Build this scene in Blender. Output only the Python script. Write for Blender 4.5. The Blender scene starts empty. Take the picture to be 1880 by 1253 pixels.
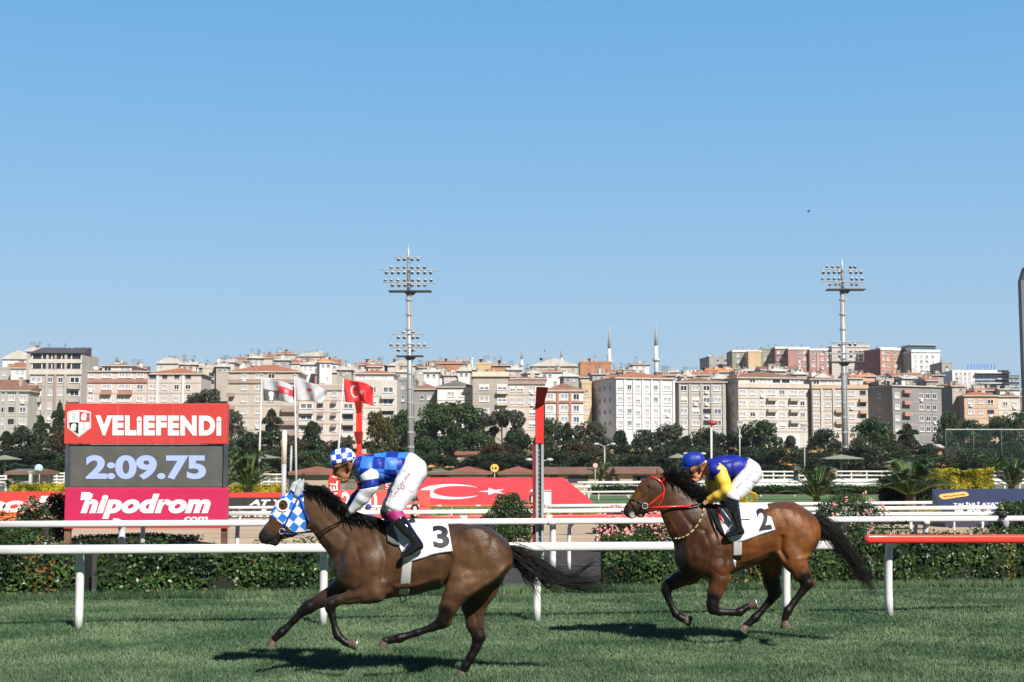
import bpy, bmesh, math, random
import numpy as np
from mathutils import Vector, Matrix
random.seed(11); rng = np.random.default_rng(11)
R = math.radians
SC = bpy.context.scene
COL = SC.collection
# ------------------------------------------------------------------ camera
FPX = 2600.0; IW, IH = 1880.0, 1253.0
PITCH = math.atan((865 - IH / 2) / FPX)
CT, ST = math.cos(PITCH), math.sin(PITCH)
CAMZ = 1.85
cd = bpy.data.cameras.new('camera'); cam = bpy.data.objects.new('camera', cd); COL.objects.link(cam)
cam.location = (0, 0, CAMZ); cam.rotation_euler = (R(90) + PITCH, 0, 0)
cd.sensor_width = 36; cd.lens = 36 * FPX / IW; cd.clip_start = 0.3; cd.clip_end = 9000
cd.dof.use_dof = True; cd.dof.focus_distance = 13.6; cd.dof.aperture_fstop = 9.0
SC.camera = cam
# ------------------------------------------------------------------ sky, sun, exposure
SUN_DIR = Vector((0.50, -0.92, 0.92)).normalized()      # towards the sun
sun_el = math.asin(SUN_DIR.z); sun_az = math.atan2(SUN_DIR.x, SUN_DIR.y)
wd = bpy.data.worlds.new('World'); SC.world = wd; wd.use_nodes = True
nt = wd.node_tree; bgn = nt.nodes['Background']
sky = nt.nodes.new('ShaderNodeTexSky'); sky.sky_type = 'NISHITA'; sky.sun_disc = False
sky.sun_elevation = sun_el; sky.sun_rotation = sun_az
sky.air_density = 1.1; sky.dust_density = 0.6; sky.ozone_density = 2.0
SKY_STRENGTH = 0.115
geo = nt.nodes.new('ShaderNodeTexCoord'); sep = nt.nodes.new('ShaderNodeSeparateXYZ'); nt.links.new(geo.outputs['Generated'], sep.inputs[0])
rmp = nt.nodes.new('ShaderNodeValToRGB'); nt.links.new(sep.outputs[2], rmp.inputs[0])
_st = [(0.0, (.385, .555, .73)), (0.07, (.365, .55, .75)), (0.16, (.262, .505, .775)), (0.25, (.176, .45, .775)), (0.34, (.120, .395, .755)), (0.55, (.045, .17, .44)), (1.0, (.018, .08, .26))]
_st = [(p_, tuple(x_ / 1.58 for x_ in c_)) for p_, c_ in _st]
for i, (p_, c_) in enumerate(_st):
    e_ = rmp.color_ramp.elements[i] if i < 2 else rmp.color_ramp.elements.new(p_)
    e_.position = p_; e_.color = (*c_, 1)
for i, (p_, c_) in enumerate(_st): rmp.color_ramp.elements[i].position = p_; rmp.color_ramp.elements[i].color = (*c_, 1)
scl = nt.nodes.new('ShaderNodeVectorMath'); scl.operation = 'SCALE'; scl.inputs['Scale'].default_value = 1 / SKY_STRENGTH; nt.links.new(rmp.outputs[0], scl.inputs[0])
mxs = nt.nodes.new('ShaderNodeMixRGB'); mxs.inputs[0].default_value = 0.88; nt.links.new(sky.outputs[0], mxs.inputs[1]); nt.links.new(scl.outputs[0], mxs.inputs[2])
# sky behind the camera is dimmed on purpose to cut fill and deepen shadows
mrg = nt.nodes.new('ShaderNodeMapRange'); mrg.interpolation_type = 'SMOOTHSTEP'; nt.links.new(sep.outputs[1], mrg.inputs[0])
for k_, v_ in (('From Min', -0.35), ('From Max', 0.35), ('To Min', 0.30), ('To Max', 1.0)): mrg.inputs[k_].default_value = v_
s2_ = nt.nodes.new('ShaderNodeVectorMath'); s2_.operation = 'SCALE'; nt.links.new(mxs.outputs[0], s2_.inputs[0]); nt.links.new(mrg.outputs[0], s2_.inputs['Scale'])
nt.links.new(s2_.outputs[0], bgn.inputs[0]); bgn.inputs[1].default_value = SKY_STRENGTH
sl = bpy.data.lights.new('sun', 'SUN'); so = bpy.data.objects.new('sun', sl); COL.objects.link(so)
sl.energy = 5.0; sl.angle = R(0.53); sl.color = (1.0, 0.945, 0.86)
so.rotation_euler = SUN_DIR.to_track_quat('Z', 'Y').to_euler(); so.location = (20, -30, 40)
SC.view_settings.view_transform = 'Standard'; SC.view_settings.look = 'None'
SC.view_settings.exposure = 0.66; SC.view_settings.gamma = 1.0; SC.view_settings.use_curve_mapping = False

# ------------------------------------------------------------------ photograph pixel -> place
def P(px, py, Y):
    u = (px - IW / 2) / FPX; v = (IH / 2 - py) / FPX
    t = Y / (CT - v * ST)
    return Vector((u * t, Y, CAMZ + t * (ST + v * CT)))
def G(px, py, z=0.0):
    u = (px - IW / 2) / FPX; v = (IH / 2 - py) / FPX
    dz = ST + v * CT; t = (z - CAMZ) / dz
    return Vector((u * t, t * (CT - v * ST), z))
def ppm(py, Y):
    v = (IH / 2 - py) / FPX
    return FPX * (CT - v * ST) / Y
def XY(px, Y): return (px - IW / 2) / FPX * Y / (CT - ST * (-0.09))

# ------------------------------------------------------------------ materials
MATS = {}
def M(name, col, rough=0.65, var=0.12, scale=4.0, bump=0.0, metal=0.0, spec=0.4, col2=None, detail=4.0, coat=0.0, stretch=None, bscale=None, emit=None, transl=0.0, sheen=0.0):
    if name in MATS: return MATS[name]
    m = bpy.data.materials.new(name); m.use_nodes = True; n = m.node_tree.nodes; l = m.node_tree.links
    b = n['Principled BSDF']
    tc = n.new('ShaderNodeTexCoord'); mp = n.new('ShaderNodeMapping'); l.new(tc.outputs['Object'], mp.inputs[0])
    if stretch: mp.inputs['Scale'].default_value = stretch
    nz = n.new('ShaderNodeTexNoise'); nz.inputs['Scale'].default_value = scale; nz.inputs['Detail'].default_value = detail
    l.new(mp.outputs[0], nz.inputs['Vector'])
    rmp = n.new('ShaderNodeValToRGB'); l.new(nz.outputs['Fac'], rmp.inputs[0])
    c = Vector(col[:3]); a = c * (1 - var); d = (Vector(col2) if col2 else c * (1 + var))
    rmp.color_ramp.elements[0].position = 0.33; rmp.color_ramp.elements[1].position = 0.67
    rmp.color_ramp.elements[0].color = (*a, 1); rmp.color_ramp.elements[1].color = (*d, 1)
    l.new(rmp.outputs[0], b.inputs['Base Color'])
    b.inputs['Roughness'].default_value = rough; b.inputs['Metallic'].default_value = metal
    b.inputs['Specular IOR Level'].default_value = spec
    if coat: b.inputs['Coat Weight'].default_value = coat; b.inputs['Coat Roughness'].default_value = 0.08
    if sheen: b.inputs['Sheen Weight'].default_value = sheen
    if emit: b.inputs['Emission Color'].default_value = (*emit[:3], 1); b.inputs['Emission Strength'].default_value = emit[3]
    if bump:
        bn = n.new('ShaderNodeBump'); bn.inputs['Strength'].default_value = bump
        nb = n.new('ShaderNodeTexNoise'); nb.inputs['Scale'].default_value = bscale or scale * 3; nb.inputs['Detail'].default_value = 5
        l.new(mp.outputs[0], nb.inputs['Vector']); l.new(nb.outputs['Fac'], bn.inputs['Height']); l.new(bn.outputs[0], b.inputs['Normal'])
    if transl:
        tb = n.new('ShaderNodeBsdfTranslucent'); l.new(rmp.outputs[0], tb.inputs[0]); mx = n.new('ShaderNodeMixShader')
        mx.inputs[0].default_value = transl; l.new(b.outputs[0], mx.inputs[1]); l.new(tb.outputs[0], mx.inputs[2])
        l.new(mx.outputs[0], n['Material Output'].inputs[0])
    MATS[name] = m
    return m
def leafmat(name, dark, light, transl=0.25, rough=0.5, scale=0.8):
    """leaf colour varies between leaves and clumps"""
    if name in MATS: return MATS[name]
    m = M(name, dark, rough=rough, col2=light, scale=scale, detail=8, transl=transl, spec=0.3, var=0)
    n = m.node_tree.nodes
    for r in n:
        if r.type == 'VALTORGB': r.color_ramp.elements[0].position = 0.38; r.color_ramp.elements[1].position = 0.62
    return m
def checkmat(name, c1, c2, size, ang=0.0, off=(0, 0), rough=0.5, wrinkle=0.0):
    """square check in the local XZ plane"""
    m = bpy.data.materials.new(name); m.use_nodes = True; n = m.node_tree.nodes; l = m.node_tree.links; b = n['Principled BSDF']
    tc = n.new('ShaderNodeTexCoord'); mp = n.new('ShaderNodeMapping'); mp.vector_type = 'TEXTURE'
    mp.inputs['Location'].default_value = (off[0], 0, off[1]); mp.inputs['Rotation'].default_value = (0, ang, 0)
    l.new(tc.outputs['Object'], mp.inputs[0])
    m2 = n.new('ShaderNodeMapping'); m2.inputs['Scale'].default_value = (1 / size, 0, 1 / size); m2.inputs['Location'].default_value = (0, 0.25, 0)
    l.new(mp.outputs[0], m2.inputs[0])
    ch = n.new('ShaderNodeTexChecker'); ch.inputs['Scale'].default_value = 1.0
    ch.inputs['Color1'].default_value = (*c1, 1); ch.inputs['Color2'].default_value = (*c2, 1)
    l.new(m2.outputs[0], ch.inputs[0]); l.new(ch.outputs[0], b.inputs['Base Color'])
    b.inputs['Roughness'].default_value = rough; b.inputs['Specular IOR Level'].default_value = 0.3
    if wrinkle:
        bn = n.new('ShaderNodeBump'); bn.inputs['Strength'].default_value = wrinkle; nb = n.new('ShaderNodeTexNoise'); nb.inputs['Scale'].default_value = 14
        l.new(tc.outputs['Object'], nb.inputs[0]); l.new(nb.outputs[0], bn.inputs['Height']); l.new(bn.outputs[0], b.inputs['Normal'])
    MATS[name] = m
    return m

WHITE = M('white_paint', (0.64, 0.64, 0.64), 0.35, 0.03, 6)
RED = M('red_paint', (0.62, 0.035, 0.03), 0.35, 0.06, 3)
BLACK = M('black_matt', (0.015, 0.016, 0.02), 0.6, 0.2, 8)
DARK = M('dark_grey', (0.06, 0.065, 0.07), 0.55, 0.15, 5)
STEEL = M('galvanised_steel', (0.42, 0.44, 0.46), 0.42, 0.12, 3, metal=0.35)
GREY = M('grey_paint', (0.35, 0.36, 0.37), 0.5, 0.1, 3)
LETTER = M('white_lettering', (0.70, 0.70, 0.70), 0.5, 0.02, 3)

# ------------------------------------------------------------------ mesh building
class MB:
    def __init__(s): s.v = []; s.f = []; s.m = []
    def add(s, vs, fs, mi=0):
        o = len(s.v); s.v += [tuple(p) for p in vs]; s.f += [tuple(i + o for i in f) for f in fs]; s.m += [mi] * len(fs); return s
    def box(s, x0, x1, y0, y1, z0, z1, mi=0):
        return s.add([(x0, y0, z0), (x1, y0, z0), (x1, y1, z0), (x0, y1, z0), (x0, y0, z1), (x1, y0, z1), (x1, y1, z1), (x0, y1, z1)],
                     [(0, 3, 2, 1), (4, 5, 6, 7), (0, 1, 5, 4), (1, 2, 6, 5), (2, 3, 7, 6), (3, 0, 4, 7)], mi)
    def poly(s, pts, thick=None, mi=0):
        """pts in order; thick = vector of extrusion"""
        n = len(pts)
        if thick is None: return s.add(pts, [tuple(range(n))], mi)
        t = Vector(thick); vs = [Vector(p) for p in pts]; vs += [p + t for p in vs]
        fs = [tuple(range(n)), tuple(range(2 * n - 1, n - 1, -1))] + [(i, i + n, (i + 1) % n + n, (i + 1) % n) for i in range(n)]
        return s.add(vs, fs, mi)
    def tube(s, pts, rad, n=8, mi=0, caps=True, flat=None, sq=0):
        pts = [Vector(p) for p in pts]; m = len(pts)
        if not hasattr(rad, '__len__'): rad = [rad] * m
        vs = []; up = None
        for i, p in enumerate(pts):
            d = (pts[min(i + 1, m - 1)] - pts[max(i - 1, 0)]).normalized()
            if up is None:
                up = d.orthogonal().normalized() if abs(d.z) > 0.95 else Vector((0, 0, 1))
            a = (up - d * up.dot(d)).normalized(); b = d.cross(a); up = a
            fr = flat or (1, 1)
            for k in range(n):
                th = 2 * math.pi * k / n
                if sq: e_ = (abs(math.cos(th)) ** sq + abs(math.sin(th)) ** sq) ** (-1 / sq); vs.append(p + (a * math.cos(th) * fr[0] + b * math.sin(th) * fr[1]) * rad[i] * e_); continue
                vs.append(p + a * math.cos(th) * rad[i] * fr[0] + b * math.sin(th) * rad[i] * fr[1])
        fs = [(i * n + k, i * n + (k + 1) % n, (i + 1) * n + (k + 1) % n, (i + 1) * n + k) for i in range(m - 1) for k in range(n)]
        if caps: fs += [tuple(range(n - 1, -1, -1)), tuple(range((m - 1) * n, m * n))]
        return s.add(vs, fs, mi)
    def sphere(s, c, r, n=10, mi=0, sc=(1, 1, 1), z0=-1.0):
        vs = []; fs = []; m = n // 2 + 1
        for i in range(m):
            ph = math.asin(z0) + (math.pi / 2 - math.asin(z0)) * i / (m - 1)
            for k in range(n):
                th = 2 * math.pi * k / n
                vs.append((c[0] + r * sc[0] * math.cos(ph) * math.cos(th), c[1] + r * sc[1] * math.cos(ph) * math.sin(th), c[2] + r * sc[2] * math.sin(ph)))
        for i in range(m - 1):
            for k in range(n): fs.append((i * n + k, i * n + (k + 1) % n, (i + 1) * n + (k + 1) % n, (i + 1) * n + k))
        return s.add(vs, fs, mi)
    def build(s, name, mats, parent=None, smooth=False, loc=None, kind=None):
        me = bpy.data.meshes.new(name); me.from_pydata(s.v, [], s.f)
        if not isinstance(mats, (list, tuple)): mats = [mats]
        for m in mats: me.materials.append(m)
        if len(mats) > 1: me.polygons.foreach_set('material_index', s.m)
        if smooth: me.polygons.foreach_set('use_smooth', [True] * len(me.polygons))
        me.update()
        o = bpy.data.objects.new(name, me); COL.objects.link(o)
        if parent: o.parent = parent
        if loc is not None: o.location = loc
        return o
def bevel(o, w=0.01, seg=2):
    b = o.modifiers.new('bevel', 'BEVEL'); b.width = w; b.segments = seg; b.limit_method = 'ANGLE'; b.angle_limit = R(40); return o
def tag(o, label=None, cat=None, group=None, kind=None):
    if label: o['label'] = label
    if cat: o['category'] = cat
    if group: o['group'] = group
    if kind: o['kind'] = kind
    return o
def thing(name, label, cat, loc=(0, 0, 0), rz=0.0, group=None):
    o = bpy.data.objects.new(name, None); COL.objects.link(o); o.empty_display_size = 0.2
    o.location = loc; o.rotation_euler = (0, 0, rz)
    return tag(o, label, cat, group)
def copy_tree(o, parent=None):
    c = o.copy(); COL.objects.link(c)
    if parent: c.parent = parent
    for ch in list(o.children): copy_tree(ch, c)
    return c
def np_mesh(name, V, F, mats, parent=None, smooth=True, col=None, mi=None, loc=None):
    """fast mesh from numpy arrays (all faces same size)"""
    me = bpy.data.meshes.new(name); V = np.asarray(V, dtype=np.float32); F = np.asarray(F, dtype=np.int32); k = F.shape[1]
    me.vertices.add(len(V)); me.vertices.foreach_set('co', V.ravel())
    me.loops.add(F.size); me.loops.foreach_set('vertex_index', F.ravel())
    me.polygons.add(len(F)); me.polygons.foreach_set('loop_start', np.arange(0, F.size, k, dtype=np.int32))
    me.polygons.foreach_set('loop_total', np.full(len(F), k, dtype=np.int32))
    if not isinstance(mats, (list, tuple)): mats = [mats]
    for m in mats: me.materials.append(m)
    if mi is not None: me.polygons.foreach_set('material_index', np.asarray(mi, dtype=np.int32))
    if smooth: me.polygons.foreach_set('use_smooth', np.ones(len(F), dtype=bool))
    if col is not None:
        a = me.color_attributes.new('Col', 'FLOAT_COLOR', 'POINT')
        c4 = np.ones((len(V), 4), dtype=np.float32); c4[:, :3] = col; a.data.foreach_set('color', c4.ravel())
    me.update(); me.validate()
    o = bpy.data.objects.new(name, me); COL.objects.link(o)
    if parent: o.parent = parent
    if loc is not None: o.location = loc
    return o
_txt = {}
def text_mesh(s, bold=0.0, shear=0.0, space=1.0):
    """flat text outline in XY, lower-left at 0,0; returns verts, faces, w, h"""
    key = (s, bold, shear, space)
    if key in _txt: return _txt[key]
    cu = bpy.data.curves.new('lettering', 'FONT'); cu.body = s; cu.size = 1; cu.offset = bold; cu.shear = shear; cu.space_character = space
    cu.resolution_u = 5
    ob = bpy.data.objects.new('lettering', cu); COL.objects.link(ob)
    dg = bpy.context.evaluated_depsgraph_get(); dg.update(); me = bpy.data.meshes.new_from_object(ob.evaluated_get(dg))
    V = [v.co.copy() for v in me.vertices]; F = [tuple(p.vertices) for p in me.polygons]
    bpy.data.objects.remove(ob); bpy.data.curves.remove(cu); bpy.data.meshes.remove(me)
    x0 = min(v.x for v in V); x1 = max(v.x for v in V); y0 = min(v.y for v in V); y1 = max(v.y for v in V)
    V = [Vector((v.x - x0, v.y - y0, 0)) for v in V]
    _txt[key] = (V, F, x1 - x0, y1 - y0); return _txt[key]
def lettering(s, fn, mat, parent, name='lettering', bold=0.0, shear=0.0, space=1.0, label=None):
    """fn maps (u,v) in 0..1 across the text box to a local 3D point"""
    V, F, w, h = text_mesh(s, bold, shear, space)
    b = MB(); b.add([fn(v.x / w, v.y / h) for v in V], F)
    o = b.build(name, mat, parent)
    if label: o['label'] = label
    return o

# ------------------------------------------------------------------ implicit surfaces (smooth-blended tapered limbs -> one skin)
class Field:
    def __init__(s, lo, hi, h):
        s.lo = np.array(lo, float); s.h = h; n = np.ceil((np.array(hi) - s.lo) / h).astype(int) + 1; s.n = n
        s.ax = [s.lo[i] + h * np.arange(n[i]) for i in range(3)]
        s.F = np.full(n, 0.4, dtype=np.float32)
    def _sub(s, lo, hi):
        sl = []
        for i in range(3):
            a = max(0, int((lo[i] - s.lo[i]) / s.h)); b = min(s.n[i], int((hi[i] - s.lo[i]) / s.h) + 2)
            if b - a < 1: return None
            sl.append(slice(a, b))
        return tuple(sl)
    def seg(s, a, b, ra, rb, wa=1., wb=1., k=0.03, op='u'):
        a = np.array(a, float); b = np.array(b, float); rm = max(ra, rb); m = k + 0.03
        ry = max(ra * wa, rb * wb)
        lo = np.minimum(a, b) - np.array([rm, ry, rm]) - m; hi = np.maximum(a, b) + np.array([rm, ry, rm]) + m
        sl = s._sub(lo, hi)
        if sl is None: return
        X = s.ax[0][sl[0]][:, None, None]; Y = s.ax[1][sl[1]][None, :, None]; Z = s.ax[2][sl[2]][None, None, :]
        d = b - a; L = float(d @ d) + 1e-12
        t = np.clip(((X - a[0]) * d[0] + (Y - a[1]) * d[1] + (Z - a[2]) * d[2]) / L, 0, 1)
        w = wa + (wb - wa) * t; r = ra + (rb - ra) * t
        dist = np.sqrt((X - a[0] - d[0] * t) ** 2 + ((Y - a[1] - d[1] * t) / w) ** 2 + (Z - a[2] - d[2] * t) ** 2)
        D = ((dist - r) * np.minimum(1, w)).astype(np.float32)
        s._comb(sl, D, k, op)
    def _comb(s, sl, D, k, op):
        f = s.F[sl]
        if op == 'u':
            h = np.maximum(k - np.abs(f - D), 0) / max(k, 1e-6); s.F[sl] = np.minimum(f, D) - h * h * k * 0.25
        elif op == 's':
            D = -D; h = np.maximum(k - np.abs(f - D), 0) / max(k, 1e-6); s.F[sl] = np.maximum(f, D) + h * h * k * 0.25
    def chain(s, pts, k=0.03, infl=0.0, op='u'):
        """pts: (x,y,z,r,w)"""
        for p, q in zip(pts[:-1], pts[1:]):
            s.seg(p[:3], q[:3], p[3] + infl, q[3] + infl, p[4], q[4], k, op)
    def relief(s, poly, width, amp, side=0):
        """raise (amp<0) or engrave (amp>0) along a polyline in XZ"""
        X = s.ax[0][:, None]; Z = s.ax[2][None, :]; D = np.full((s.n[0], s.n[2]), 9.0)
        for (x0, z0), (x1, z1) in zip(poly[:-1], poly[1:]):
            dx, dz = x1 - x0, z1 - z0; L = dx * dx + dz * dz + 1e-9
            t = np.clip(((X - x0) * dx + (Z - z0) * dz) / L, 0, 1); D = np.minimum(D, np.hypot(X - x0 - dx * t, Z - z0 - dz * t))
        g = (amp * np.exp(-(D / width) ** 2)).astype(np.float32)
        for j, y in enumerate(s.ax[1]):
            m = 1.0 if side == 0 else (1.0 if y * side > 0 else 0.0)
            if m: s.F[:, j, :] += g * m
    def cut(s, co, no, k=0.004):
        """keep the side opposite to the normal"""
        X = s.ax[0][:, None, None]; Y = s.ax[1][None, :, None]; Z = s.ax[2][None, None, :]
        D = ((X - co[0]) * no[0] + (Y - co[1]) * no[1] + (Z - co[2]) * no[2]).astype(np.float32)
        h = np.maximum(k - np.abs(s.F - D), 0) / k; s.F = np.maximum(s.F, D) + h * h * k * 0.25
    def wrinkle(s, amp, freq, seed=0, dirs=8):
        r = np.random.default_rng(seed); X = s.ax[0][:, None, None]; Y = s.ax[1][None, :, None]; Z = s.ax[2][None, None, :]
        for i in range(dirs):
            v = r.normal(size=3); v /= np.linalg.norm(v); f = freq * r.uniform(0.5, 1.6); ph = r.uniform(0, 6.28)
            s.F += (amp / dirs ** 0.5 * np.sin(f * (X * v[0] + Y * v[1] + Z * v[2]) + ph)).astype(np.float32)
    def front(s, x, z, far=False):
        """y of the skin seen from -Y (or +Y) at x,z"""
        i = min(max((x - s.lo[0]) / s.h, 0), s.n[0] - 1.001); k = min(max((z - s.lo[2]) / s.h, 0), s.n[2] - 1.001)
        i0, k0 = int(i), int(k); a, b = i - i0, k - k0
        c = s.F[i0, :, k0] * (1 - a) * (1 - b) + s.F[i0 + 1, :, k0] * a * (1 - b) + s.F[i0, :, k0 + 1] * (1 - a) * b + s.F[i0 + 1, :, k0 + 1] * a * b
        idx = np.where(c < 0)[0]
        if len(idx) == 0: return None
        if far:
            j = idx[-1]
            if j + 1 >= len(c): return s.ax[1][j]
            return s.ax[1][j] + s.h * c[j] / (c[j] - c[j + 1])
        j = idx[0]
        if j == 0: return s.ax[1][0]
        return s.ax[1][j - 1] + s.h * c[j - 1] / (c[j - 1] - c[j])
    def mesh(s, smooth=2):
        F = s.F; neg = F < 0; n = F.shape
        c = [neg[i:n[0] - 1 + i, j:n[1] - 1 + j, k:n[2] - 1 + k] for i in (0, 1) for j in (0, 1) for k in (0, 1)]
        anyn = np.logical_or.reduce(c); alln = np.logical_and.reduce(c); mask = anyn & ~alln
        I = np.argwhere(mask); idm = np.full(mask.shape, -1, dtype=np.int32); idm[mask] = np.arange(len(I))
        offs = np.array([(i, j, k) for i in (0, 1) for j in (0, 1) for k in (0, 1)])
        val = [F[I[:, 0] + o[0], I[:, 1] + o[1], I[:, 2] + o[2]] for o in offs]
        S = np.zeros((len(I), 3)); N = np.zeros(len(I))
        for a in range(8):
            for b in range(a + 1, 8):
                if np.abs(offs[a] - offs[b]).sum() != 1: continue
                cr = (val[a] < 0) != (val[b] < 0); den = val[a] - val[b]; den[den == 0] = 1e-9
                t = val[a] / den; p = offs[a] + t[:, None] * (offs[b] - offs[a]); S[cr] += p[cr]; N += cr
        V = (I + S / N[:, None]) * s.h + s.lo
        Q = []
        for ax in range(3):
            u, w = (ax + 1) % 3, (ax + 2) % 3
            A = [slice(None)] * 3; B = [slice(None)] * 3; A[ax] = slice(0, n[ax] - 1); B[ax] = slice(1, n[ax])
            na, nb = neg[tuple(A)], neg[tuple(B)]; ch = na != nb
            e = np.argwhere(ch); ok = (e[:, u] > 0) & (e[:, w] > 0) & (e[:, u] < n[u] - 1) & (e[:, w] < n[w] - 1); e = e[ok]
            if not len(e): continue
            sg = na[e[:, 0], e[:, 1], e[:, 2]]
            def cell(du, dw):
                q = e.copy(); q[:, u] -= du; q[:, w] -= dw; return idm[q[:, 0], q[:, 1], q[:, 2]]
            q = np.stack([cell(1, 1), cell(0, 1), cell(0, 0), cell(1, 0)], 1)
            q[~sg] = q[~sg][:, ::-1]; Q.append(q)
        Q = np.concatenate(Q); Q = Q[(Q >= 0).all(1)]
        E = np.concatenate([Q[:, [0, 1]], Q[:, [1, 2]], Q[:, [2, 3]], Q[:, [3, 0]]])
        for it in range(smooth):
            A = np.zeros_like(V); C = np.zeros(len(V))
            for a, b in ((0, 1), (1, 0)):
                for d in range(3): A[:, d] += np.bincount(E[:, a], weights=V[E[:, b], d], minlength=len(V))
                C += np.bincount(E[:, a], minlength=len(V))
            V = V * 0.5 + 0.5 * A / np.maximum(C, 1)[:, None]
        return V, Q
def curve_pts(pts, n):
    """Catmull-Rom resample"""
    P_ = [np.array(p, float) for p in pts]; P_ = [2 * P_[0] - P_[1]] + P_ + [2 * P_[-1] - P_[-2]]; out = []
    segs = len(P_) - 3
    for i in range(n):
        t = i / (n - 1) * segs; k = min(int(t), segs - 1); t -= k; a, b, c, d = P_[k:k + 4]
        out.append(0.5 * ((2 * b) + (-a + c) * t + (2 * a - 5 * b + 4 * c - d) * t * t + (-a + 3 * b - 3 * c + d) * t ** 3))
    return np.array(out)
def strands(name, curves, mat, parent, r0=0.004, label=None):
    """curves: list of (n,3) arrays -> thin tapered three-sided hairs"""
    V = []; Fq = []; o = 0
    for c in curves:
        n = len(c); d = np.gradient(c, axis=0); d /= np.linalg.norm(d, axis=1)[:, None] + 1e-9
        ref = np.array([0.3, 1.0, 0.2]); a = np.cross(d, ref); a /= np.linalg.norm(a, axis=1)[:, None] + 1e-9; b = np.cross(d, a)
        tt = np.linspace(0, 1, n); rr = (r0 * (1 - 0.85 * tt ** 1.5))[:, None]
        for k in range(3):
            th = 2.094 * k; V.append(c + (a * math.cos(th) + b * math.sin(th)) * rr)
        i = np.arange(n - 1)
        for k in range(3):
            k2 = (k + 1) % 3; Fq.append(np.stack([o + k * n + i, o + k2 * n + i, o + k2 * n + i + 1, o + k * n + i + 1], 1))
        o += 3 * n
    ob = np_mesh(name, np.concatenate(V), np.concatenate(Fq), mat, parent)
    if label: ob['label'] = label
    return ob
# ================================================================== terrain, turf, track
TER = [(-50, 0), (150, 0), (215, 0.4), (255, 2.2), (300, 4.6), (335, 6.2), (400, 12), (500, 24), (620, 35), (800, 44), (1200, 46), (3000, 40), (6000, 10)]
def terz(x, y):
    z = np.interp(y, [t[0] for t in TER], [t[1] for t in TER])
    return z + (np.clip((y - 330) / 400, 0, 1)) * (3 * math.sin(x * 0.012 + 1) + 0.012 * x)
GRASSG = M('turf_ground', (0.046, 0.088, 0.040), 0.95, 0.45, 1.4, bump=0.4, bscale=60)
INFG = M('infield_grass', (0.075, 0.135, 0.040), 0.95, 0.3, 0.6, bump=0.3, bscale=30)
SOIL = M('dark_soil', (0.035, 0.028, 0.024), 0.95, 0.35, 3, bump=0.5, bscale=30)
SAND = M('sand_track', (0.40, 0.30, 0.20), 0.95, 0.12, 0.7, bump=0.35, bscale=12, stretch=(0.3, 1, 1))
OCHRE = M('dry_ochre_ground', (0.32, 0.19, 0.085), 0.95, 0.4, 0.06, col2=(0.16, 0.14, 0.06), bump=0.3, bscale=1.5, detail=8)
EARTH = M('hill_earth', (0.16, 0.13, 0.09), 0.95, 0.35, 0.03, detail=8)
def sheet(name, x0, x1, ys, z, mat, zfun=None):
    V = []; xs = np.linspace(x0, x1, 41)
    for y in ys:
        for x in xs: V.append((x, y, z + (zfun(x, y) if zfun else 0)))
    n = len(xs); F = [(j * n + i, j * n + i + 1, (j + 1) * n + i + 1, (j + 1) * n + i) for j in range(len(ys) - 1) for i in range(n - 1)]
    o = np_mesh(name, V, F, mat); tag(o, kind='structure'); return o
sheet('ground', -2600, 2600, [-40, 40, 150, 190, 215, 235, 255, 275, 300, 335, 365, 400, 450, 500, 560, 620, 700, 800, 1000, 1200, 2000, 3000, 6000], -0.03, EARTH, terz)
SL = math.tan(R(9.5))            # the course runs slightly away to the right
def band(name, ya, yb, mat, z, x0=-70, x1=70, n=12):
    """strip of ground parallel to the rails; ya,yb = distance on the camera axis"""
    V = []; xs = np.linspace(x0, x1, 29)
    for t in np.linspace(0, 1, n):
        for x in xs: V.append((x, (ya + (yb - ya) * t) + x * SL, z))
    k = len(xs); F = [(j * k + i, j * k + i + 1, (j + 1) * k + i + 1, (j + 1) * k + i) for j in range(n - 1) for i in range(k - 1)]
    o = np_mesh(name, V, F, mat); tag(o, kind='structure'); return o
band('turf_track', -5, 23.6, GRASSG, 0.0)
band('soil_strip', 23.6, 33.5, SOIL, -0.005)
band('verge', 33.5, 36.5, M('dry_verge', (0.22, 0.17, 0.08), .95, .4, 1.5, col2=(.09, .12, .04), bump=.4, bscale=20), 0.0)
band('sand_track', 36.5, 60, SAND, 0.002, -60, 60)
band('infield', 60, 150, INFG, 0.0, -160, 160)
band('far_sand_track', 106, 118, SAND, 0.006, -160, 160)
o = sheet('embankment', -170, 170, [200, 225, 240, 255, 275, 300, 330, 345], 0.03, OCHRE, terz)

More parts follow.
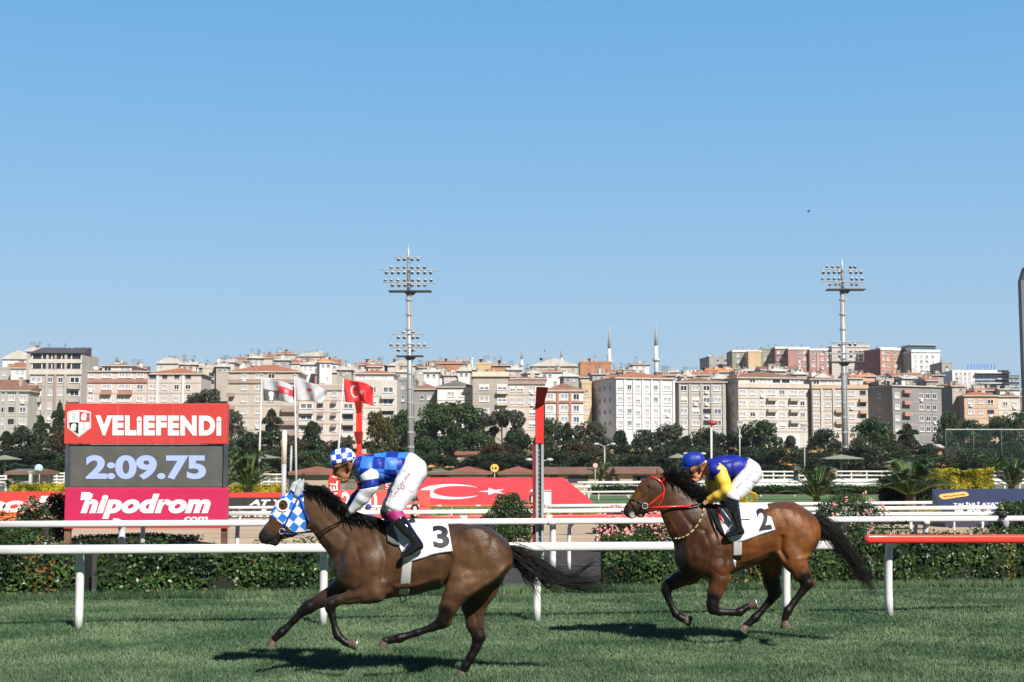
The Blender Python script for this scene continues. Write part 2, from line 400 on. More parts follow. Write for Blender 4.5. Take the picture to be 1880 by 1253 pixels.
# grass blades of the near turf (nobody could count them)
def blades(n, xr, yr, hh, name, mat, ground=0.0):
    r = rng; u = r.random(n); y = yr[0] + (yr[1] - yr[0]) * u ** 1.25
    half = (y * 0.375 + 0.6); x = (r.random(n) * 2 - 1) * half; x = np.clip(x, xr[0], xr[1]); keep = (y < 21.3 + x * SL)
    x, y = x[keep], y[keep]; n = len(x)
    patch = np.sin(x * 1.7 + np.sin(y * 2.3)) * np.sin(y * 1.3 + 1.1 * np.sin(x * .9)) + 0.5 * np.sin(x * 5.1 + y * 3.7) * np.sin(y * 6.1 - x * 2.2)
    h = hh * r.uniform(0.5, 1.35, n) * (1 + 0.38 * patch); a = r.uniform(0, 6.283, n); w = r.uniform(0.0022, 0.0042, n) * (y / 13)
    lean = r.normal(size=(n, 2)) * 0.55 * h[:, None]
    p = np.stack([x, y, np.full(n, ground)], 1); dx = np.stack([np.cos(a) * w, np.sin(a) * w, np.zeros(n)], 1)
    tip = p + np.stack([lean[:, 0], lean[:, 1], h], 1); mid = p + np.stack([lean[:, 0] * .35, lean[:, 1] * .35, h * .6], 1)
    V = np.stack([p - dx, p + dx, mid + dx * .8, tip, mid - dx * .8], 1).reshape(-1, 3)
    i = np.arange(n) * 5; F = np.stack([np.stack([i, i + 1, i + 2, i + 4], 1), np.stack([i + 4, i + 2, i + 3, i + 3], 1)], 1).reshape(-1, 4)
    me = bpy.data.meshes.new(name); tri = np.stack([np.stack([i, i + 1, i + 2], 1), np.stack([i, i + 2, i + 4], 1), np.stack([i + 4, i + 2, i + 3], 1)], 1).reshape(-1, 3)
    o = np_mesh(name, V, tri, mat, smooth=False); return o
GB = leafmat('grass_blade', (0.048, 0.100, 0.047), (0.148, 0.214, 0.112), 0.18, 0.55, 0.8)
o = blades(520000, (-12, 12), (10.6, 24.5), 0.034, 'grass', GB); tag(o, 'short mown green turf of the racing track', 'grass', kind='stuff')
# fringe of longer grass at the foot of the hedge
def fringe():
    n = 26000; r = rng; x = r.uniform(-9.5, 10.5, n); y = 21.55 + x * SL + np.abs(r.normal(size=n)) * 0.22 + 0.12 * np.sin(x * 2.1); h = r.uniform(.05, .16, n); a = r.uniform(0, 6.28, n); w = .006
    p = np.stack([x, y, np.zeros(n)], 1); dx = np.stack([np.cos(a) * w, np.sin(a) * w, np.zeros(n)], 1); tip = p + np.stack([r.normal(size=n) * .05, r.normal(size=n) * .04, h], 1)
    V = np.stack([p - dx, p + dx, tip], 1).reshape(-1, 3); i = np.arange(n) * 3; o = np_mesh('hedge_grass', V, np.stack([i, i + 1, i + 2], 1), GB, smooth=False)
    tag(o, 'longer grass fringe along the foot of the hedge', 'grass', kind='stuff')
fringe()

# ------------------------------------------------------------------ leaves
def leaf_cloud(pts, size, r, flat=0.0, nrm=None, aspect=0.55):
    """one small folded leaf quad per point -> V,F"""
    n = len(pts); d = r.normal(size=(n, 3)); d /= np.linalg.norm(d, axis=1)[:, None]
    if nrm is not None: 
        m = nrm + d * 0.75; m /= np.linalg.norm(m, axis=1)[:, None]
    else: m = d
    t = np.cross(m, r.normal(size=(n, 3))); t /= np.linalg.norm(t, axis=1)[:, None]; b = np.cross(m, t)
    s = size * r.uniform(0.6, 1.3, n)[:, None] if np.isscalar(size) else (size * r.uniform(0.7, 1.2, n))[:, None]
    V = np.stack([pts - t * s * .5, pts + b * s * aspect * .5 + m * s * .06, pts + t * s * .5, pts - b * s * aspect * .5 + m * s * .06], 1).reshape(-1, 3)
    i = np.arange(n) * 4; return V, np.stack([i, i + 1, i + 2, i + 3], 1)
HL = leafmat('hedge_leaf', (0.008, 0.028, 0.009), (0.066, 0.128, 0.032), 0.2, 0.38, 2.5)
HLY = leafmat('hedge_leaf_yellowing', (0.16, 0.14, 0.03), (0.24, 0.12, 0.03), 0.25, 0.5, 3)
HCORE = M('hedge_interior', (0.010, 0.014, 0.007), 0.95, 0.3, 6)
def hedge(x0, x1, hz, depth, label, name='hedge', yoff=21.9, n_per=1300, size=.068, group='clipped hedges beside the turf', mats=None, top=0.04):
    """hedge between two x positions along the course"""
    y = lambda x: yoff + x * SL
    xc = (x0 + x1) / 2; root = thing(name, label, name.replace('_', ' '), (xc, y(xc), 0), 0, group); L = x1 - x0
    b = MB(); k = max(2, int(L / .5)); vs = []
    for i in range(k + 1):
        x = x0 + L * i / k; X = x - xc; Y0 = y(x) - y(xc); hh = hz * .9 + .03 * math.sin(x * 3)
        vs += [(X, Y0 + .07, 0), (X, Y0 + .07, hh - .05), (X, Y0 + depth - .07, hh - .05), (X, Y0 + depth - .07, 0)]
    fs = [(i * 4 + j, i * 4 + j + 1, i * 4 + 5 + j, i * 4 + 4 + j) for i in range(k) for j in range(3)] + [(0, 3, 2, 1), (k * 4, k * 4 + 1, k * 4 + 2, k * 4 + 3)]
    b.add(vs, fs); b.build('branches', HCORE, root)
    r = np.random.default_rng(int(abs(x0) * 100) + 7); n = int(n_per * L); f = r.random(n)
    x = r.uniform(x0, x1, n); bump = .045 * np.sin(x * 3.3) + .035 * np.sin(x * 8.1 + 1) + r.normal(size=n) * .018
    zz = r.uniform(0.015, 1, n) * hz; yy = np.where(f < .62, 0.0, np.where(f < .85, r.uniform(0, depth, n), depth)); zz = np.where((f >= .62) & (f < .85), hz * .97 + r.normal(size=n) * top, zz)
    side = np.where(f < .62, -1.0, np.where(f < .85, 0, 1.0)); yb = yy + side * (bump + .04 * np.sin(zz * 9 + x * 2.2)) + r.normal(size=n) * .02; zz = zz + np.where(side == 0, bump * 1.3, 0)
    nr = np.stack([np.zeros(n), side, (side == 0) * 1.0], 1)
    pts = np.stack([x - xc, yb + x * SL - xc * SL, np.clip(zz, .02, 9)], 1); V, F = leaf_cloud(pts, size, r, nrm=nr)
    yel = ((np.sin(x * 1.9 + 2 * np.sin(x * .7)) > .93) & (r.random(n) < .35)) | (r.random(n) < .006)
    np_mesh('leaves', V, F, mats or [HL, HLY], root, smooth=False, mi=yel.astype(int)); return root
# ================================================================== town on the hill
WM = {}
def wall(name, col, var=.06): 
    g_ = sum(col) / 3; col = tuple((c * .76 + g_ * .24) * .90 for c in col)
    if name not in WM: WM[name] = M('wall_' + name, col, .85, var * 1.6, .45, bump=.15, bscale=3, detail=9, stretch=(1, 1, .22))
    return WM[name]
W_CREAM = wall('cream', (.56, .52, .46)); W_PINK = wall('pale_pink', (.56, .47, .42)); W_BEIGE = wall('beige', (.50, .43, .35)); W_GREY = wall('warm_grey', (.42, .39, .35))
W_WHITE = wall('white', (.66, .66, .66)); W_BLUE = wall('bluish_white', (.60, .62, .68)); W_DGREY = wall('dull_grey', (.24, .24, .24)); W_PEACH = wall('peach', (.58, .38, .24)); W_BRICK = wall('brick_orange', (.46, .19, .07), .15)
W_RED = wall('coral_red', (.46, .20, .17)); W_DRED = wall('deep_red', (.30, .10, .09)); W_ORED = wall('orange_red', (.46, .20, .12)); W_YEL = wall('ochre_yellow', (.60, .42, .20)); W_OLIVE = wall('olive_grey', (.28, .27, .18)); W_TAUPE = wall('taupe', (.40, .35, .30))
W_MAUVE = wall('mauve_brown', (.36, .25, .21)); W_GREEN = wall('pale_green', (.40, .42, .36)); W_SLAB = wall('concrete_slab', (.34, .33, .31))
TILE = M('roof_tile_red', (.30, .105, .055), .85, .25, .9, col2=(.40, .17, .09), bump=.4, bscale=5, stretch=(3, 1, 1), detail=8)
TILEB = M('roof_tile_brown', (.19, .095, .065), .85, .25, .9, col2=(.27, .14, .09), bump=.4, bscale=5, stretch=(3, 1, 1), detail=8)
TILEO = M('roof_tile_orange', (.50, .20, .07), .85, .2, .9, bump=.4, bscale=5, stretch=(3, 1, 1))
ROOFG = M('roof_grey_green', (.12, .125, .105), .8, .2, .6); ROOFD = M('roof_dark', (.06, .06, .065), .8, .2, .6); ROOFL = M('roof_light', (.48, .47, .45), .8, .15, .6)
GLD = M('window_dark', (.03, .035, .045), .12, .5, .7, spec=.7); GLC = M('window_curtain', (.36, .37, .40), .3, .35, 1.1, spec=.5); GLM = M('window_mid', (.12, .14, .18), .18, .5, .9, spec=.6)
FRW = M('window_frame_white', (.70, .70, .70), .5, .04, 3); BLINDM = M('roller_blind', (.66, .64, .58), .8, .08, 3); AWN = M('awning_fabric', (.60, .57, .50), .8, .1, 2)
GLB = M('blue_glass', (.05, .10, .15), .1, .3, .6, spec=.8)
WT = {}
def win_mesh(kind):
    """unit window, centred, outside face towards -Y"""
    if kind in WT: return WT[kind]
    g = {'c': GLC, 'd': GLD, 'm': GLM, 'b': GLM, 's': GLC, 'o': GLD}[kind]; b = MB(); t = .075
    if kind == 'o':    # dark loggia opening
        b.box(-.5, .5, -.02, .05, -.5, .5, 1); b.box(-.5, .5, -.06, -.02, -.52, -.44, 0)
    else:
        b.box(-.5, .5, .0, .05, -.5, .5, 1)
        for z in (-.5, .5 - t): b.box(-.5, .5, -.07, 0, z, z + t, 0)
        for x in (-.5, .5 - t): b.box(x, x + t, -.068, 0, -.5 + t, .5 - t, 0)
        b.box(-.03, .03, -.06, 0, -.5 + t, .5 - t, 0)
        if kind == 's':
            for x in (-.27, .27): b.box(x - .02, x + .02, -.05, 0, -.5 + t, .5 - t, 0)
        if kind == 'b': b.box(-.43, .43, -.05, -.01, -.05, .43, 2)
        b.box(-.56, .56, -.12, -.07, -.56, -.5, 0)
    me = bpy.data.meshes.new('window'); me.from_pydata(b.v, [], b.f)
    for m in (FRW, g, BLINDM): me.materials.append(m)
    me.polygons.foreach_set('material_index', b.m); WT[kind] = me; return me
def window(root, x, z, w, h, kind, y=0.0, rz=0.0):
    o = bpy.data.objects.new('window', win_mesh(kind)); COL.objects.link(o); o.parent = root; o.location = (x, y, z); o.scale = (w, 1, h); o.rotation_euler = (0, 0, rz); return o
BG = 'apartment buildings of the town'; S_ = 'houses and rooftops crowding the hillside'
def roof(root, kind, x0, x1, y0, y1, z, h, mat, ov=.5, name='roof', trim=None):
    b = MB(); a, c, d, e = x0 - ov, x1 + ov, y0 - ov, y1 + ov; b.box(a, c, d, e, z, z + .22, 1)
    z2 = z + .22; W = c - a; D = e - d; i = min(W, D) / 2
    if kind == 'hip':
        if W >= D: r = [(a + i * .98, (d + e) / 2, z2 + h), (c - i * .98, (d + e) / 2, z2 + h)]
        else: r = [((a + c) / 2, d + i * .98, z2 + h), ((a + c) / 2, e - i * .98, z2 + h)]
        v = [(a, d, z2), (c, d, z2), (c, e, z2), (a, e, z2)] + r
        b.add(v, [(0, 1, 5, 4), (1, 2, 5), (2, 3, 4, 5), (3, 0, 4)] if W >= D else [(0, 1, 4), (1, 2, 5, 4), (2, 3, 5), (3, 0, 4, 5)], 0)
    elif kind == 'gable':      # ridge parallel to the front
        v = [(a, d, z2), (c, d, z2), (c, e, z2), (a, e, z2), (a, (d + e) / 2, z2 + h), (c, (d + e) / 2, z2 + h)]; b.add(v, [(0, 1, 5, 4), (2, 3, 4, 5)], 0); b.add(v, [(1, 2, 5), (3, 0, 4)], 1)
    elif kind == 'gablef':     # gable facing the viewer
        v = [(a, d, z2), (c, d, z2), (c, e, z2), (a, e, z2), ((a + c) / 2, d, z2 + h), ((a + c) / 2, e, z2 + h)]; b.add(v, [(0, 4, 5, 3), (1, 2, 5, 4)], 0); b.add(v, [(0, 1, 4), (2, 3, 5)], 1)
    elif kind == 'mono':
        v = [(a, d, z2), (c, d, z2), (c, e, z2), (a, e, z2), (a, e, z2 + h), (c, e, z2 + h)]; b.add(v, [(0, 1, 5, 4), (1, 2, 5), (3, 0, 4), (2, 3, 4, 5)], 0)
    elif kind == 'monol':      # falling to the left
        v = [(a, d, z2), (c, d, z2), (c, e, z2), (a, e, z2), (c, d, z2 + h), (c, e, z2 + h)]; b.add(v, [(0, 4, 5, 3)], 0); b.add(v, [(0, 1, 4), (2, 3, 5), (1, 2, 5, 4)], 1)
    b.build(name, [mat, trim or W_CREAM], root)
rb = random.Random(4)
def bldg(label, x0, x1, ytop, ybase, Y, depth=12, wm=W_CREAM, rf=None, rows=(), cols=(), win=(8, 9), kinds='cccdmb', bands=(), pil=None, balc=(), rot=0.0, side=0, roofs='flat', name='apartment_building', group=BG, extra=None, chim=1, sidem=None, top=None, open_rows=(), slabs=True):
    """px description of a facade at distance Y; rot>0 turns the left side wall towards the viewer"""
    p0 = P(x0, ytop, Y); s = ppm((ytop + ybase) / 2, Y); zb = P(x0, ybase, Y).z - 5; a = R(rot)
    root = thing(name, label, 'building', (p0.x, Y, zb), a, group); W = (x1 - x0) / s / math.cos(a); H = p0.z - zb
    lx = lambda px: (px - x0) / s / math.cos(a); lz = lambda py: P(x0, py, Y).z - zb
    b = MB(); b.box(0, W, 0, depth, 0, H, 0)
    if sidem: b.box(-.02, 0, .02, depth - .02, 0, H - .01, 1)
    if slabs:
        for py in rows: z = lz(py + 11.5); b.box(.01, W - .01, -.05, 0, z - .11, z + .11, 2)
    b.build('wall', [wm, sidem or wm, W_SLAB], root)
    for (ya, yb, mt) in bands:
        m = MB(); m.box(-.12, W + .12, -.35, -.06, lz(yb), lz(ya)); m.build('facade_band', mt, root)
    for px, mt in (pil or []):
        m = MB(); m.box(lx(px) - .28, lx(px) + .28, -.32, -.055, 0, H - .3); m.build('pilaster', mt, root)
    for j, py in enumerate(rows):
        for i, px in enumerate(cols):
            w, h = (win if not isinstance(px, tuple) else (px[1], win[1])); q = px if not isinstance(px, tuple) else px[0]
            k = rb.choice(kinds) if j not in open_rows else 'o'
            if isinstance(px, tuple) and len(px) > 2: k = rb.choice(px[2])
            window(root, lx(q), lz(py), w / s / math.cos(a), h / s, k, -.06)
            if rb.random() < .10:
                m = MB(); m.box(lx(q) - .4, lx(q) + .4, -.42, -.07, lz(py + h * .5 + 5), lz(py + h * .5 + 1.5)); m.build('air_conditioner', FRW, root)
    for (px, py, w, h, mt) in balc:
        m = MB(); X = lx(px); hw = w / s / 2; z = lz(py); hh = h / s; m.box(X - hw, X + hw, -1.1, -1.0, z - hh, z, 0); m.box(X - hw, X - hw + .1, -1.0, -.06, z - hh, z, 0); m.box(X + hw - .1, X + hw, -1.0, -.06, z - hh, z, 0); m.box(X - hw + .1, X + hw - .1, -1.0, -.06, z - hh + .01, z - hh + .15, 1)
        m.build('balcony', [mt, W_SLAB], root)
    if side:      # windows on the visible side wall
        for py in rows:
            for t in np.linspace(.22, .78, side): o = window(root, 0, lz(py), 1.2, win[1] / s * .95, rb.choice('dmd'), depth * t, R(-90)); o.location.x = -.05
    if roofs == 'flat':
        m = MB(); 
        for (ax, bx, ay, by) in ((-.1, W + .1, -.1, .15), (-.1, W + .1, depth - .15, depth + .1), (-.1, .15, .15, depth - .15), (W - .15, W + .1, .15, depth - .15)): m.box(ax, bx, ay, by, H + .004, H + .7)
        m.build('parapet', wm, root)
    elif rf: roof(root, roofs, 0, W, 0, depth, H + .004, rf[1] / s, rf[0])
    if top:      # set-back penthouse: (xa,xb,ya,roofmat,roof h px, wall, window cols)
        xa, xb, ya, rm, rh, tw, tc = top; A, B_ = lx(xa), lx(xb); z1 = lz(ya); m = MB(); m.box(A, B_, .9, depth - 1, H + .004, z1); m.build('penthouse_wall', tw, root)
        roof(root, 'hip', A, B_, .9, depth - 1, z1 + .004, rh / s, rm, .6, 'penthouse_roof')
        zc = (H + z1) / 2
        for q in tc:
            px, w = (q if isinstance(q, tuple) else (q, win[0])); window(root, lx(px), zc, w / s, (z1 - H) * .72, rb.choice('ccsd'), .84)
    for i in range(chim + (1 if group == S_ else 0)):
        if rb.random() < .7: m = MB(); X4 = W * rb.uniform(.08, .92); w4 = rb.uniform(.5, 1.3); zt = H + (rf[1] / s * .4 if rf else .2); m.box(X4 - w4 / 2, X4 + w4 / 2, depth * .3, depth * .3 + 1.2, H - .2, zt + rb.uniform(.8, 1.5)); m.build('rooftop_box', rb.choice([W_GREY, W_WHITE, W_SLAB, W_PINK]), root)
        t = rb.uniform(.15, .85); m = MB(); X = W * t; zt = H + (rf[1] / s * .75 if rf else .7); m.box(X - .4, X + .4, depth * .4, depth * .4 + .7, H - .3, zt + 1.0, 0); m.box(X - .5, X + .5, depth * .4 - .1, depth * .4 + .8, zt + 1.004, zt + 1.18, 0); m.build('chimney', wall('chimney', (.40, .34, .29)), root)
        if rb.random() < .8:
            m = MB(); X2 = W * rb.uniform(.1, .9); zt = H + .6; m.tube([(X2, depth * .3, H), (X2, depth * .3, zt + 2.2)], .035, 5); 
            for q in range(3): m.tube([(X2 - .5, depth * .3, zt + 1.5 + .28 * q), (X2 + .5, depth * .3, zt + 1.5 + .28 * q)], .025, 4)
            m.build('aerial', DARK, root)
        if rb.random() < .4:
            X3 = W * rb.uniform(.1, .9); m = MB(); m.sphere((X3, depth * .15, H + .9), .34, 10, 0, (1, .35, 1)); m.tube([(X3, depth * .15 + .2, H), (X3, depth * .15 + .2, H + .9)], .05, 5); m.build('satellite_dish', GREY, root)
    if extra: extra(root, lx, lz, W, H, s)
    return root
F4 = [711, 733, 755, 777]
# ---- front row
bldg('grey green block with brown tiled roof at the left edge of the photo', -46, 53, 719, 800, 338, 12, W_GREEN, (TILEB, 26), [731, 753, 775], [(8, 9), (22, 11, 'oc'), (43, 12)], (9, 11), roofs='mono', pil=[(10 - 8, W_GREY), (12, W_GREY), (33, W_GREY)], bands=[(716, 721, M('green_eaves', (.10, .20, .12), .7, .1, 2))], chim=1)
def b2x(root, lx, lz, W, H, s):
    for py in (655, 673):
        m = MB(); m.box(lx(59), lx(150), -.02, .3, lz(py + 4.5), lz(py - 4.5)); m.build('glazed_strip', GLD, root)
        for q in range(6): m = MB(); X = lx(60 + q * 18); m.box(X - .1, X + .1, -.12, -.02, lz(py + 4.5), lz(py - 4.5)); m.build('mullion', FRW, root)
    m = MB(); v = [(-.4, -.8, H), (W + .2, -.8, H), (W + .2, 9, H + 1.9), (-.4, 9, H + 1.9), (.8, -.8, H)]; m.add([(-.4, -.8, H + .02), (W + .2, -.8, H + .02), (W + .2, 7, H + 2), (.6, 7, H + 2), (W + .2, 7, H), (-.4, 7, H)], [(0, 1, 2, 3), (1, 4, 2), (0, 3, 5), (2, 4, 5, 3)]); m.build('roof', ROOFD, root)
bldg('tall grey block with two glazed top floors, left of the scoreboard', 56, 151, 649, 800, 345, 14, W_GREY, None, [698, 722.5, 747, 771], [(68, 20, 'mc'), (94, 9), (113, 9), (139, 18, 'dm')], (9, 10), roofs='none', bands=[(660, 667, W_CREAM), (679, 688, W_CREAM)], balc=[(68, 706, 22, 9, W_GREY), (68, 730, 22, 9, W_GREY), (68, 754, 22, 9, W_GREY), (139, 706, 20, 9, W_GREY), (139, 730, 20, 9, W_GREY), (139, 754, 20, 9, W_GREY)], pil=[(88, W_GREY), (103, W_MAUVE), (122, W_GREY)], chim=2, extra=b2x)
bldg('pale pink block with orange band, seen over the left of the scoreboard', 152, 271, 683, 800, 350, 12, W_PINK, (TILEB, 7), [689.5, 711, 733, 755], [(168, 11), (197, 18, 'cs'), (230, 24, 'cs'), (258, 12)], (12, 9), roofs='hip', bands=[(696, 703, wall('rust_band', (.40, .17, .10)))], balc=[(197, 718, 18, 7, W_ORED), (232, 718, 24, 7, W_ORED)], chim=2, top=(186, 240, 672, TILEB, 4, W_WHITE, [(196, 14), (228, 20)]))
bldg('pink and peach block with small red pyramid roof behind the scoreboard', 272, 370, 688, 800, 351, 12, W_PINK, (TILE, 13), [692, 711, 733, 755], [(281, 13), (303, 9), (325, 9), (346, 10)], (12, 9), roofs='hip', open_rows=(0,), bands=[], pil=[(290, W_WHITE), (337, W_WHITE)], chim=1)
bldg('narrow shadowed beige block right of the scoreboard top', 372, 420, 676, 800, 372, 12, W_BEIGE, None, [689, 702], [402, (388, 9, 'o')], (8, 9), roofs='flat', rot=12, side=2, chim=1)
bldg('large beige block with wide red hip roof behind the two white flags', 420, 548, 684, 800, 345, 14, W_BEIGE, (TILE, 16), [691, 712, 734, 756, 778], [(449, 11, 'c'), (475, 11, 'c'), (499, 13, 'dc')], (11, 9), roofs='hip', bands=[(697, 704, W_MAUVE)], balc=[(425, 722, 14, 7, W_MAUVE), (425, 745, 14, 7, W_MAUVE), (533, 748, 29, 9, W_MAUVE), (533, 772, 29, 9, W_MAUVE), (533, 792, 29, 8, W_MAUVE)], chim=2)
bldg('cream block with brown window panels behind the Turkish flag', 549, 656, 711, 812, 347, 14, W_PINK, (TILEO, 3), [724, 746, 767, 788], [(563, 24, 'om'), (590, 10), (614, 10), (640, 18, 'om')], (10, 9), roofs='flat', bands=[(707, 717, W_TAUPE)], balc=[(563, 754, 26, 6, W_CREAM), (563, 775, 26, 6, W_CREAM), (640, 754, 20, 6, W_WHITE), (640, 775, 20, 6, W_CREAM), (640, 796, 20, 7, W_WHITE), (590, 735, 8, 7, W_MAUVE), (590, 757, 8, 7, W_MAUVE), (590, 778, 8, 7, W_MAUVE), (614, 735, 8, 7, W_MAUVE), (614, 757, 8, 7, W_MAUVE), (614, 778, 8, 7, W_MAUVE)], chim=1)
bldg('cream block with glazed top floor just left of the tall left mast', 655, 729, 698, 790, 352, 14, W_CREAM, None, [716, 738, 758], [(665, 10), (686, 10), (713, 20, 'om')], (10, 10), roofs='none', balc=[(713, 726, 24, 7, W_CREAM), (713, 748, 24, 7, W_CREAM)], chim=1, top=(652, 722, 687, TILE, 9, W_WHITE, [(664, 14), (683, 12), (706, 12)]))
bldg('white block with slate green hip roof right of the tall left mast', 803, 869, 712, 790, 352, 12, W_WHITE, (ROOFG, 14), [724], [(828, 13, 'c'), (854, 20, 's')], (12, 9), roofs='hip', chim=0)
bldg('low dark house with brown roof left of the white slate roofed block', 760, 804, 716, 790, 358, 12, W_DGREY, (TILEB, 11), [730], [(775, 6, 'd'), (788, 8, 'c')], (7, 8), roofs='hip', chim=1)
bldg('taupe block with yellow rooftop boxes behind the big tree', 868, 933, 692, 810, 348, 14, W_TAUPE, (TILE, 10), [711, 733, 755], [(889, 18, 'bc'), (922, 18, 'b')], (16, 10), roofs='mono', bands=[(683, 692, wall('pale_yellow', (.66, .58, .40)))], chim=3, balc=[(922, 718, 20, 6, W_CREAM), (922, 739, 20, 6, W_CREAM)])
bldg('dusty pink block with brown roof left of the finishing pole', 933, 1001, 697, 810, 349, 13, W_PINK, (TILEB, 10), [714, 736, 758, 779], [(941, 9), (955, 12), (977, 13)], (10, 10), roofs='mono', bands=[(699, 706, W_MAUVE)], chim=1)
bldg('white and orange striped block with brown mansard roof right of the finishing pole', 1001, 1071, 719, 810, 345, 13, W_WHITE, (TILEB, 16), [729, 750, 771], [(1010, 12), (1036, 14, 'c'), (1058, 11, 'md')], (11, 12), roofs='hip', bands=[(714, 719, W_ORED), (737, 740, W_ORED)], pil=[(1024, W_ORED), (1047, W_ORED)], chim=2)
bldg('narrow ochre block squeezed beside the bluish white block', 1068, 1086, 705, 800, 356, 10, W_YEL, None, [719, 740, 757], [1077], (6, 8), chim=0)
bldg('long bluish white block with shaded side wall and red roof', 1131, 1243, 695, 812, 345, 19, W_BLUE, (TILE, 15), [711, 733, 755, 777], [(1139, 9), (1156, 8), (1172, 8), (1189, 8), (1206, 8, 'cm'), (1228, 16, 'cs')], (9, 10), roofs='hip', rot=17, side=4, pil=[(1147, W_WHITE), (1164, W_WHITE), (1181, W_WHITE), (1198, W_WHITE), (1216, W_WHITE), (1240, W_WHITE)], chim=2)
bldg('pale grey block with brown roof beside the long bluish block', 1245, 1332, 703, 800, 350, 13, wall('pale_grey', (.50, .48, .46)), (TILEB, 11), [713, 735, 756, 777], [(1255, 13), (1277, 14, 'cb'), (1297, 13, 'dom'), (1317, 14)], (13, 10), roofs='hip', pil=[(1248, W_GREY), (1266, W_GREY), (1287, W_GREY), (1307, W_GREY), (1328, W_GREY)], chim=1)
bldg('wide pale block with penthouse and shaded side wall above the second jockey', 1355, 1490, 704, 806, 346, 16, W_CREAM, None, [720, 740, 761, 781], [(1363, 13), (1382, 10), (1400, 8), (1418, 17, 's'), (1439, 11), (1461, 17, 's'), (1478, 9)], (11, 9), roofs='none', rot=12, side=3, bands=[(704, 712, W_PINK)], balc=[(1418, 730, 18, 6, W_GREY), (1418, 751, 18, 6, W_GREY), (1418, 771, 18, 6, W_GREY), (1461, 730, 18, 6, W_GREY), (1461, 751, 18, 6, W_GREY), (1461, 771, 18, 6, W_GREY)], chim=2, top=(1358, 1484, 694, TILEB, 14, W_CREAM, [(1385, 12), (1405, 16), (1440, 40), (1466, 18)]))
bldg('cream block with glazed rooftop strip behind the right mast', 1491, 1593, 707, 806, 348, 14, W_PINK, None, [722, 743, 765, 785], [(1498, 11), (1520, 11), (1539, 12, 's'), (1563, 11), (1584, 11, 'o')], (11, 9), roofs='none', bands=[(707, 714, W_PEACH)], pil=[(1508, W_CREAM), (1530, W_CREAM), (1550, W_CREAM)], balc=[(1539, 752, 14, 6, W_PEACH), (1539, 773, 14, 6, W_PEACH), (1584, 733, 14, 6, W_PEACH), (1584, 754, 14, 6, W_PEACH)], chim=2, top=(1492, 1546, 697, ROOFL, 1.5, W_WHITE, [(1500, 12), (1514, 12), (1528, 12), (1540, 10)]))
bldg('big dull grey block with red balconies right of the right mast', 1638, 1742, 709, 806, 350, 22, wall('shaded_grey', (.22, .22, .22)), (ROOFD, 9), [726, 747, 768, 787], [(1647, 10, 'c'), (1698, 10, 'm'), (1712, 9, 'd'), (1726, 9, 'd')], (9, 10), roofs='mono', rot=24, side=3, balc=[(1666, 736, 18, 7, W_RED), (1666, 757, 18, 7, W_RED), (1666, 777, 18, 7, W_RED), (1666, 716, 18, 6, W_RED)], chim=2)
bldg('small cream block with red balconies behind the grey block', 1728, 1772, 710, 800, 372, 12, W_CREAM, (TILE, 6), [724, 742], [(1745, 16, 'od'), (1766, 5, 'd')], (8, 10), roofs='hip', balc=[(1748, 718, 20, 7, W_RED), (1748, 742, 20, 7, W_RED)], chim=1)
bldg('low peach and white terrace with red roof near the right edge', 1770, 1832, 728, 790, 362, 12, W_PEACH, (TILE, 9), [738, 757], [(1782, 12), (1800, 8), (1818, 12, 'od')], (10, 8), roofs='hip', chim=1)
bldg('low pale house beside the peach terrace at the right edge', 1832, 1872, 729, 790, 366, 12, W_CREAM, (TILEB, 5), [742, 760], [(1845, 9), (1862, 9)], (9, 8), roofs='hip', chim=1)
# ---- second and third rows, skyline
S = S_
def house(label, x0, x1, yt, yb, Y, wm, rm=None, rh=6, rk='hip', cols=(), rows=(), chim=1, rot=0, top=None, kinds='cddmc', win=(6, 6), depth=10, bands=()):
    return bldg(label, x0, x1, yt, yb, Y, depth, wm, (rm, rh) if rm else None, list(rows), list(cols), win, kinds, bands, roofs=(rk if rm else 'flat'), rot=rot, name='hillside_house', group=S, chim=chim, slabs=False, top=top)
house('white blank gable house rising at the top left corner of the town', 5, 58, 660, 700, 470, W_WHITE, ROOFL, 16, 'gablef', chim=2, rot=5)
house('small white house with red roof left of the tall grey block', 20, 56, 677, 716, 420, W_WHITE, TILE, 12, 'gable', [32, 42], [683], chim=2)
house('low grey house at the left edge under the white gable', -20, 19, 678, 716, 425, W_GREY, None, cols=[8], rows=[688])
house('flat cream roof terrace house right behind the tall grey block', 168, 225, 676, 700, 430, W_CREAM, TILEB, 6, 'hip', [190, 205], [682])
house('cream house with slanting roof above the pink and peach block', 288, 332, 668, 700, 440, W_CREAM, ROOFL, 11, 'gablef', [300, 318], [682], chim=2)
house('white house with loggias left of the narrow beige block', 328, 372, 674, 712, 425, W_WHITE, ROOFL, 5, 'monol', [335, 345, 357], [682, 697], chim=1)
house('dark fronted house in the gap left of the narrow beige block', 365, 392, 676, 720, 400, W_DGREY, TILEB, 4, 'hip', [378], [684])
house('pale gabled house with small dormer near the left end of the ridge', 395, 430, 666, 700, 455, W_CREAM, ROOFL, 6, 'monol', [410, 421], [674], chim=2)
house('cream ridge house with a red roof and white chimney', 428, 462, 664, 690, 470, W_WHITE, TILE, 9, 'gable', [440, 452], [668], chim=2)
house('pinkish ridge house with a palm-like aerial on top', 462, 500, 658, 690, 480, W_PINK, TILE, 8, 'gable', [480], [663], chim=2)
house('red roofed ridge house at the highest point of the left hill', 502, 545, 651, 690, 500, W_CREAM, TILE, 6, 'hip', [515, 530], [660, 672], chim=1)
house('wide house with a long red roof below the left summit', 528, 582, 668, 694, 450, W_CREAM, TILE, 8, 'gable', [545, 556, 570], [676], chim=1)
house('pale summit house with white terraces', 545, 590, 655, 672, 490, W_PINK, ROOFL, 9, 'monol', [560, 572], [661], chim=2)
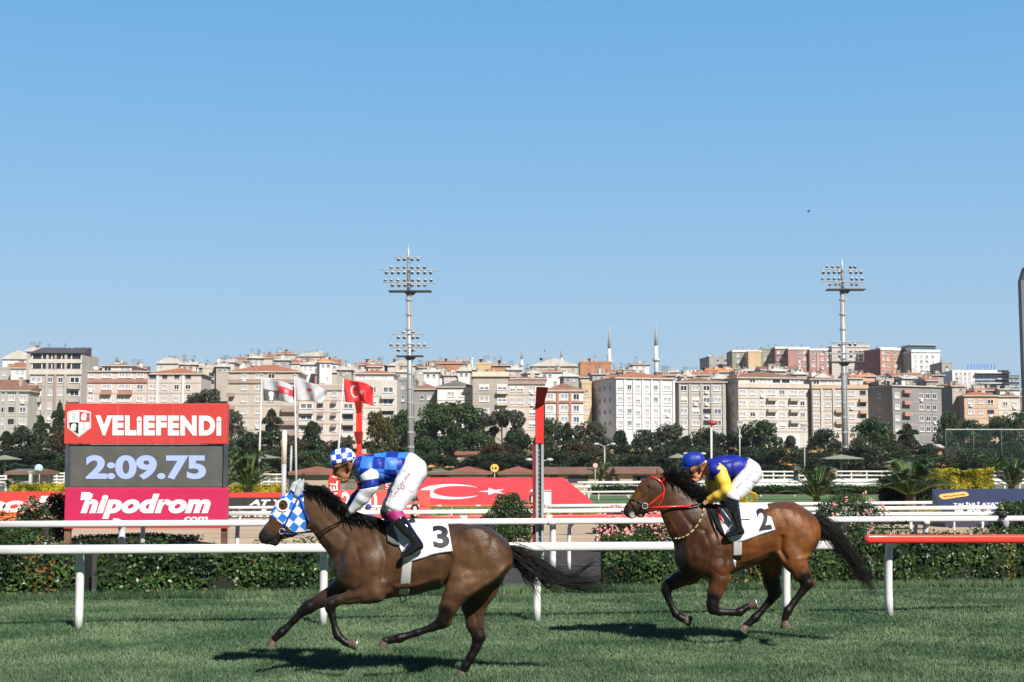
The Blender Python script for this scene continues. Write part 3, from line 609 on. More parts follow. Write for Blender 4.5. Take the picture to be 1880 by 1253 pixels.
house('white house with red slope right of the left summit', 580, 622, 668, 694, 465, W_WHITE, TILE, 9, 'gable', [592, 606, 614], [675], chim=2)
house('small dark roofed house with an orange terrace under the summit', 553, 604, 687, 712, 400, W_BRICK, TILEB, 12, 'hip', [], [], chim=1)
house('big blank beige gable wall behind the Turkish flag', 608, 662, 685, 720, 395, W_BEIGE, ROOFL, 17, 'gablef', [], [], chim=1)
house('red hip roofed house with rooftop tanks left of the tall left mast', 645, 706, 671, 700, 430, W_CREAM, TILE, 8, 'hip', [660, 684], [676], chim=3)
house('pale stepped house right behind the left mast', 712, 762, 672, 715, 430, W_CREAM, ROOFL, 9, 'gablef', [722, 742], [686, 700], chim=2)
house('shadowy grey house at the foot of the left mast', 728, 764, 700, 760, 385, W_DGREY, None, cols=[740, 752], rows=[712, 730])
house('cluttered brown roof house right of the left mast', 762, 800, 676, 700, 440, W_GREY, TILEB, 8, 'gable', [772, 788], [684], chim=3)
house('orange brick house with flat tiled roof on the ridge', 784, 858, 668, 690, 480, W_BRICK, TILE, 6, 'gable', [], [], chim=2)
house('white slanting gable house above the slate roof', 783, 846, 692, 720, 400, W_WHITE, ROOFL, 13, 'gablef', [820, 832], [700], chim=1)
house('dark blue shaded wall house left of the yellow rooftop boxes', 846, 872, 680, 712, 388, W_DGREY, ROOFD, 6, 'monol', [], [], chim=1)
house('ochre rooftop box on the ridge beside the white chimney pipe', 874, 902, 670, 690, 400, W_YEL, None, chim=2)
house('brown and ochre roof shed next to the ochre box', 903, 935, 672, 692, 402, W_BRICK, TILEB, 6, 'mono', chim=2)
house('small white house with blue awning above the brown mansard', 985, 1036, 684, 712, 420, W_WHITE, TILE, 6, 'hip', [1000, 1010], [690], chim=1, bands=[])
house('wide beige blank gable house on the ridge left of the first minaret', 976, 1060, 673, 700, 450, W_BEIGE, ROOFL, 14, 'gablef', [], [], chim=2)
house('bare brick upper storey right of the ridge gable', 1065, 1122, 668, 700, 430, W_BRICK, None, chim=1)
house('low red roofed house below the bare brick storey', 1066, 1130, 694, 712, 395, W_CREAM, TILE, 7, 'gable', [], [], chim=2)
house('white cube house left of the minaret with balcony', 1162, 1192, 670, 700, 430, W_WHITE, ROOFD, 2, 'hip', [1170, 1182], [676])
house('low reddish roof beside the first minaret', 1120, 1166, 686, 706, 410, W_PINK, TILE, 7, 'gable', chim=2)
house('distant pale house between the tall minaret and red roofs', 1206, 1250, 684, 700, 520, W_CREAM, ROOFL, 3, 'hip', [1220, 1236], [689], chim=2)
house('red roof house with dark gable above the pale grey block', 1266, 1318, 690, 712, 410, W_CREAM, TILE, 11, 'gable', [1300], [697], chim=2)
house('orange roofed house with tall chimney on the right ridge', 1300, 1352, 684, 708, 430, W_GREY, TILEO, 9, 'gable', [1330], [692], chim=3)
house('grey concrete stepped house left of the red towers', 1348, 1398, 682, 704, 410, W_SLAB, ROOFL, 6, 'monol', [1362, 1380], [690], chim=2)
house('cluttered grey rooftop house below the red apartment towers', 1398, 1456, 680, 702, 400, W_SLAB, TILEB, 8, 'gable', [1412], [690], chim=3)
house('brown roofed rooftop house left of the right mast', 1474, 1530, 694, 712, 390, W_PINK, TILE, 7, 'gable', [], [], chim=2)
house('pink rooftop storey right of the right mast', 1556, 1606, 692, 716, 395, W_PEACH, TILEO, 7, 'gable', [1572], [700], chim=2)
house('long red roof below the orange red tower', 1594, 1650, 704, 730, 392, W_DGREY, TILE, 11, 'mono', [1610, 1626], [716], chim=1)
house('grey rooftop house with red lean-to above the grey block', 1640, 1694, 692, 716, 400, W_GREY, TILE, 8, 'gable', [1656], [700], chim=2)
house('plant covered roof terrace above the grey block', 1690, 1732, 690, 712, 405, W_SLAB, ROOFD, 4, 'hip', [], [], chim=3)
house('white balconied house at the far right above the terrace', 1836, 1872, 716, 742, 385, W_WHITE, ROOFL, 2, 'hip', [1850], [722], chim=1)
house('brown arched roof house under the blue glass office', 1800, 1838, 718, 744, 388, W_DGREY, TILEB, 7, 'gable', [], [], chim=1)
# ---- tiny rooftop houses that make the jumble between the rows
TINY = [(62, 640, 26, 'the tall grey block with glazed floors'), (215, 668, 24, 'the pale pink block, right part'), (252, 672, 26, 'the gap between pink block and peach block'), (345, 664, 28, 'the peach block, right of its pyramid roof'), (408, 668, 22, 'the narrow beige block'),
 (470, 652, 24, 'the wide red hip roof, near its left end'), (518, 656, 26, 'the wide red hip roof, near its right end'), (566, 664, 24, 'the orange terrace house'), (598, 660, 22, 'the cream block with brown panels'), (632, 674, 26, 'the blank beige gable'), (688, 668, 24, 'the cream block by the left mast'), (738, 678, 24, 'the foot of the left mast cluster'),
 (792, 678, 26, 'the low dark house'), (826, 684, 22, 'the slate roof, left part'), (852, 676, 22, 'the slate roof, right part'), (945, 674, 24, 'the dusty pink block, left part'), (980, 680, 22, 'the dusty pink block, right part'), (1048, 686, 26, 'the mansard roof'), (1100, 682, 24, 'the shaded side of the bluish block'), (1150, 678, 26, 'the bluish block, left part of its roof'),
 (1228, 684, 24, 'the bluish block, right end of its roof'), (1262, 686, 22, 'the pale grey block, left part'), (1322, 690, 26, 'the pale grey block, right part'), (1366, 684, 22, 'the wide pale block penthouse, left side'), (1430, 676, 26, 'the penthouse of the wide pale block'), (1470, 682, 24, 'the wide pale block penthouse, right side'),
 (1510, 688, 24, 'the glazed rooftop strip, left part'), (1572, 690, 26, 'the glazed rooftop strip, right of the mast'), (1625, 696, 24, 'the dull grey block, left corner'), (1672, 690, 26, 'the dull grey block, middle'), (1712, 694, 22, 'the dull grey block, right part'), (1760, 704, 24, 'the small cream block with red balconies'), (1805, 712, 26, 'the low peach terrace')]
rq = random.Random(77)
for i_, (px_, yt_, w_, nm_) in enumerate(TINY):
    wm_ = rq.choice([(W_WHITE, 'white'), (W_CREAM, 'cream'), (W_GREY, 'grey'), (W_PINK, 'pinkish'), (W_TAUPE, 'taupe'), (W_SLAB, 'concrete')]); rm_ = rq.choice([(TILE, 'red'), (TILEB, 'brown'), (TILEO, 'orange'), (ROOFL, 'pale')]); rk_ = rq.choice(['gable', 'gablef', 'monol', 'mono', 'hip'])
    house('tiny %s house, %s roof, over %s' % (wm_[1], rm_[1], nm_), px_ - w_ / 2, px_ + w_ / 2, yt_ + 6, yt_ + 34, 372 + rq.uniform(-6, 18), wm_[0], rm_[0], rq.uniform(4, 8), rk_, [px_ - w_ * .22, px_ + w_ * .2], [yt_ + 12], chim=2, rot=rq.uniform(0, 14), win=(5, 5), depth=7)
# ---- upper right cluster
U = 'tall apartment blocks on the right hill'
def blk(label, x0, x1, yt, yb, Y, wm, rows, cols, win=(6, 6), rot=0, side=0, bands=(), kinds='cccm', sidem=None, top=None, chim=2, pil=None, depth=16):
    return bldg(label, x0, x1, yt, yb, Y, depth, wm, None, rows, cols, win, kinds, bands, rot=rot, side=side, group=U, sidem=sidem, top=top, chim=chim, pil=pil, slabs=False)
blk('low grey block with balconies at the left end of the right hill', 1302, 1345, 657, 690, 640, W_SLAB, [662, 671], [1318, 1332], kinds='dm', rot=8)
blk('olive and ochre block on the right hill', 1344, 1398, 646, 700, 620, W_OLIVE, [653, 664, 675], [1355, 1367], bands=[(643, 647, W_WHITE)])
blk('bright ochre blank stair tower between olive walls', 1373.5, 1397, 647.5, 698, 612, W_YEL, [], [], chim=0, depth=8)
blk('grey brown block right of the ochre stair tower', 1398, 1423, 643, 700, 622, W_OLIVE, [649, 660, 671], [1405, 1415], chim=1)
blk('dark red block with white windows', 1423, 1447, 640, 700, 615, W_DRED, [647, 659, 670], [1429, 1438], bands=[(637, 641, W_WHITE)], chim=1)
blk('coral red block with a plain red side and white cornice', 1447, 1486, 642, 700, 610, W_RED, [647, 659, 671], [1467, 1477], bands=[(637.5, 642.5, W_WHITE)], chim=2)
blk('coral and pink block with a central window column', 1486, 1527, 644, 700, 608, W_RED, [649, 660, 671], [1493, 1509, 1520], bands=[(640, 644, W_WHITE)], pil=[(1501, W_PINK), (1526, W_PINK)], chim=2)
blk('large beige block partly behind the right mast', 1527, 1596, 638, 700, 606, W_PINK, [647, 658, 669, 680], [1535, 1547, 1560, 1572, 1585], bands=[(634, 638, W_CREAM)], chim=4)
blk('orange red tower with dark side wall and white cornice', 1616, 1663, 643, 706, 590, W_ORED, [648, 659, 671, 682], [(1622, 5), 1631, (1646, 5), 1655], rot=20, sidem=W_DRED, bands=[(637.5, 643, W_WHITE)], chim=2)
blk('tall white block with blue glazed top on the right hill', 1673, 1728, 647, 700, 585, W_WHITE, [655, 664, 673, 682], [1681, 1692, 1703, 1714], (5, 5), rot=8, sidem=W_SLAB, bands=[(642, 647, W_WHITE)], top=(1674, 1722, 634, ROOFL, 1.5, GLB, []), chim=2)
blk('small grey balconied block right of the tall white block', 1729, 1748, 668, 706, 560, W_SLAB, [674, 684], [1738], kinds='d', chim=1)
# office with rooftop sign
def offx(root, lx, lz, W, H, s):
    for i in range(7):
        m = MB(); z0, z1 = lz(686 + i * 6 + 3.6), lz(686 + i * 6); m.box(lx(1790), W, -.2, 0, z0, z1); m.build('glass_band', GLB, root)
    for (xa, xb, py) in ((1790, 1851, 685), (1828, 1851, 696), (1797, 1856, 704)): m = MB(); m.box(lx(xa), lx(xb) + .3, -1.6, -.21, lz(py + 1.2), lz(py - .8)); m.build('canopy_slab', W_WHITE, root)
    lettering('YEDİMAVİ', lambda u, v: (lx(1776 + 52 * u), .4, lz(677.5 - 11 * v) if True else 0), M('blue_sign_letters', (.02, .10, .62), .5, .05, 3, emit=(.02, .10, .6, .25)), root, 'sign_lettering', bold=-.005, space=1.5)
    for q in range(9): m = MB(); X = lx(1777 + q * 6.3); m.tube([(X, .5, H), (X, .5, lz(668))], .05, 4); m.build('sign_strut', DARK, root)
bldg('white and glass office building carrying blue rooftop letters', 1748, 1852, 680, 760, 480, 20, W_WHITE, None, [687, 696, 705, 714], [1756, 1764, 1772, 1780], (4, 6), 'mcc', roofs='none', name='office_building', group=None, chim=0, extra=offx, slabs=False)
bldg('dark blue glass office just left of the edge tower', 1852, 1871, 693, 760, 520, 16, GLB, None, [699, 709, 719], [1861], (17, 4), 'm', name='office_building', group=None, chim=0, slabs=False, bands=[(692, 694, W_SLAB)])
# tower at the right edge
def twx(root, lx, lz, W, H, s):
    for i in range(22): 
        m = MB(); z = lz(528 + i * 12.5); m.box(lx(1880), lx(1888), -.08, 0, z - .9, z + .9); m.build('window', GLD, root)
    m = MB(); m.add([(0, 0, H), (W, 0, H), (W, 2.9, H), (0, 2.9, H), (W * .30, 0, lz(492)), (W, 0, lz(478)), (W, 2.9, lz(478)), (W * .30, 2.9, lz(492))], [(0, 1, 5, 4), (0, 4, 7, 3), (4, 5, 6, 7), (1, 2, 6, 5), (3, 7, 6, 2)]); m.build('roof', M('navy_cladding', (.02, .03, .06), .6, .1, 2), root)
bldg('tall slim grey tower with sloped dark cap cut by the right edge of the photo', 1874.5, 1900, 515, 760, 470, 3, wall('tower_grey', (.13, .16, .20)), None, [], [], roofs='none', name='tower', group=None, chim=0, extra=twx, slabs=False)
# ---- minarets
def minaret(px, ytip, ycone, ybal, ybase, Y, r, label, mat):
    s = ppm(650, Y); zb = P(px, ybase, Y).z - 4; z = lambda py: P(px, py, Y).z - zb; q = P(px, ybase, Y); root = thing('minaret', label, 'minaret', (q.x, Y, zb), 0, 'minarets on the skyline'); R_ = r / s
    m = MB(); m.tube([(0, 0, 0), (0, 0, z(ycone))], [R_ * 1.15, R_ * .85], 12); m.build('shaft', mat, root, smooth=True)
    m = MB(); m.tube([(0, 0, z(ybal + 3)), (0, 0, z(ybal)), (0, 0, z(ybal - 3))], [R_ * 1.1, R_ * 1.8, R_ * 1.8], 14); m.build('balcony', mat, root)
    m = MB(); m.tube([(0, 0, z(ycone)), (0, 0, z(ytip + 6)), (0, 0, z(ytip))], [R_ * .95, R_ * .18, .03], 12); m.build('spire', M('lead_spire', (.42, .43, .45), .5, .1, 1), root, smooth=True)
STN = wall('minaret_stone', (.62, .61, .59)); 
minaret(1119, 597, 640, 666, 700, 640, 3.6, 'white minaret with grey spire left of the taller one', STN)
minaret(1205, 590, 635, 662, 700, 640, 3.9, 'tallest white minaret with a balcony ring near its foot', STN)
minaret(958, 634, 660, 671, 690, 1900, 2.6, 'faint hazy minaret left of the finishing pole', STN)
minaret(1031, 632, 657, 664, 690, 1900, 2.6, 'faint hazy minaret right of the finishing pole', STN)
m = MB(); q = P(866, 690, 470); root = thing('flue_pipe', 'white flue pipe sticking up beside the ochre rooftop box', 'pipe', (q.x, 470, q.z - 1)); m.tube([(0, 0, 0), (0, 0, 6.5)], .38, 10); m.build('pipe', W_WHITE, root, smooth=True); m = MB(); m.tube([(0, 0, 6.3), (0, 0, 7)], .55, 10); m.build('cowl', W_WHITE, root)
# ================================================================== trees
TM = {
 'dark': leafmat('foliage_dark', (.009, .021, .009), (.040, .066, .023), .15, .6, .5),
 'green': leafmat('foliage_green', (.016, .040, .012), (.070, .120, .034), .2, .55, .45),
 'olive': leafmat('foliage_olive', (.030, .036, .020), (.095, .105, .065), .15, .6, .5),
 'brown': leafmat('foliage_rust', (.035, .030, .012), (.13, .070, .024), .2, .6, .35),
 'yellow': leafmat('foliage_yellowish', (.045, .050, .014), (.13, .11, .026), .2, .6, .4)}
BARK = M('bark', (.10, .075, .05), .9, .3, 6, bump=.6)
TMPL = {}
def crown_pts(kind, seed, n):
    r = np.random.default_rng(seed); pts = []
    if kind == 'conifer':
        for i in range(n):
            t = r.random() ** .75; ly = int(t * 9); tt = (ly + r.random() * .75) / 9; rad = (1 - tt * .96) ** .62 * .5 * (0.82 + .28 * math.sin(ly * 2.7 + seed)); a = r.uniform(0, 6.283); k = .62 + .38 * r.random() if r.random() < .8 else r.random()
            rr = rad * k * (1 + .22 * math.sin(3 * a + ly)); pts.append((rr * math.cos(a), rr * math.sin(a), .04 + .96 * tt - .05 * k))
    else:
        nc = 38 if kind == 'round' else 24; cen = []
        for i in range(nc):
            a = r.uniform(0, 6.283); e = r.uniform(-1.0, 1); q = .36 * r.uniform(.35, 1.0); zc = .48 + .36 * e; wd_ = math.sqrt(max(.10, 1 - (abs(e) if e > 0 else abs(e) * .6) ** 2)); cen.append((q * wd_ * math.cos(a) * 1.1, q * wd_ * math.sin(a) * 1.1, zc, r.uniform(.10, .19)))
        if kind == 'spread': cen = [(c[0] * 1.35, c[1] * 1.35, .55 + (c[2] - .55) * .8 + .1 * abs(c[0]), c[3] * .8) for c in cen]
        per = n // nc
        for c in cen:
            d = r.normal(size=(per, 3)); d /= np.linalg.norm(d, axis=1)[:, None]; rad = c[3] * (1 - .45 * r.random(per) ** 2); p = d * rad[:, None]; p[:, 2] *= .72; pts += [(c[0] + q[0], c[1] + q[1], c[2] + q[2]) for q in p]
    return np.array(pts)
def tmpl(kind, mk_, seed, n=6200, leaf=.046):
    key = (kind, mk_, seed)
    if key in TMPL: return TMPL[key]
    r = np.random.default_rng(seed + 50); p = crown_pts(kind, seed, n); V, F = leaf_cloud(p, leaf, r, aspect=.8)
    second = {'dark': 'brown', 'green': 'yellow', 'olive': 'olive', 'brown': 'dark', 'yellow': 'green'}[mk_]
    patch = (np.sin(p[:, 0] * 9 + seed) + np.sin(p[:, 2] * 8 + p[:, 1] * 6 + seed * 2)) > (1.72 if mk_ in ('dark', 'green') else .9)
    o = np_mesh('crown', V, F, [TM[mk_], TM[second]], None, smooth=False, mi=patch.astype(int)); me = o.data; bpy.data.objects.remove(o)
    b = MB(); b.tube([(0, 0, -.06), (.01, 0, .25), (-.01, .01, .55), (0, 0, .85 if kind == 'conifer' else .72)], [.028, .021, .014, .004], 7)
    for i in range(9):
        a = r.uniform(0, 6.283); z = r.uniform(.25, .65); L = r.uniform(.18, .34) * (.7 if kind == 'conifer' else 1); b.tube([(0, 0, z), (L * .5 * math.cos(a), L * .5 * math.sin(a), z + .08), (L * math.cos(a), L * math.sin(a), z + (.04 if kind == 'conifer' else .2))], [.010, .006, .002], 5)
    t = b.build('trunk', BARK); tm = t.data; bpy.data.objects.remove(t); TMPL[key] = (me, tm); return TMPL[key]
rt = random.Random(9)
def tree(px, ytop, ybase, wpx, Y, kind, col, label, seed=None, name=None, group='trees along the far side of the racecourse'):
    s = ppm(ytop, Y); q = P(px, ybase, Y); H = (ybase - ytop) / s * 1.04; Wd = wpx / s; seed = seed if seed is not None else rt.randrange(3)
    nm = name or {'conifer': 'conifer_tree', 'round': 'broadleaf_tree', 'spread': 'spreading_tree'}[kind]; zb = min(q.z, float(terz(q.x, Y)) + .2) if ybase > 850 else q.z
    H += q.z - zb; root = thing(nm, label, 'tree', (q.x, Y, zb), rt.uniform(0, 6.28), group); me, tm = tmpl(kind, col, seed)
    c = bpy.data.objects.new('crown', me); t = bpy.data.objects.new('trunk', tm)
    for o in (c, t): COL.objects.link(o); o.parent = root
    k = Wd * (1.22 if kind != 'conifer' else 1.30); c.scale = (k, k, H); t.scale = (H * .8, H * .8, H); return root
T = [ # px, ytop, ybase, width, Y, kind, colour, label
 (10, 792, 872, 62, 232, 'conifer', 'dark', 'dark tree at the extreme left edge below the green roof'),
 (38, 778, 872, 58, 226, 'round', 'dark', 'dark bushy tree below the grey green block'),
 (72, 764, 872, 56, 236, 'conifer', 'dark', 'pointed dark tree below the tall grey block'),
 (106, 738, 870, 44, 246, 'conifer', 'dark', 'tall pointed tree whose tip stands at the left edge of the scoreboard'),
 (128, 775, 872, 60, 240, 'round', 'brown', 'rust tinged tree hidden behind the left of the scoreboard'),
 (377, 709, 800, 84, 300, 'round', 'olive', 'greyish olive tree rising over the right end of the scoreboard'),
 (425, 748, 868, 56, 252, 'round', 'olive', 'loose olive tree beside the right edge of the scoreboard'),
 (455, 790, 872, 56, 236, 'round', 'dark', 'dark low tree behind the palm and thin pole'),
 (497, 752, 868, 66, 248, 'conifer', 'dark', 'pointed conifer under the first white flag'),
 (538, 800, 870, 56, 236, 'round', 'brown', 'rusty low tree between the pointed conifers'),
 (572, 774, 870, 66, 244, 'conifer', 'dark', 'pointed conifer under the second white flag'),
 (612, 808, 870, 60, 236, 'round', 'dark', 'dark low tree behind the blue check helmet'),
 (640, 800, 868, 40, 250, 'conifer', 'olive', 'thin olive conifer left of the red post with black bands'),
 (694, 750, 858, 66, 252, 'round', 'yellow', 'yellowish broad tree right of the red post with black bands'),
 (738, 746, 856, 66, 262, 'round', 'green', 'green tree directly behind the tall left mast'),
 (780, 798, 868, 50, 240, 'round', 'green', 'green low tree over the back of the first jockey'),
 (800, 738, 850, 84, 258, 'round', 'green', 'large rounded green tree right of the left mast'),
 (846, 734, 846, 104, 264, 'round', 'green', 'biggest rounded green tree below the slate roofed block'),
 (878, 790, 852, 70, 246, 'round', 'green', 'green lower tree in front of the biggest green tree'),
 (922, 741, 850, 84, 256, 'spread', 'olive', 'spreading open tree below the dusty pink block'),
 (905, 812, 868, 60, 236, 'round', 'brown', 'rusty bush like tree above the yellow round sign'),
 (948, 790, 868, 60, 240, 'round', 'dark', 'dark tree just left of the finishing pole'),
 (1010, 766, 866, 56, 250, 'round', 'green', 'green tree just right of the finishing pole'),
 (1042, 776, 868, 50, 244, 'conifer', 'dark', 'pointed dark tree right of the finishing pole'),
 (1085, 772, 866, 70, 252, 'round', 'olive', 'olive tree below the shaded side of the bluish block'),
 (1068, 812, 870, 60, 234, 'round', 'brown', 'brown dry tree above the small pink round sign'),
 (1140, 790, 868, 56, 242, 'conifer', 'dark', 'dark conifer under the left part of the bluish block'),
 (1185, 784, 866, 58, 246, 'round', 'dark', 'dark tree above the head of the bay horse'),
 (1232, 777, 866, 72, 250, 'round', 'olive', 'wide olive tree above the blue helmet'),
 (1262, 800, 868, 44, 240, 'conifer', 'dark', 'short dark conifer left of the red bowl lamp'),
 (1296, 784, 866, 58, 246, 'round', 'dark', 'dark tree behind the red bowl lamp'),
 (1338, 782, 866, 58, 250, 'spread', 'dark', 'open dark tree between the red bowl lamp and round green tree'),
 (1396, 770, 864, 74, 248, 'round', 'green', 'dense round green tree below the wide pale block'),
 (1372, 818, 868, 60, 236, 'round', 'dark', 'dark low tree in front of the dense round one'),
 (1452, 800, 866, 46, 250, 'conifer', 'olive', 'thin olive conifer beside the tall lamp post'),
 (1515, 786, 862, 66, 246, 'round', 'dark', 'very dark round tree left of the right mast'),
 (1478, 822, 868, 50, 238, 'round', 'dark', 'low dark tree by the lamp post and board fence'),
 (1604, 765, 862, 74, 250, 'round', 'green', 'full green tree right of the right mast'),
 (1578, 800, 866, 40, 240, 'round', 'olive', 'slim olive tree touching the right mast'),
 (1636, 812, 866, 60, 238, 'round', 'dark', 'low dark tree between the two full trees at the right'),
 (1668, 778, 860, 64, 244, 'conifer', 'dark', 'dark pointed tree in front of the dull grey block'),
 (1744, 753, 850, 46, 262, 'round', 'green', 'light green tree at the corner of the dull grey block'),
 (1788, 766, 850, 60, 258, 'round', 'green', 'green tree below the peach terrace'),
 (1838, 762, 850, 66, 260, 'round', 'green', 'green tree below the low pale house at the right'),
 (1872, 752, 850, 60, 256, 'round', 'green', 'green tree cut by the right edge of the photo'),
 (1800, 800, 864, 62, 238, 'conifer', 'dark', 'dark pointed tree inside the net fence'),
 (1858, 806, 864, 56, 236, 'round', 'dark', 'dark tree inside the net fence at the right edge'),
 (1760, 816, 864, 50, 236, 'round', 'olive', 'pale flowering bush like tree by the ball net'),
 (1706, 812, 866, 44, 236, 'round', 'dark', 'low dark tree left of the ochre mound'),
]
for t in T: tree(*t)
# lower understorey: shrubs filling the belt, each on its own
U_ = ['behind the left of the scoreboard', 'behind the scoreboard screen', 'behind the right of the scoreboard', 'left of the thin grey flagpole', 'under the first white flag', 'under the second white flag', 'behind the first jockey helmet', 'right of the red banded post', 'over the back of the first jockey', 'below the big green tree', 'below the retaining wall', 'left of the finishing pole', 'right of the finishing pole', 'beside the pink round sign', 'above the small brown roofed hut', 'above the bay horse head', 'left of the blue helmet', 'right of the blue helmet', 'under the dense round tree', 'left of the lamp post pair', 'right of the lamp post pair', 'left of the right mast', 'right of the right mast', 'in front of the dull grey block', 'left of the tennis net', 'behind the yellow hedge']
for i, w in enumerate(U_):
    px = 20 + i * 71 + rt.uniform(-18, 18); tree(px, 824 + rt.uniform(-10, 12), 878, 88, 222 - rt.uniform(0, 12), 'round', rt.choice(['dark', 'dark', 'green', 'green', 'dark', 'brown']), 'low dark shrub ' + w, name='shrub', group='shrubs at the foot of the tree belt')
# ================================================================== hedges and rails
hx = lambda px: G(px, 1062).x * 1.0
hedge(G(-60, 1085).x - 1, G(199, 1083).x, .80, .75, 'leafy clipped hedge at the left end, left of the dark soil gap')
hedge(G(234, 1081).x, G(925, 1066).x, .72, .75, 'long leafy hedge behind the dark bay horse')
hedge(G(1090, 1062).x, G(1900, 1048).x + 1, .84, .75, 'leafy hedge behind the bay horse and the red rail')

def rail_pt(px, py, s):
    """point at which one metre measures s px"""
    Y = FPX / s; return P(px, py, Y)
def rail(name, label, cat, a, b, rad, mat, posts, dz_off=0.28, prad=.05, group=None, flat=(1, .78), joints=0, lean=None, seg=None, post_mat=None, jointmat=None, endcap=False, thickpost=()):
    """a,b = Vector ends of the rail axis; posts = list of x along it"""
    root = thing(name, label, cat, (a.x, a.y, 0), 0, group); A = a - root.location; B_ = b - root.location; d = (B_ - A)
    m = MB(); pts = [A + d * t for t in np.linspace(0, 1, 12)]; rr = [rad] * 12
    if endcap: pts = [A - d.normalized() * .05, A - d.normalized() * .035, A] + pts[1:]; rr = [rad * .35, rad * .8, rad] + [rad] * 11
    m.tube(pts, rr, 20, flat=flat, sq=3.2); m.build('rail', mat, root, smooth=True)
    nrm = Vector((-d.y, d.x, 0)).normalized()          # away from the camera
    for i, (x, lz) in enumerate(posts):
        t = (x - a.x) / d.x; q = A + d * t; m = MB(); off = nrm * dz_off; foot = q + off * (lean[i][1] if lean else 1) + Vector(((lean[i][0] if lean else 0), 0, 0)); foot.z = lz
        top = q + Vector((0, 0, -rad * .5)); c = curve_pts([foot, foot * .4 + (q + off) * .6 - Vector((0, 0, .06)), q + off * .80 - Vector((0, 0, rad * 1.7)), q + off * .3 - Vector((0, 0, rad * 1.05)), top], 12)
        m.tube([Vector(p) for p in c], [prad] * 9 + [prad * .9, prad * .8, prad * .7], 12); m.build('post', post_mat or WHITE, root, smooth=True)
    for i in range(joints):
        t = (i + .5) / joints; q = A + d * t; m = MB(); m.tube([q - d.normalized() * .09, q + d.normalized() * .09], rad * 1.12, 12, flat=flat); m.build('joint_sleeve', jointmat or WHITE, root, smooth=True)
    return root
NR = 'rails along the race track'; REDR = M('bright_red_rail', (.60, .045, .03), .3, .08, 2, spec=.5)
RAILM = M('rail_white_plastic', (0.64, 0.64, 0.65), 0.3, 0.05, 3, spec=.5, col2=(.56, .56, .58), detail=8)
# nearest rail: axis through pixels, feet at traced pixels
def near_rail(name, label, pa, pb, feet, mat, rad, lean, group=NR, endcap=False):
    fa = [G(*f) for f in feet]; 
    # line through feet; the rail hangs .29 m nearer the course
    ydir = SL
    y0 = fa[0].y - fa[0].x * ydir
    def on(px, py):
        Y = y0 - .29; u = (px - IW / 2) / FPX; v = (IH / 2 - py) / FPX; k = 1 / (CT - v * ST); Yp = Y / (1 - ydir * u * k); return P(px, py, Yp)
    a, b = on(*pa), on(*pb); return rail(name, label, 'rail', a, b, rad, mat, [(f.x, 0.0) for f in fa], prad=.05, lean=lean, group=group, endcap=endcap)
near_rail('rail', 'nearest white plastic running rail behind the leading horse', (-60, 1010.5), (1537, 1001), [(152, 1156), (598, 1150), (993, 1143), (1457, 1136)], RAILM, .054, [(0, 1), (0, 1), (0, 1), (0, 1)])
near_rail('rail', 'bright red running rail on a white post at the right edge', (1594, 990), (1960, 989.5), [(1639, 1132)], REDR, .055, [(0, 1)], endcap=True)
# second rail behind the hedge
a = rail_pt(-40, 963.5, 108); b = rail_pt(1930, 952, 88)
X2 = lambda px: a.x + (b.x - a.x) * ((px + 40) / 1970) * (88 * 1.0) / (88 + (108 - 88) * (1 - (px + 40) / 1970) * 0 + 0)
def along(a, b, px):
    """x on segment ab that projects to px"""
    lo, hi = 0.0, 1.0
    for _ in range(40):
        t = (lo + hi) / 2; p = a + (b - a) * t; d = p.y * CT + (p.z - CAMZ) * ST; q = IW / 2 + FPX * p.x / d
        if q < px: lo = t
        else: hi = t
    return (a + (b - a) * lo).x
rail('rail', 'second white running rail just beyond the hedge', 'rail', a, b, .058, RAILM, [(along(a, b, p), 0) for p in (84, 263, 438, 906, 1052, 1240, 1410, 1561, 1692, 1860)], .26, .038, group=NR)
for px, lab in ((222, 'stout white post at the soil gap under the scoreboard'), (1015, 'stout white hooked post right of the finishing pole'), (1701, 'stout white hooked post under the second rail, right of the horses')):
    s = 104 if px < 500 else (97 if px < 1200 else 90); q = rail_pt(px, 960, s); q.y -= .12; root = thing('rail_post', lab, 'post', (q.x, q.y, 0), 0, 'stout white posts at the second rail'); m = MB()
    c = curve_pts([(0, .2, 0), (0, .2, q.z * .7), (0, .16, q.z - .06), (-.02, .02, q.z + .01), (-.10, -.03, q.z + .02)], 16); m.tube([Vector(p) for p in c], .06, 14); m.build('post', WHITE, root, smooth=True)
    m = MB(); m.box(-.09, .09, .11, .29, -.01, .03); m.build('base_plate', GREY, root)
# red and white rail of the sand track seen over the second rail
a = rail_pt(770, 950.5, 74); b = rail_pt(1950, 944, 62)
SANDR = rail('rail', 'thin red rail with white sleeves behind the second rail', 'rail', a, rail_pt(1232, 948, 70), .05, M('pale_red_plastic', (.60, .07, .07), .4, .1, 3), [(along(a, b, p), 0) for p in (830, 1100)], .2, .03, group=NR, joints=3)
a = rail_pt(1490, 944.5, 66); b = rail_pt(1950, 943, 60)
rail('rail', 'upper white rail showing just above the second rail on the right', 'rail', a, b, .055, RAILM, [(along(a, b, p), 0) for p in (1600, 1760, 1850)], .2, .03, group=NR)
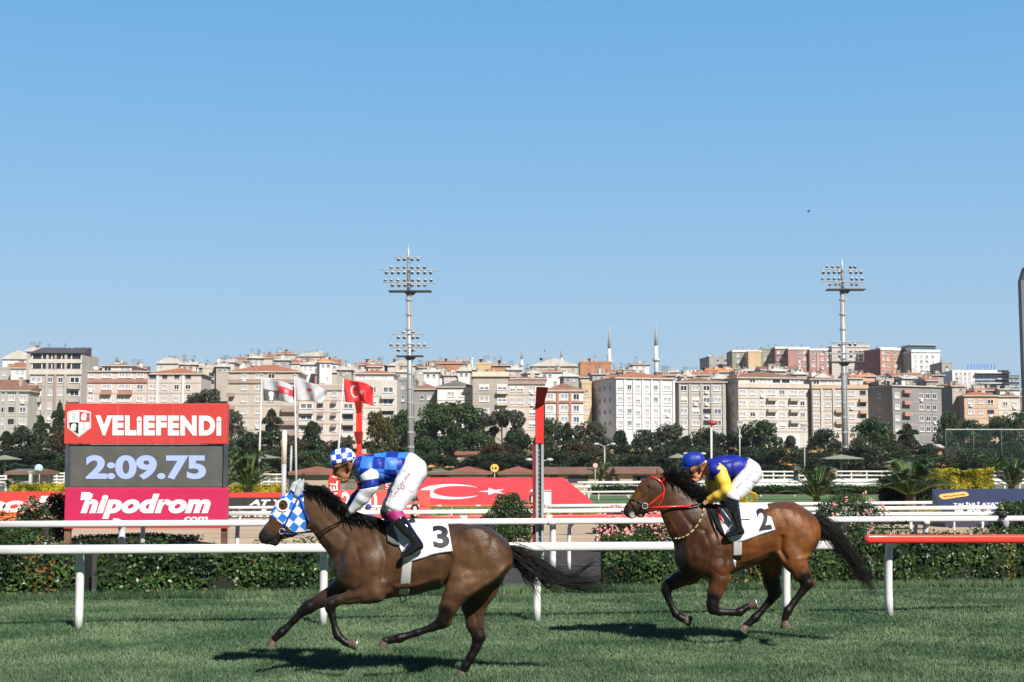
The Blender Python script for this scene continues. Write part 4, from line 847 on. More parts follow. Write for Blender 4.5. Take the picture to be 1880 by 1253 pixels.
# third pair across the sand
a = rail_pt(405, 943.5, 67); b = rail_pt(1960, 931, 58)
rail('rail', 'lower white rail on the far side of the sand track', 'rail', a, b, .062, RAILM, [(along(a, b, p), 0) for p in (486, 690, 826, 876, 1050, 1230, 1400, 1542, 1678, 1810)], .22, .05, group=NR)
a = rail_pt(405, 932.5, 52); b = rail_pt(960, 931, 50)
ORR = M('orange_red_plastic', (.66, .12, .05), .4, .08, 3)
a1 = rail_pt(770, 929, 52)
rail('rail', 'upper white rail in front of the black banner', 'rail', a, rail_pt(770, 930, 52), .05, RAILM, [(along(a, b, p), 0) for p in (440, 560, 640)], .2, .03, group=NR)
rail('rail', 'thin orange red rail with white sleeves before the painted flag', 'rail', a1, rail_pt(985, 928.5, 52), .032, ORR, [(along(a1, b, p), 0) for p in (830, 930)], .2, .03, group=NR, joints=3)
a = rail_pt(1000, 929.5, 52); b = rail_pt(1960, 921, 46)
rail('rail', 'upper white rail on the far side of the sand track, right part', 'rail', a, b, .06, RAILM, [(along(a, b, p), 0) for p in (1010, 1150, 1300, 1440, 1570, 1699, 1830)], .2, .04, group=NR)
# infield double rail
for k, (pa, pb, sa, sb, lab) in enumerate((((1060, 886.5), (1960, 881.5), 26, 22, 'near rail of the double white rails in the infield'), ((1045, 894.5), (1960, 886.5), 28, 23, 'lower rail of the double white rails in the infield'))):
    a = rail_pt(*pa, sa); b = rail_pt(*pb, sb)
    rail('rail', lab, 'rail', a, b, .09, WHITE, [(along(a, b, p), 0) for p in ([1075, 1152, 1228, 1300, 1389, 1452, 1549, 1620, 1700, 1780] if k == 0 else [1084, 1157, 1235, 1308, 1400, 1462, 1558, 1630, 1710])], .25, .07, group=NR)
a = rail_pt(1040, 904, 29); b = rail_pt(1620, 899, 27)
rail('rail', 'low white rail lying far off in the infield grass', 'rail', a, b, .055, WHITE, [(along(a, b, p), 0) for p in (1100, 1300, 1500)], .1, .04, group=NR)
# white board fences far off
def board_fence(label, pa, pb, s, hpx, nb=4, posts=8):
    a = rail_pt(*pa, s); b = rail_pt(*pb, s); root = thing('board_fence', label, 'fence', (a.x, a.y, 0), 0, 'white board fences of the infield'); L = b.x - a.x; top = a.z; hgt = hpx / s
    for i in range(nb):
        m = MB(); z = top - hgt * i / (nb - .4); m.box(0, L, -.05, 0, z - .13, z); m.build('board', WHITE, root)
    for i in range(posts + 1):
        m = MB(); m.box(L * i / posts - .06, L * i / posts + .06, .003, .12, -.2, top + .02); m.build('post', WHITE, root)
board_fence('white board fence right of the grey kiosk at the left', (62, 868), (118, 868), 20, 26, 5, 4)
board_fence('short stretch of white board fence at the left edge', (-30, 873), (11, 873), 20, 20, 4, 3)
board_fence('white board fence seen behind the white post and palm', (480, 870), (522, 870), 20, 24, 4, 3)
board_fence('white board fence just right of the second jockey', (1380, 865), (1460, 865), 19, 26, 4, 4)
board_fence('white board fence between the green booth and the grey hut', (1467, 865), (1512, 865), 19, 26, 4, 4)
board_fence('long white board fence behind the right light mast', (1535, 864.5), (1900, 862), 19, 26, 4, 13)
m = MB(); q = rail_pt(1500, 888, 20); root = thing('barrier_wall', 'low white barrier wall under the board fence at the right', 'barrier', (q.x, q.y, 0)); L = 300 / 20; m.box(-4, L * .55, 0, .2, -.1, q.z + .1); m.build('wall', WHITE, root); m = MB(); m.box(-4.05, L * .56, -.04, .24, q.z + .103, q.z + .18); m.build('coping', WHITE, root)
# ================================================================== scoreboard
def panel_fn(root, Y, dy=0.0):
    o = root.location
    def f(px, py):
        p = P(px, py, Y); return (p.x - o.x, Y - o.y + dy, p.z - o.z)
    return f
def boxpx(b, f, xa, xb, ya, yb, y0, y1, mi=0):
    """box given by photo extents at the plane of f, depth y0..y1 relative to it"""
    A = f(xa, yb); B_ = f(xb, ya); b.box(A[0], B_[0], A[1] + y0, A[1] + y1, A[2], B_[2], mi)
def txt(s, f, xa, xb, ya, yb, mat, root, dy=-.012, bold=0., shear=0., space=1., name='lettering', skew=0):
    def g(u, v):
        q = f(xa + (xb - xa) * u, yb + (ya - yb) * v + skew * u); return (q[0], q[1] + dy, q[2])
    return lettering(s, g, mat, root, name, bold, shear, space)
Ysb = 35.4; q = P(267, 1000, Ysb)
sb = thing('scoreboard', 'big red and grey scoreboard showing the time 2:09.75', 'scoreboard', (q.x, Ysb, 0)); f = panel_fn(sb, Ysb)
SBR = M('scoreboard_red', (.50, .05, .043), .45, .07, 1.2); SBP = M('scoreboard_pink', (.48, .021, .088), .45, .06, 1.2); SCR = M('screen_grey', (.085, .085, .08), .6, .12, 2.5, bump=.15, bscale=40)
LED = M('lit_digits', (.26, .32, .56), .5, .02, 3, emit=(.36, .46, .90, .22))
b = MB(); boxpx(b, f, 117, 417, 741, 815.5, 0, .3); hp = bevel(b.build('name_panel', SBR, sb), .012)
b = MB(); boxpx(b, f, 117.5, 416.5, 896, 969, 0, .3); lp = bevel(b.build('lower_panel', SBP, sb), .012)
b = MB(); boxpx(b, f, 119, 415, 816.5, 895, .06, .30); b.build('screen_housing', DARK, sb)
b = MB(); boxpx(b, f, 127.5, 408, 819.5, 894, .03, .055); scn = b.build('screen', SCR, sb)
b = MB(); boxpx(b, f, 118, 126, 816.2, 895.5, .0, .12); boxpx(b, f, 409.5, 416.2, 816.2, 895.5, .0, .12); b.build('side_frame', M('side_frame_dark', (.05, .06, .08), .5, .3, 2), sb)
b = MB(); boxpx(b, f, 117, 417, 967.5, 970.5, -.02, .28); b.build('bottom_rim', RED, sb)
for x in (122, 410): b = MB(); A = f(x, 969); b.box(A[0] - .07, A[0] + .07, A[1] + .06, A[1] + .2, 0, A[2]); b.build('leg', M('rusty_leg', (.13, .07, .05), .8, .35, 4), sb)
txt('VELiEFENDi', f, 175.5, 406.5, 763, 800, LETTER, hp, bold=.062, space=1.16, skew=.6)
txt('2:09.75', f, 157, 378, 836, 881, LED, scn, dy=.02, bold=.04, space=1.0)
txt('hipodrom', f, 148, 387, 907, 953, LETTER, lp, bold=.055, shear=.28, space=1.07)
txt('com', f, 338, 382, 949, 958.5, LETTER, lp, bold=.03, shear=.28)
b = MB(); b.add([(*f(a, c)[:1], f(a, c)[1] - .014, f(a, c)[2]) for a, c in ((150, 904), (165, 904), (170, 909), (166, 916), (148, 919))], [(0, 1, 2, 3, 4)]); b.build('emblem_tail', LETTER, lp)
for sx_ in (216, 317): b = MB(); boxpx(b, f, sx_ - .3, sx_ + .3, 741.5, 815, -.004, 0); b.build('panel_seam', M('seam_pale', (.52, .12, .10), .5, .1, 2), hp)
# shield emblem
sh = [(124, 757), (134, 754), (145, 753), (157, 754), (167, 757), (167, 786), (145, 803), (124, 786)]
def flat(pts, mat, par, dy, name): 
    b = MB(); vs = [f(*p) for p in pts]; b.add([(v[0], v[1] + dy, v[2]) for v in vs], [tuple(range(len(vs)))]); return b.build(name, mat, par)
em = flat(sh, LETTER, hp, -.008, 'shield_emblem'); inner = [(145.5 + (x - 145.5) * .93, 776 + (y - 776) * .94) for x, y in sh]; flat(inner, M('shield_line', (.5, .25, .24), .5, .05, 3), em, -.010, 'outline'); flat([(145.5 + (x - 145.5) * .88, 776 + (y - 776) * .90) for x, y in sh], LETTER, em, -.012, 'field')
flat([(146, 756), (164.5, 759), (164.5, 775), (146, 775)], SBR, em, -.014, 'red_quarter'); flat([(127, 776), (144.5, 776), (144.5, 798), (140, 795), (128.5, 787)], BLACK, em, -.014, 'black_quarter')
for ox, oy, nm in ((155, 758, 'horse_head'), (136, 777, 'horse_head')): flat([(ox - 5, oy + 14), (ox - 6, oy + 9), (ox - 4.5, oy + 3), (ox, oy + .5), (ox + 4, oy + 2), (ox + 5, oy + 7), (ox + 3, oy + 9), (ox + 4, oy + 14)], LETTER, em, -.016, nm)
for ox, oy in ((135, 762), (135, 769), (155, 779), (155, 787)):
    b = MB(); pts = []; 
    for k in range(13):
        th = math.pi * (1.15 + 1.7 * k / 12) if oy < 775 else math.pi * (.15 + 1.7 * k / 12); c = f(ox + 2.6 * math.cos(th), oy + 2.6 * math.sin(th)); pts.append((c[0], c[1] - .016, c[2]))
    b.tube(pts, .0045, 4); b.build('horseshoe', DARK, em)

# ================================================================== banners
Yb = 56.0
q = P(20, 948, Yb); bn = thing('banner', 'long red advertising banner at the left edge behind the flowers', 'banner', (q.x, Yb, q.z)); f = panel_fn(bn, Yb); b = MB(); boxpx(b, f, -90, 215, 903, 950, 0, .06); pnl = b.build('banner_cloth', SBR, bn)
txt('hipodrom', f, -77, 196, 911, 949.5, LETTER, pnl, bold=.045, shear=.28, space=.9)
for x in (-60, 20, 100): b = MB(); A = f(x, 903); b.box(A[0] - .04, A[0] + .04, .065, .13, -.2, A[2]); b.build('post', GREY, bn)
q = P(500, 956, Yb); bn = thing('banner', 'black advertising banner with red top strip behind the hooded horse head', 'banner', (q.x, Yb, q.z)); f = panel_fn(bn, Yb); b = MB(); boxpx(b, f, 396, 612, 914, 956, 0, .06); pnl = b.build('banner_cloth', M('banner_black', (.03, .032, .036), .5, .1, 2), bn)
b = MB(); boxpx(b, f, 396, 612, 904.5, 913.8, -.01, .06); b.build('red_strip', SBR, bn); b = MB(); boxpx(b, f, 396, 612, 956.2, 960, -.01, .06); b.build('pink_strip', M('pink_strip', (.6, .2, .36), .5, .05, 2), bn)
txt('AT YARIŞI', f, 457, 580, 917, 931, LETTER, pnl, bold=.05, shear=.25); txt('DURAĞI', f, 404, 500, 935, 949.5, LETTER, pnl, bold=.05, shear=.25)
# painted flag slope
Ya, Yz = 75.0, 84.0; za, zz = P(0, 926, Ya).z, P(0, 877, Yz).z
def FLp(px, py, lift=0.0):
    lo, hi = -.2, 1.2
    for _ in range(30):
        t = (lo + hi) / 2; Y = Ya + (Yz - Ya) * t; z = za + (zz - za) * t
        if P(px, py, Y).z > z: lo = t
        else: hi = t
    Y = Ya + (Yz - Ya) * lo; p = P(px, py, Y); return Vector((p.x, p.y - lift * .15, p.z + lift))
c0 = FLp(900, 926); fl = thing('flag_slope', 'sloping red panel painted with a white crescent and star', 'flag panel', (c0.x, c0.y, 0)); L0 = fl.location
FR = M('flag_red_paint', (.58, .045, .04), .6, .1, .6, bump=.1, bscale=2)
cn = [FLp(*p) - L0 for p in ((698, 926), (1093, 926), (1035, 877), (735, 877))]; b = MB(); lo_ = [Vector((v.x, v.y, -.05)) for v in cn]; b.add(cn + lo_, [(0, 1, 2, 3), (0, 4, 5, 1), (1, 5, 6, 2), (2, 6, 7, 3), (3, 7, 4, 0)]); b.build('slope', FR, fl)
def on_slope(pts, name, lift=.012):
    b = MB(); vs = [FLp(x, y, lift) - L0 for x, y in pts]; b.add(vs, [tuple(range(len(vs)))]); return b.build(name, LETTER, fl)
a0 = 38; outer = [(828 + 58 * math.cos(t), 903.5 - 14 * math.sin(t)) for t in np.linspace(R(a0), R(360 - a0), 40)]; inn = [(842 + 46.5 * math.cos(t), 903.2 - 10.3 * math.sin(t)) for t in np.linspace(R(360 - 42), R(42), 40)]
vs = [FLp(x, y, .012) - L0 for x, y in outer] + [FLp(x, y, .012) - L0 for x, y in inn[::-1]]; b = MB(); b.add(vs, [(i, i + 1, 41 + i, 40 + i) for i in range(39)]); b.build('crescent', LETTER, fl)
b = MB(); st = [(905 + (27 if k % 2 == 0 else 10.5) * math.cos(math.pi + k * math.pi / 5), 903 - (7.2 if k % 2 == 0 else 2.8) * math.sin(math.pi + k * math.pi / 5)) for k in range(10)]
vs = [FLp(905, 903, .012) - L0] + [FLp(x, y, .012) - L0 for x, y in st]; b.add(vs, [(0, 1 + k, 1 + (k + 1) % 10) for k in range(10)]); b.build('star', LETTER, fl)
# ring sign and distance board
Yr = 56.5; q = P(664, 950, Yr); rg = thing('ring_sign', 'red ring shaped sign with white letters around it behind the first jockey', 'sign', (q.x, Yr, q.z)); f = panel_fn(rg, Yr)
b = MB(); n = 64; vs = []
for k in range(n):
    th = 2 * math.pi * k / n
    for r_, dy in ((62, 0), (40, 0), (40, .16), (62, .16)): c = f(664 + r_ * math.cos(th), 893 - r_ * math.sin(th)); vs.append((c[0], c[1] + dy, c[2]))
fs = []
for k in range(n):
    j = (k + 1) % n
    for i in range(4): fs.append((k * 4 + i, j * 4 + i, j * 4 + (i + 1) % 4, k * 4 + (i + 1) % 4))
b.add(vs, fs); ringo = b.build('ring', SBR, rg)
word = 'VELİEFENDİ HİPODROMU'
for i, ch in enumerate(word):
    if ch == ' ': continue
    th = R(196 - 11.4 * i); w_ = 4.2 if ch != 'İ' else 1.7; hh = 7.0
    def g(u, v, th=th, w_=w_):
        r_ = 51 - hh + 2 * hh * v; s_ = (u - .5) * 2 * w_; x = 664 + r_ * math.cos(th) + s_ * math.sin(th); y = 893 - r_ * math.sin(th) + s_ * math.cos(th); c = f(x, y); return (c[0], c[1] - .012, c[2])
    lettering(ch, g, LETTER, ringo, 'letter', .03)
Yq = 55.4; q = P(705, 950, Yq); db = thing('distance_board', 'red board with big white figures 2100 under the ring sign', 'sign', (q.x, Yq, q.z)); f = panel_fn(db, Yq); b = MB(); boxpx(b, f, 620, 790, 900, 951, 0, .1); pl_ = bevel(b.build('board', M('board_pinkish_red', (.66, .09, .085), .45, .05, 1), db), .03)
txt('2100.', f, 627, 699, 903, 939, LETTER, pl_, bold=.03)
# finishing pole
Yf = 26.8; q = P(990, 1035, Yf); fp_ = thing('finishing_pole', 'tall steel finishing pole with bright red top in front of the town', 'post', (q.x, Yf, 0)); f = panel_fn(fp_, Yf)
b = MB(); A = f(984, 1040); B_ = f(998, 815); w = B_[0] - A[0]
b.box(A[0], A[0] + .02, 0, .18, 0, B_[2]); b.box(B_[0] - .02, B_[0], 0, .18, 0, B_[2]); b.box(A[0] + .02, B_[0] - .02, .08, .10, 0, B_[2]); b.box(A[0] - .002, A[0] + .045, -.012, 0, 0, B_[2]); b.box(B_[0] - .045, B_[0] + .002, -.012, 0, 0, B_[2])
z = .1
while z < B_[2] - .1: b.box(A[0] + .022, B_[0] - .022, .03, .078, z, z + .014); z += .085
b.build('steel_channel', STEEL, fp_)
b = MB(); C_ = f(978, 1040); b.box(C_[0], A[0] - .004, .02, .16, 0, f(0, 815)[2]); b.build('red_flange', M('dark_red_flange', (.22, .02, .02), .5, .2, 3), fp_)
b = MB(); boxpx(b, f, 983, 998, 744.3, 815, -.03, .17); bevel(b.build('red_casing', RED, fp_), .008)
b = MB(); v = [f(983, 744), f(998, 744), f(1006, 714), f(984.5, 713)]; vs = [(p[0], p[1] + (-.03 if i < 2 else -.42), p[2]) for i, p in enumerate(v)] + [(p[0], p[1] + .17, p[2]) for p in v]
b.add(vs, [(0, 1, 2, 3), (4, 7, 6, 5), (0, 4, 5, 1), (1, 5, 6, 2), (2, 6, 7, 3), (3, 7, 4, 0)]); b.build('mirror_hood', RED, fp_)
b = MB(); b.box(A[0] - .16, B_[0] + .16, -.1, .28, 0, .03); b.build('base_plate', STEEL, fp_)
# red banded post further off
Yg = 52; q = P(657, 955, Yg); rp = thing('marker_post', 'red post with dark angled bands left of the tall mast', 'post', (q.x, Yg, q.z)); f = panel_fn(rp, Yg)
b = MB(); boxpx(b, f, 653.5, 664, 757.3, 793, 0, .25); b.build('casing', RED, rp); b = MB(); boxpx(b, f, 653.5, 663, 815.3, 955, 0, .2); b.build('lower_casing', RED, rp)
for ya, yb, x0_, x1_ in ((737.5, 757, 653, 666), (793.2, 815, 652, 666)):
    b = MB(); v = [f(654, yb), f(663.5, yb), f(x1_, ya), f(x0_, ya)]; vs = [(p[0], p[1] + (0 if i < 2 else -.45), p[2]) for i, p in enumerate(v)] + [(p[0], p[1] + .25, p[2]) for p in v]; b.add(vs, [(0, 1, 2, 3), (4, 7, 6, 5), (0, 4, 5, 1), (1, 5, 6, 2), (2, 6, 7, 3), (3, 7, 4, 0)]); b.build('mirror_hood', RED, rp)
b = MB(); c = f(667, 829); b.tube([(c[0], .1, c[2] - .08), (c[0], .1, c[2] + .08)], .11, 12); b.build('lamp_can', GREY, rp)
# thin white post
Yw = 50; q = P(520, 950, Yw); wp = thing('white_pole', 'thin white pole with flaking paint and rounded top, behind the hooded horse head', 'pole', (q.x, Yw, q.z)); f = panel_fn(wp, Yw); r_ = 4.9 / ppm(850, Yw)
b = MB(); b.tube([(0, 0, 0), (0, 0, f(0, 852)[2])], r_ * .92, 12); b.build('lower_pole', GREY, wp, smooth=True); b = MB(); t_ = f(0, 790)[2]; b.tube([(0, 0, f(0, 852)[2]), (0, 0, t_ - r_), (0, 0, t_ - r_ * .4), (0, 0, t_)], [r_, r_, r_ * .8, r_ * .25], 12); b.build('upper_pole', M('flaky_white', (.75, .73, .70), .7, .05, 2, col2=(.70, .60, .52), detail=9), wp, smooth=True)

# ================================================================== light masts
LMP = M('floodlight_housing', (.46, .47, .48), .4, .3, 2, metal=.3); LGL = M('floodlight_glass', (.10, .11, .13), .15, .4, 2, spec=.8)
def mast(label, base, top, Y, clusters, wb):
    q = P(base[0], base[1], Y); gz = float(terz(q.x, Y)); root = thing('light_mast', label, 'floodlight mast', (q.x, Y, gz), 0, 'floodlight masts in the infield'); s = ppm(650, Y); L = lambda px, py: Vector((P(px, py, Y).x - q.x, 0, P(px, py, Y).z - gz))
    top_p = clusters[0][3]; xat = lambda py: base[0] + (top[0] - base[0]) * (base[1] - py) / (base[1] - top[1])
    b = MB(); b.tube([Vector((0, 0, 0)), L(xat(top_p), top_p)], [wb / s / 2 * 1.1, wb / s / 2 * .8], 12); b.build('pole', STEEL, root, smooth=True)
    b = MB(); b.tube([L(xat(top_p), top_p), L(xat(top[1] + 20), top[1] + 20), L(*top)], [wb / s / 2 * .62, wb / s / 2 * .4, .03], 10); b.build('upper_pole', STEEL, root, smooth=True)
    for py in np.arange(base[1] - 20, top_p, -27): b = MB(); c = L(xat(py), py); b.tube([c - Vector((0, 0, .12)), c + Vector((0, 0, .12))], wb / s / 2 * 1.16, 12); b.build('flange', GREY, root)
    b = MB(); rr = wb / s / 2 * 1.15
    b.tube([Vector((rr * .7, -rr, .5)), L(xat(top_p), top_p) + Vector((rr * .5, -rr, 0))], .05, 4); b.build('ladder', GREY, root)
    for bars, lamps, dummy, plat in clusters:
        for (xa, ya, xb, yb) in bars: b = MB(); b.tube([L(xa, ya) + Vector((0, -.5, 0)), L(xb, yb) + Vector((0, -.5, 0))], .10, 6); b.build('crossbar', STEEL, root)
        for (x, y) in lamps:
            b = MB(); c = L(x, y) + Vector((0, -.5, 0)); d = Vector((0, -.75, -.65)); d.normalize()
            b.tube([c - d * .26, c - d * .1, c + d * .16], [.10, .22, .28], 10, 0); b.tube([c + d * .161, c + d * .18], [.25, .25], 10, 1); b.build('floodlight', [LMP, LGL], root, smooth=True)
        b = MB(); x = xat(plat[1]) if isinstance(plat, tuple) else 0
    for (xa, xb, py) in [c[4] if len(c) > 4 else None for c in []]: pass
    return root, L, xat
def platform(root, L, xa, xb, py, xm):
    b = MB(); A, B_ = L(xa, py), L(xb, py); b.box(A.x, B_.x, -1.0, 1.0, A.z - .12, A.z + .05); c = L(xm, py + 1.5); b.tube([c - Vector((0, 0, .5)), c + Vector((0, 0, .1))], [.5, 1.1], 10); b.build('platform', DARK, root)
    b = MB(); 
    for dz in (.55, 1.1): b.tube([Vector((A.x, -1, A.z + dz)), Vector((B_.x, -1, A.z + dz))], .03, 4)
    for t in np.linspace(0, 1, 7): x = A.x + (B_.x - A.x) * t; b.tube([Vector((x, -1, A.z)), Vector((x, -1, A.z + 1.1))], .03, 4)
    b.build('handrail', GREY, root)
r_, L_, X_ = mast('left tall floodlight mast rising above the first jockey', (755, 868), (749.5, 448), 215, [
    ([(724, 472, 776, 473), (699, 495, 803, 498), (703, 519, 800, 521)], [(732, 477), (743, 477), (757, 477), (768, 477)] + [(x, 492) for x in (719, 731, 743, 757, 768, 780)] + [(x, 501.5) for x in (710, 721, 732, 743, 757, 768, 780, 791)] + [(x, 515.5) for x in (708, 719, 731, 743, 758, 769, 781, 792)] + [(x, 525) for x in (721, 733, 744, 757, 769, 780)], 0, 535),
    ([(720, 614, 781, 614), (716, 638, 788, 638)], [(741, 611), (759, 611), (732, 620), (743, 620), (759, 620), (767, 620)] + [(x, 634) for x in (719, 731, 743, 759, 769, 780)] + [(732, 643.5), (745, 643.5), (759, 643.5)], 0, 654)], 11.5)
platform(r_, L_, 714, 792, 535, 753); platform(r_, L_, 728, 777, 654, 753)
r_, L_, X_ = mast('right tall floodlight mast in front of the cream block', (1552.5, 868), (1545.5, 470), 222, [
    ([(1507, 494, 1585, 498), (1507, 516, 1588, 520)], [(x, 491) for x in (1517, 1527, 1537, 1560, 1568)] + [(x, 501) for x in (1510, 1520, 1530, 1539, 1560, 1570, 1579)] + [(x, 513) for x in (1509, 1520, 1530, 1539, 1562, 1571, 1581)] + [(x, 523) for x in (1522, 1532, 1541, 1562, 1571)], 0, 532),
    ([(1522, 629, 1583, 629), (1509, 649, 1585, 649)], [(1540, 633), (1559, 633), (1568, 633)] + [(x, 646) for x in (1511, 1540, 1561, 1571, 1580)] + [(1540, 654), (1561, 654)], 0, 665)], 11)
platform(r_, L_, 1518, 1587, 532, 1551); platform(r_, L_, 1522, 1583, 665, 1550)

# ================================================================== flags
FW = M('white_flag_cloth', (.52, .52, .56), .7, .05, 2, transl=.25); FRD = M('turkish_red_cloth', (.60, .02, .025), .6, .08, 2, transl=.2)
def flag(label, pole, hoist, fly_t, fly_b, mat, Y=118, decor=None, group='flags on tall poles'):
    """pole (x_bottom,x_top,y_top); hoist (top,bottom) px; fly edge top/bottom px"""
    q = P(pole[0], 905, Y); root = thing('flag', label, 'flag', (q.x, Y, 0), 0, group); L = lambda px, py, dy=0: Vector((P(px, py, Y).x - q.x, dy, P(px, py, Y).z))
    b = MB(); b.tube([Vector((0, 0, 0)), L(pole[0] + (pole[1] - pole[0]) * .3, 820), L(pole[1], pole[2])], [.11, .09, .05], 8); b.build('flagpole', M('pole_light', (.50, .50, .51), .4, .08, 2), root, smooth=True)
    b = MB(); t = L(pole[1], pole[2]); b.sphere(t, .12, 8); b.build('finial', STEEL, root, smooth=True)
    A, B_, C_, D = map(np.array, (hoist[0], hoist[1], fly_b, fly_t))
    def S(u, v, off=0.0):
        p = (A * (1 - v) + B_ * v) * (1 - u) + (D * (1 - v) + C_ * v) * u; dip = 2.4 * math.sin(u * 7.2 + v * 1.6) * u; w = .34 * math.sin(u * 9.0 - v * 2.3) * (u ** .6) + .10 * math.sin(u * 19 + v * 5) * u
        return L(p[0], p[1] + dip, w - off)
    nu, nv = 34, 20; V = [S(i / nu, j / nv) for i in range(nu + 1) for j in range(nv + 1)]; F = [(i * (nv + 1) + j, (i + 1) * (nv + 1) + j, (i + 1) * (nv + 1) + j + 1, i * (nv + 1) + j + 1) for i in range(nu) for j in range(nv)]
    cl = np_mesh('flag_cloth', V, F, mat, root); cl.modifiers.new('t', 'SOLIDIFY').thickness = .01
    def patch(name, u0, u1, v0, v1, mt, off=.03, n=8, fn=None):
        V = []; F = []
        for i in range(n + 1):
            for j in range(n + 1):
                u, v = i / n, j / n
                if fn: u, v = fn(u, v)
                else: u, v = u0 + (u1 - u0) * u, v0 + (v1 - v0) * v
                V.append(S(u, v, off))
        F = [(i * (n + 1) + j, (i + 1) * (n + 1) + j, (i + 1) * (n + 1) + j + 1, i * (n + 1) + j + 1) for i in range(n) for j in range(n)]; return np_mesh(name, V, F, mt, cl)
    if decor: decor(patch, S, cl)
    return root
def dec1(patch, S, cl):
    patch('dark_panel', .02, .50, .50, .99, M('flag_charcoal', (.06, .06, .065), .7, .1, 2)); 
    patch('portrait', 0, 0, 0, 0, M('flag_portrait_grey', (.5, .5, .52), .7, .1, 5), .05, 10, lambda u, v: (.25 + (u - .5) * (.17 if v < .45 else .15 + .14 * (v - .45)) * math.sin(math.pi * (.18 + .64 * min(1, v * 1.6))), .56 + .42 * v))
    patch('red_band', .50, 1.0, .26, .62, M('flag_red_band', (.55, .03, .05), .7, .08, 2)); patch('grey_badge', .70, .82, .34, .54, M('flag_badge_grey', (.35, .25, .28), .7, .1, 5), .05, 4)
flag('white flag with a dark portrait panel and a red band', (475, 481, 689), ((482, 692), (484, 736)), (541, 709), (541, 738), FW, decor=dec1)
flag('plain white flag with a small red emblem', (544, 541, 689), ((541.5, 691), (544, 736)), (600, 717), (592, 738), FW, decor=lambda patch, S, cl: patch('red_emblem', 0, 0, 0, 0, M('flag_red_band', (.55, .03, .05)), .03, 8, lambda u, v: (.47 + .10 * (u - .5) * 2 * math.sqrt(max(0, 1 - (2 * v - 1) ** 2)), .32 + .16 * v)))
def dec3(patch, S, cl):
    def fn(u, v):
        t = R(42 + 276 * u); ro, ri = (.21, .21), (.165, .165); xo, yo = .36 + .155 * math.cos(t), .50 - .30 * math.sin(t); t2 = R(55 + 250 * u); xi, yi = .395 + .125 * math.cos(t2), .50 - .245 * math.sin(t2); return (xo + (xi - xo) * v, yo + (yi - yo) * v)
    patch('crescent', 0, 0, 0, 0, FW, .03, 16, fn); V = [S(.60, .52, .03)]
    for k in range(10): a = math.pi + k * math.pi / 5; rr = 1 if k % 2 == 0 else .4; V.append(S(.60 + .085 * rr * math.cos(a), .52 - .16 * rr * math.sin(a), .03))
    b = MB(); b.add(V, [(0, 1 + k, 1 + (k + 1) % 10) for k in range(10)]); b.build('star', FW, cl)
flag('red Turkish flag with white crescent and star', (618, 631, 691), ((630.5, 694), (634.5, 738)), (684, 709), (685, 742), FRD, Y=112, decor=dec3)
b = MB(); q = P(532, 905, 122); root = thing('flagpole', 'bare thin grey flagpole between the two white flags', 'flagpole', (q.x, 122, 0)); b.tube([(0, 0, 0), (.1, 0, P(532, 812, 122).z)], [.12, .09], 8); b.build('pole', GREY, root, smooth=True)
b = MB(); b.sphere((.1, 0, P(532, 812, 122).z), .12, 8); b.build('finial', STEEL, root, smooth=True)

# ================================================================== huts, signs, lamps, shades
HW = wall('hut_beige', (.45, .34, .24)); HR = M('hut_roof_terracotta', (.23, .085, .055), .8, .15, 1); HRB = M('hut_roof_brown', (.17, .095, .07), .8, .15, 1)
def hut(label, x0, x1, yridge, yeave, ybase, Y, rm, wm_=None, holes=(), rk='hip', dep=5, group='low huts of the infield'):
    s = ppm(yeave, Y); q = P((x0 + x1) / 2, ybase, Y); zb = q.z; root = thing('hut', label, 'hut', (P(x0, ybase, Y).x, Y, zb), 0, group); W = (x1 - x0) / s; H = P(0, yeave, Y).z - zb; b = MB(); b.box(.25, W - .25, .3, dep, -.3, H); b.build('wall', wm_ or HW, root)
    roof(root, rk, 0, W, 0, dep, H + .003, (yeave - yridge) / s, rm, .15, trim=HRB)
    for (xa, xb, ya, yb, mt) in holes: b = MB(); b.box((xa - x0) / s, (xb - x0) / s, .24, .296, P(0, yb, Y).z - zb, P(0, ya, Y).z - zb); b.build('opening' if mt is GLD else 'shutter', mt, root)
hut('terracotta roofed hut left of the blue check helmet', 526, 626, 861, 872.5, 903, 120, HR, holes=[(529, 540, 874, 900, GLD)])
hut('terracotta roofed hut just left of the yellow round sign', 816, 900, 861, 872, 900, 122, HR, holes=[(828, 890, 874.5, 880, WHITE)])
hut('terracotta roofed hut between the yellow sign and the finishing pole', 916, 986, 861, 872, 900, 122, HR, holes=[(930, 975, 874.5, 880, WHITE)])
hut('grey roofed hut behind the back of the first jockey', 784, 826, 865, 872, 900, 128, ROOFG, W_SLAB)
hut('long brown roofed hut right of the finishing pole', 998, 1130, 862.5, 871, 898, 122, HRB, holes=[(1010, 1024, 874, 882, GLD), (1044, 1080, 874, 886, GLD)], rk='gable')
hut('brown roofed hut above the nose of the bay horse', 1133, 1215, 862, 870, 896, 118, HRB, holes=[(1163, 1196, 874, 890, GLD), (1170, 1176, 876, 890, WHITE)], rk='gable')
hut('grey kiosk at the left edge before the board fence', 13, 62, 867, 872, 897, 100, ROOFG, M('stone_grey', (.25, .23, .22), .9, .3, 3), rk='gable', group='low huts of the infield')
hut('small brown roofed shelter on the ochre slope below the retaining wall', 836, 902, 831, 836, 846, 238, HR, W_BEIGE, rk='gable')
hut('small brown walled shed with grey tin roof at the ball net', 1700, 1733, 818, 824, 840, 240, ROOFL, W_BRICK, rk='gable')
hut('grey monitor hut under the right mast', 1513, 1533, 862, 866, 882, 118, ROOFG, W_DGREY, rk='gable')
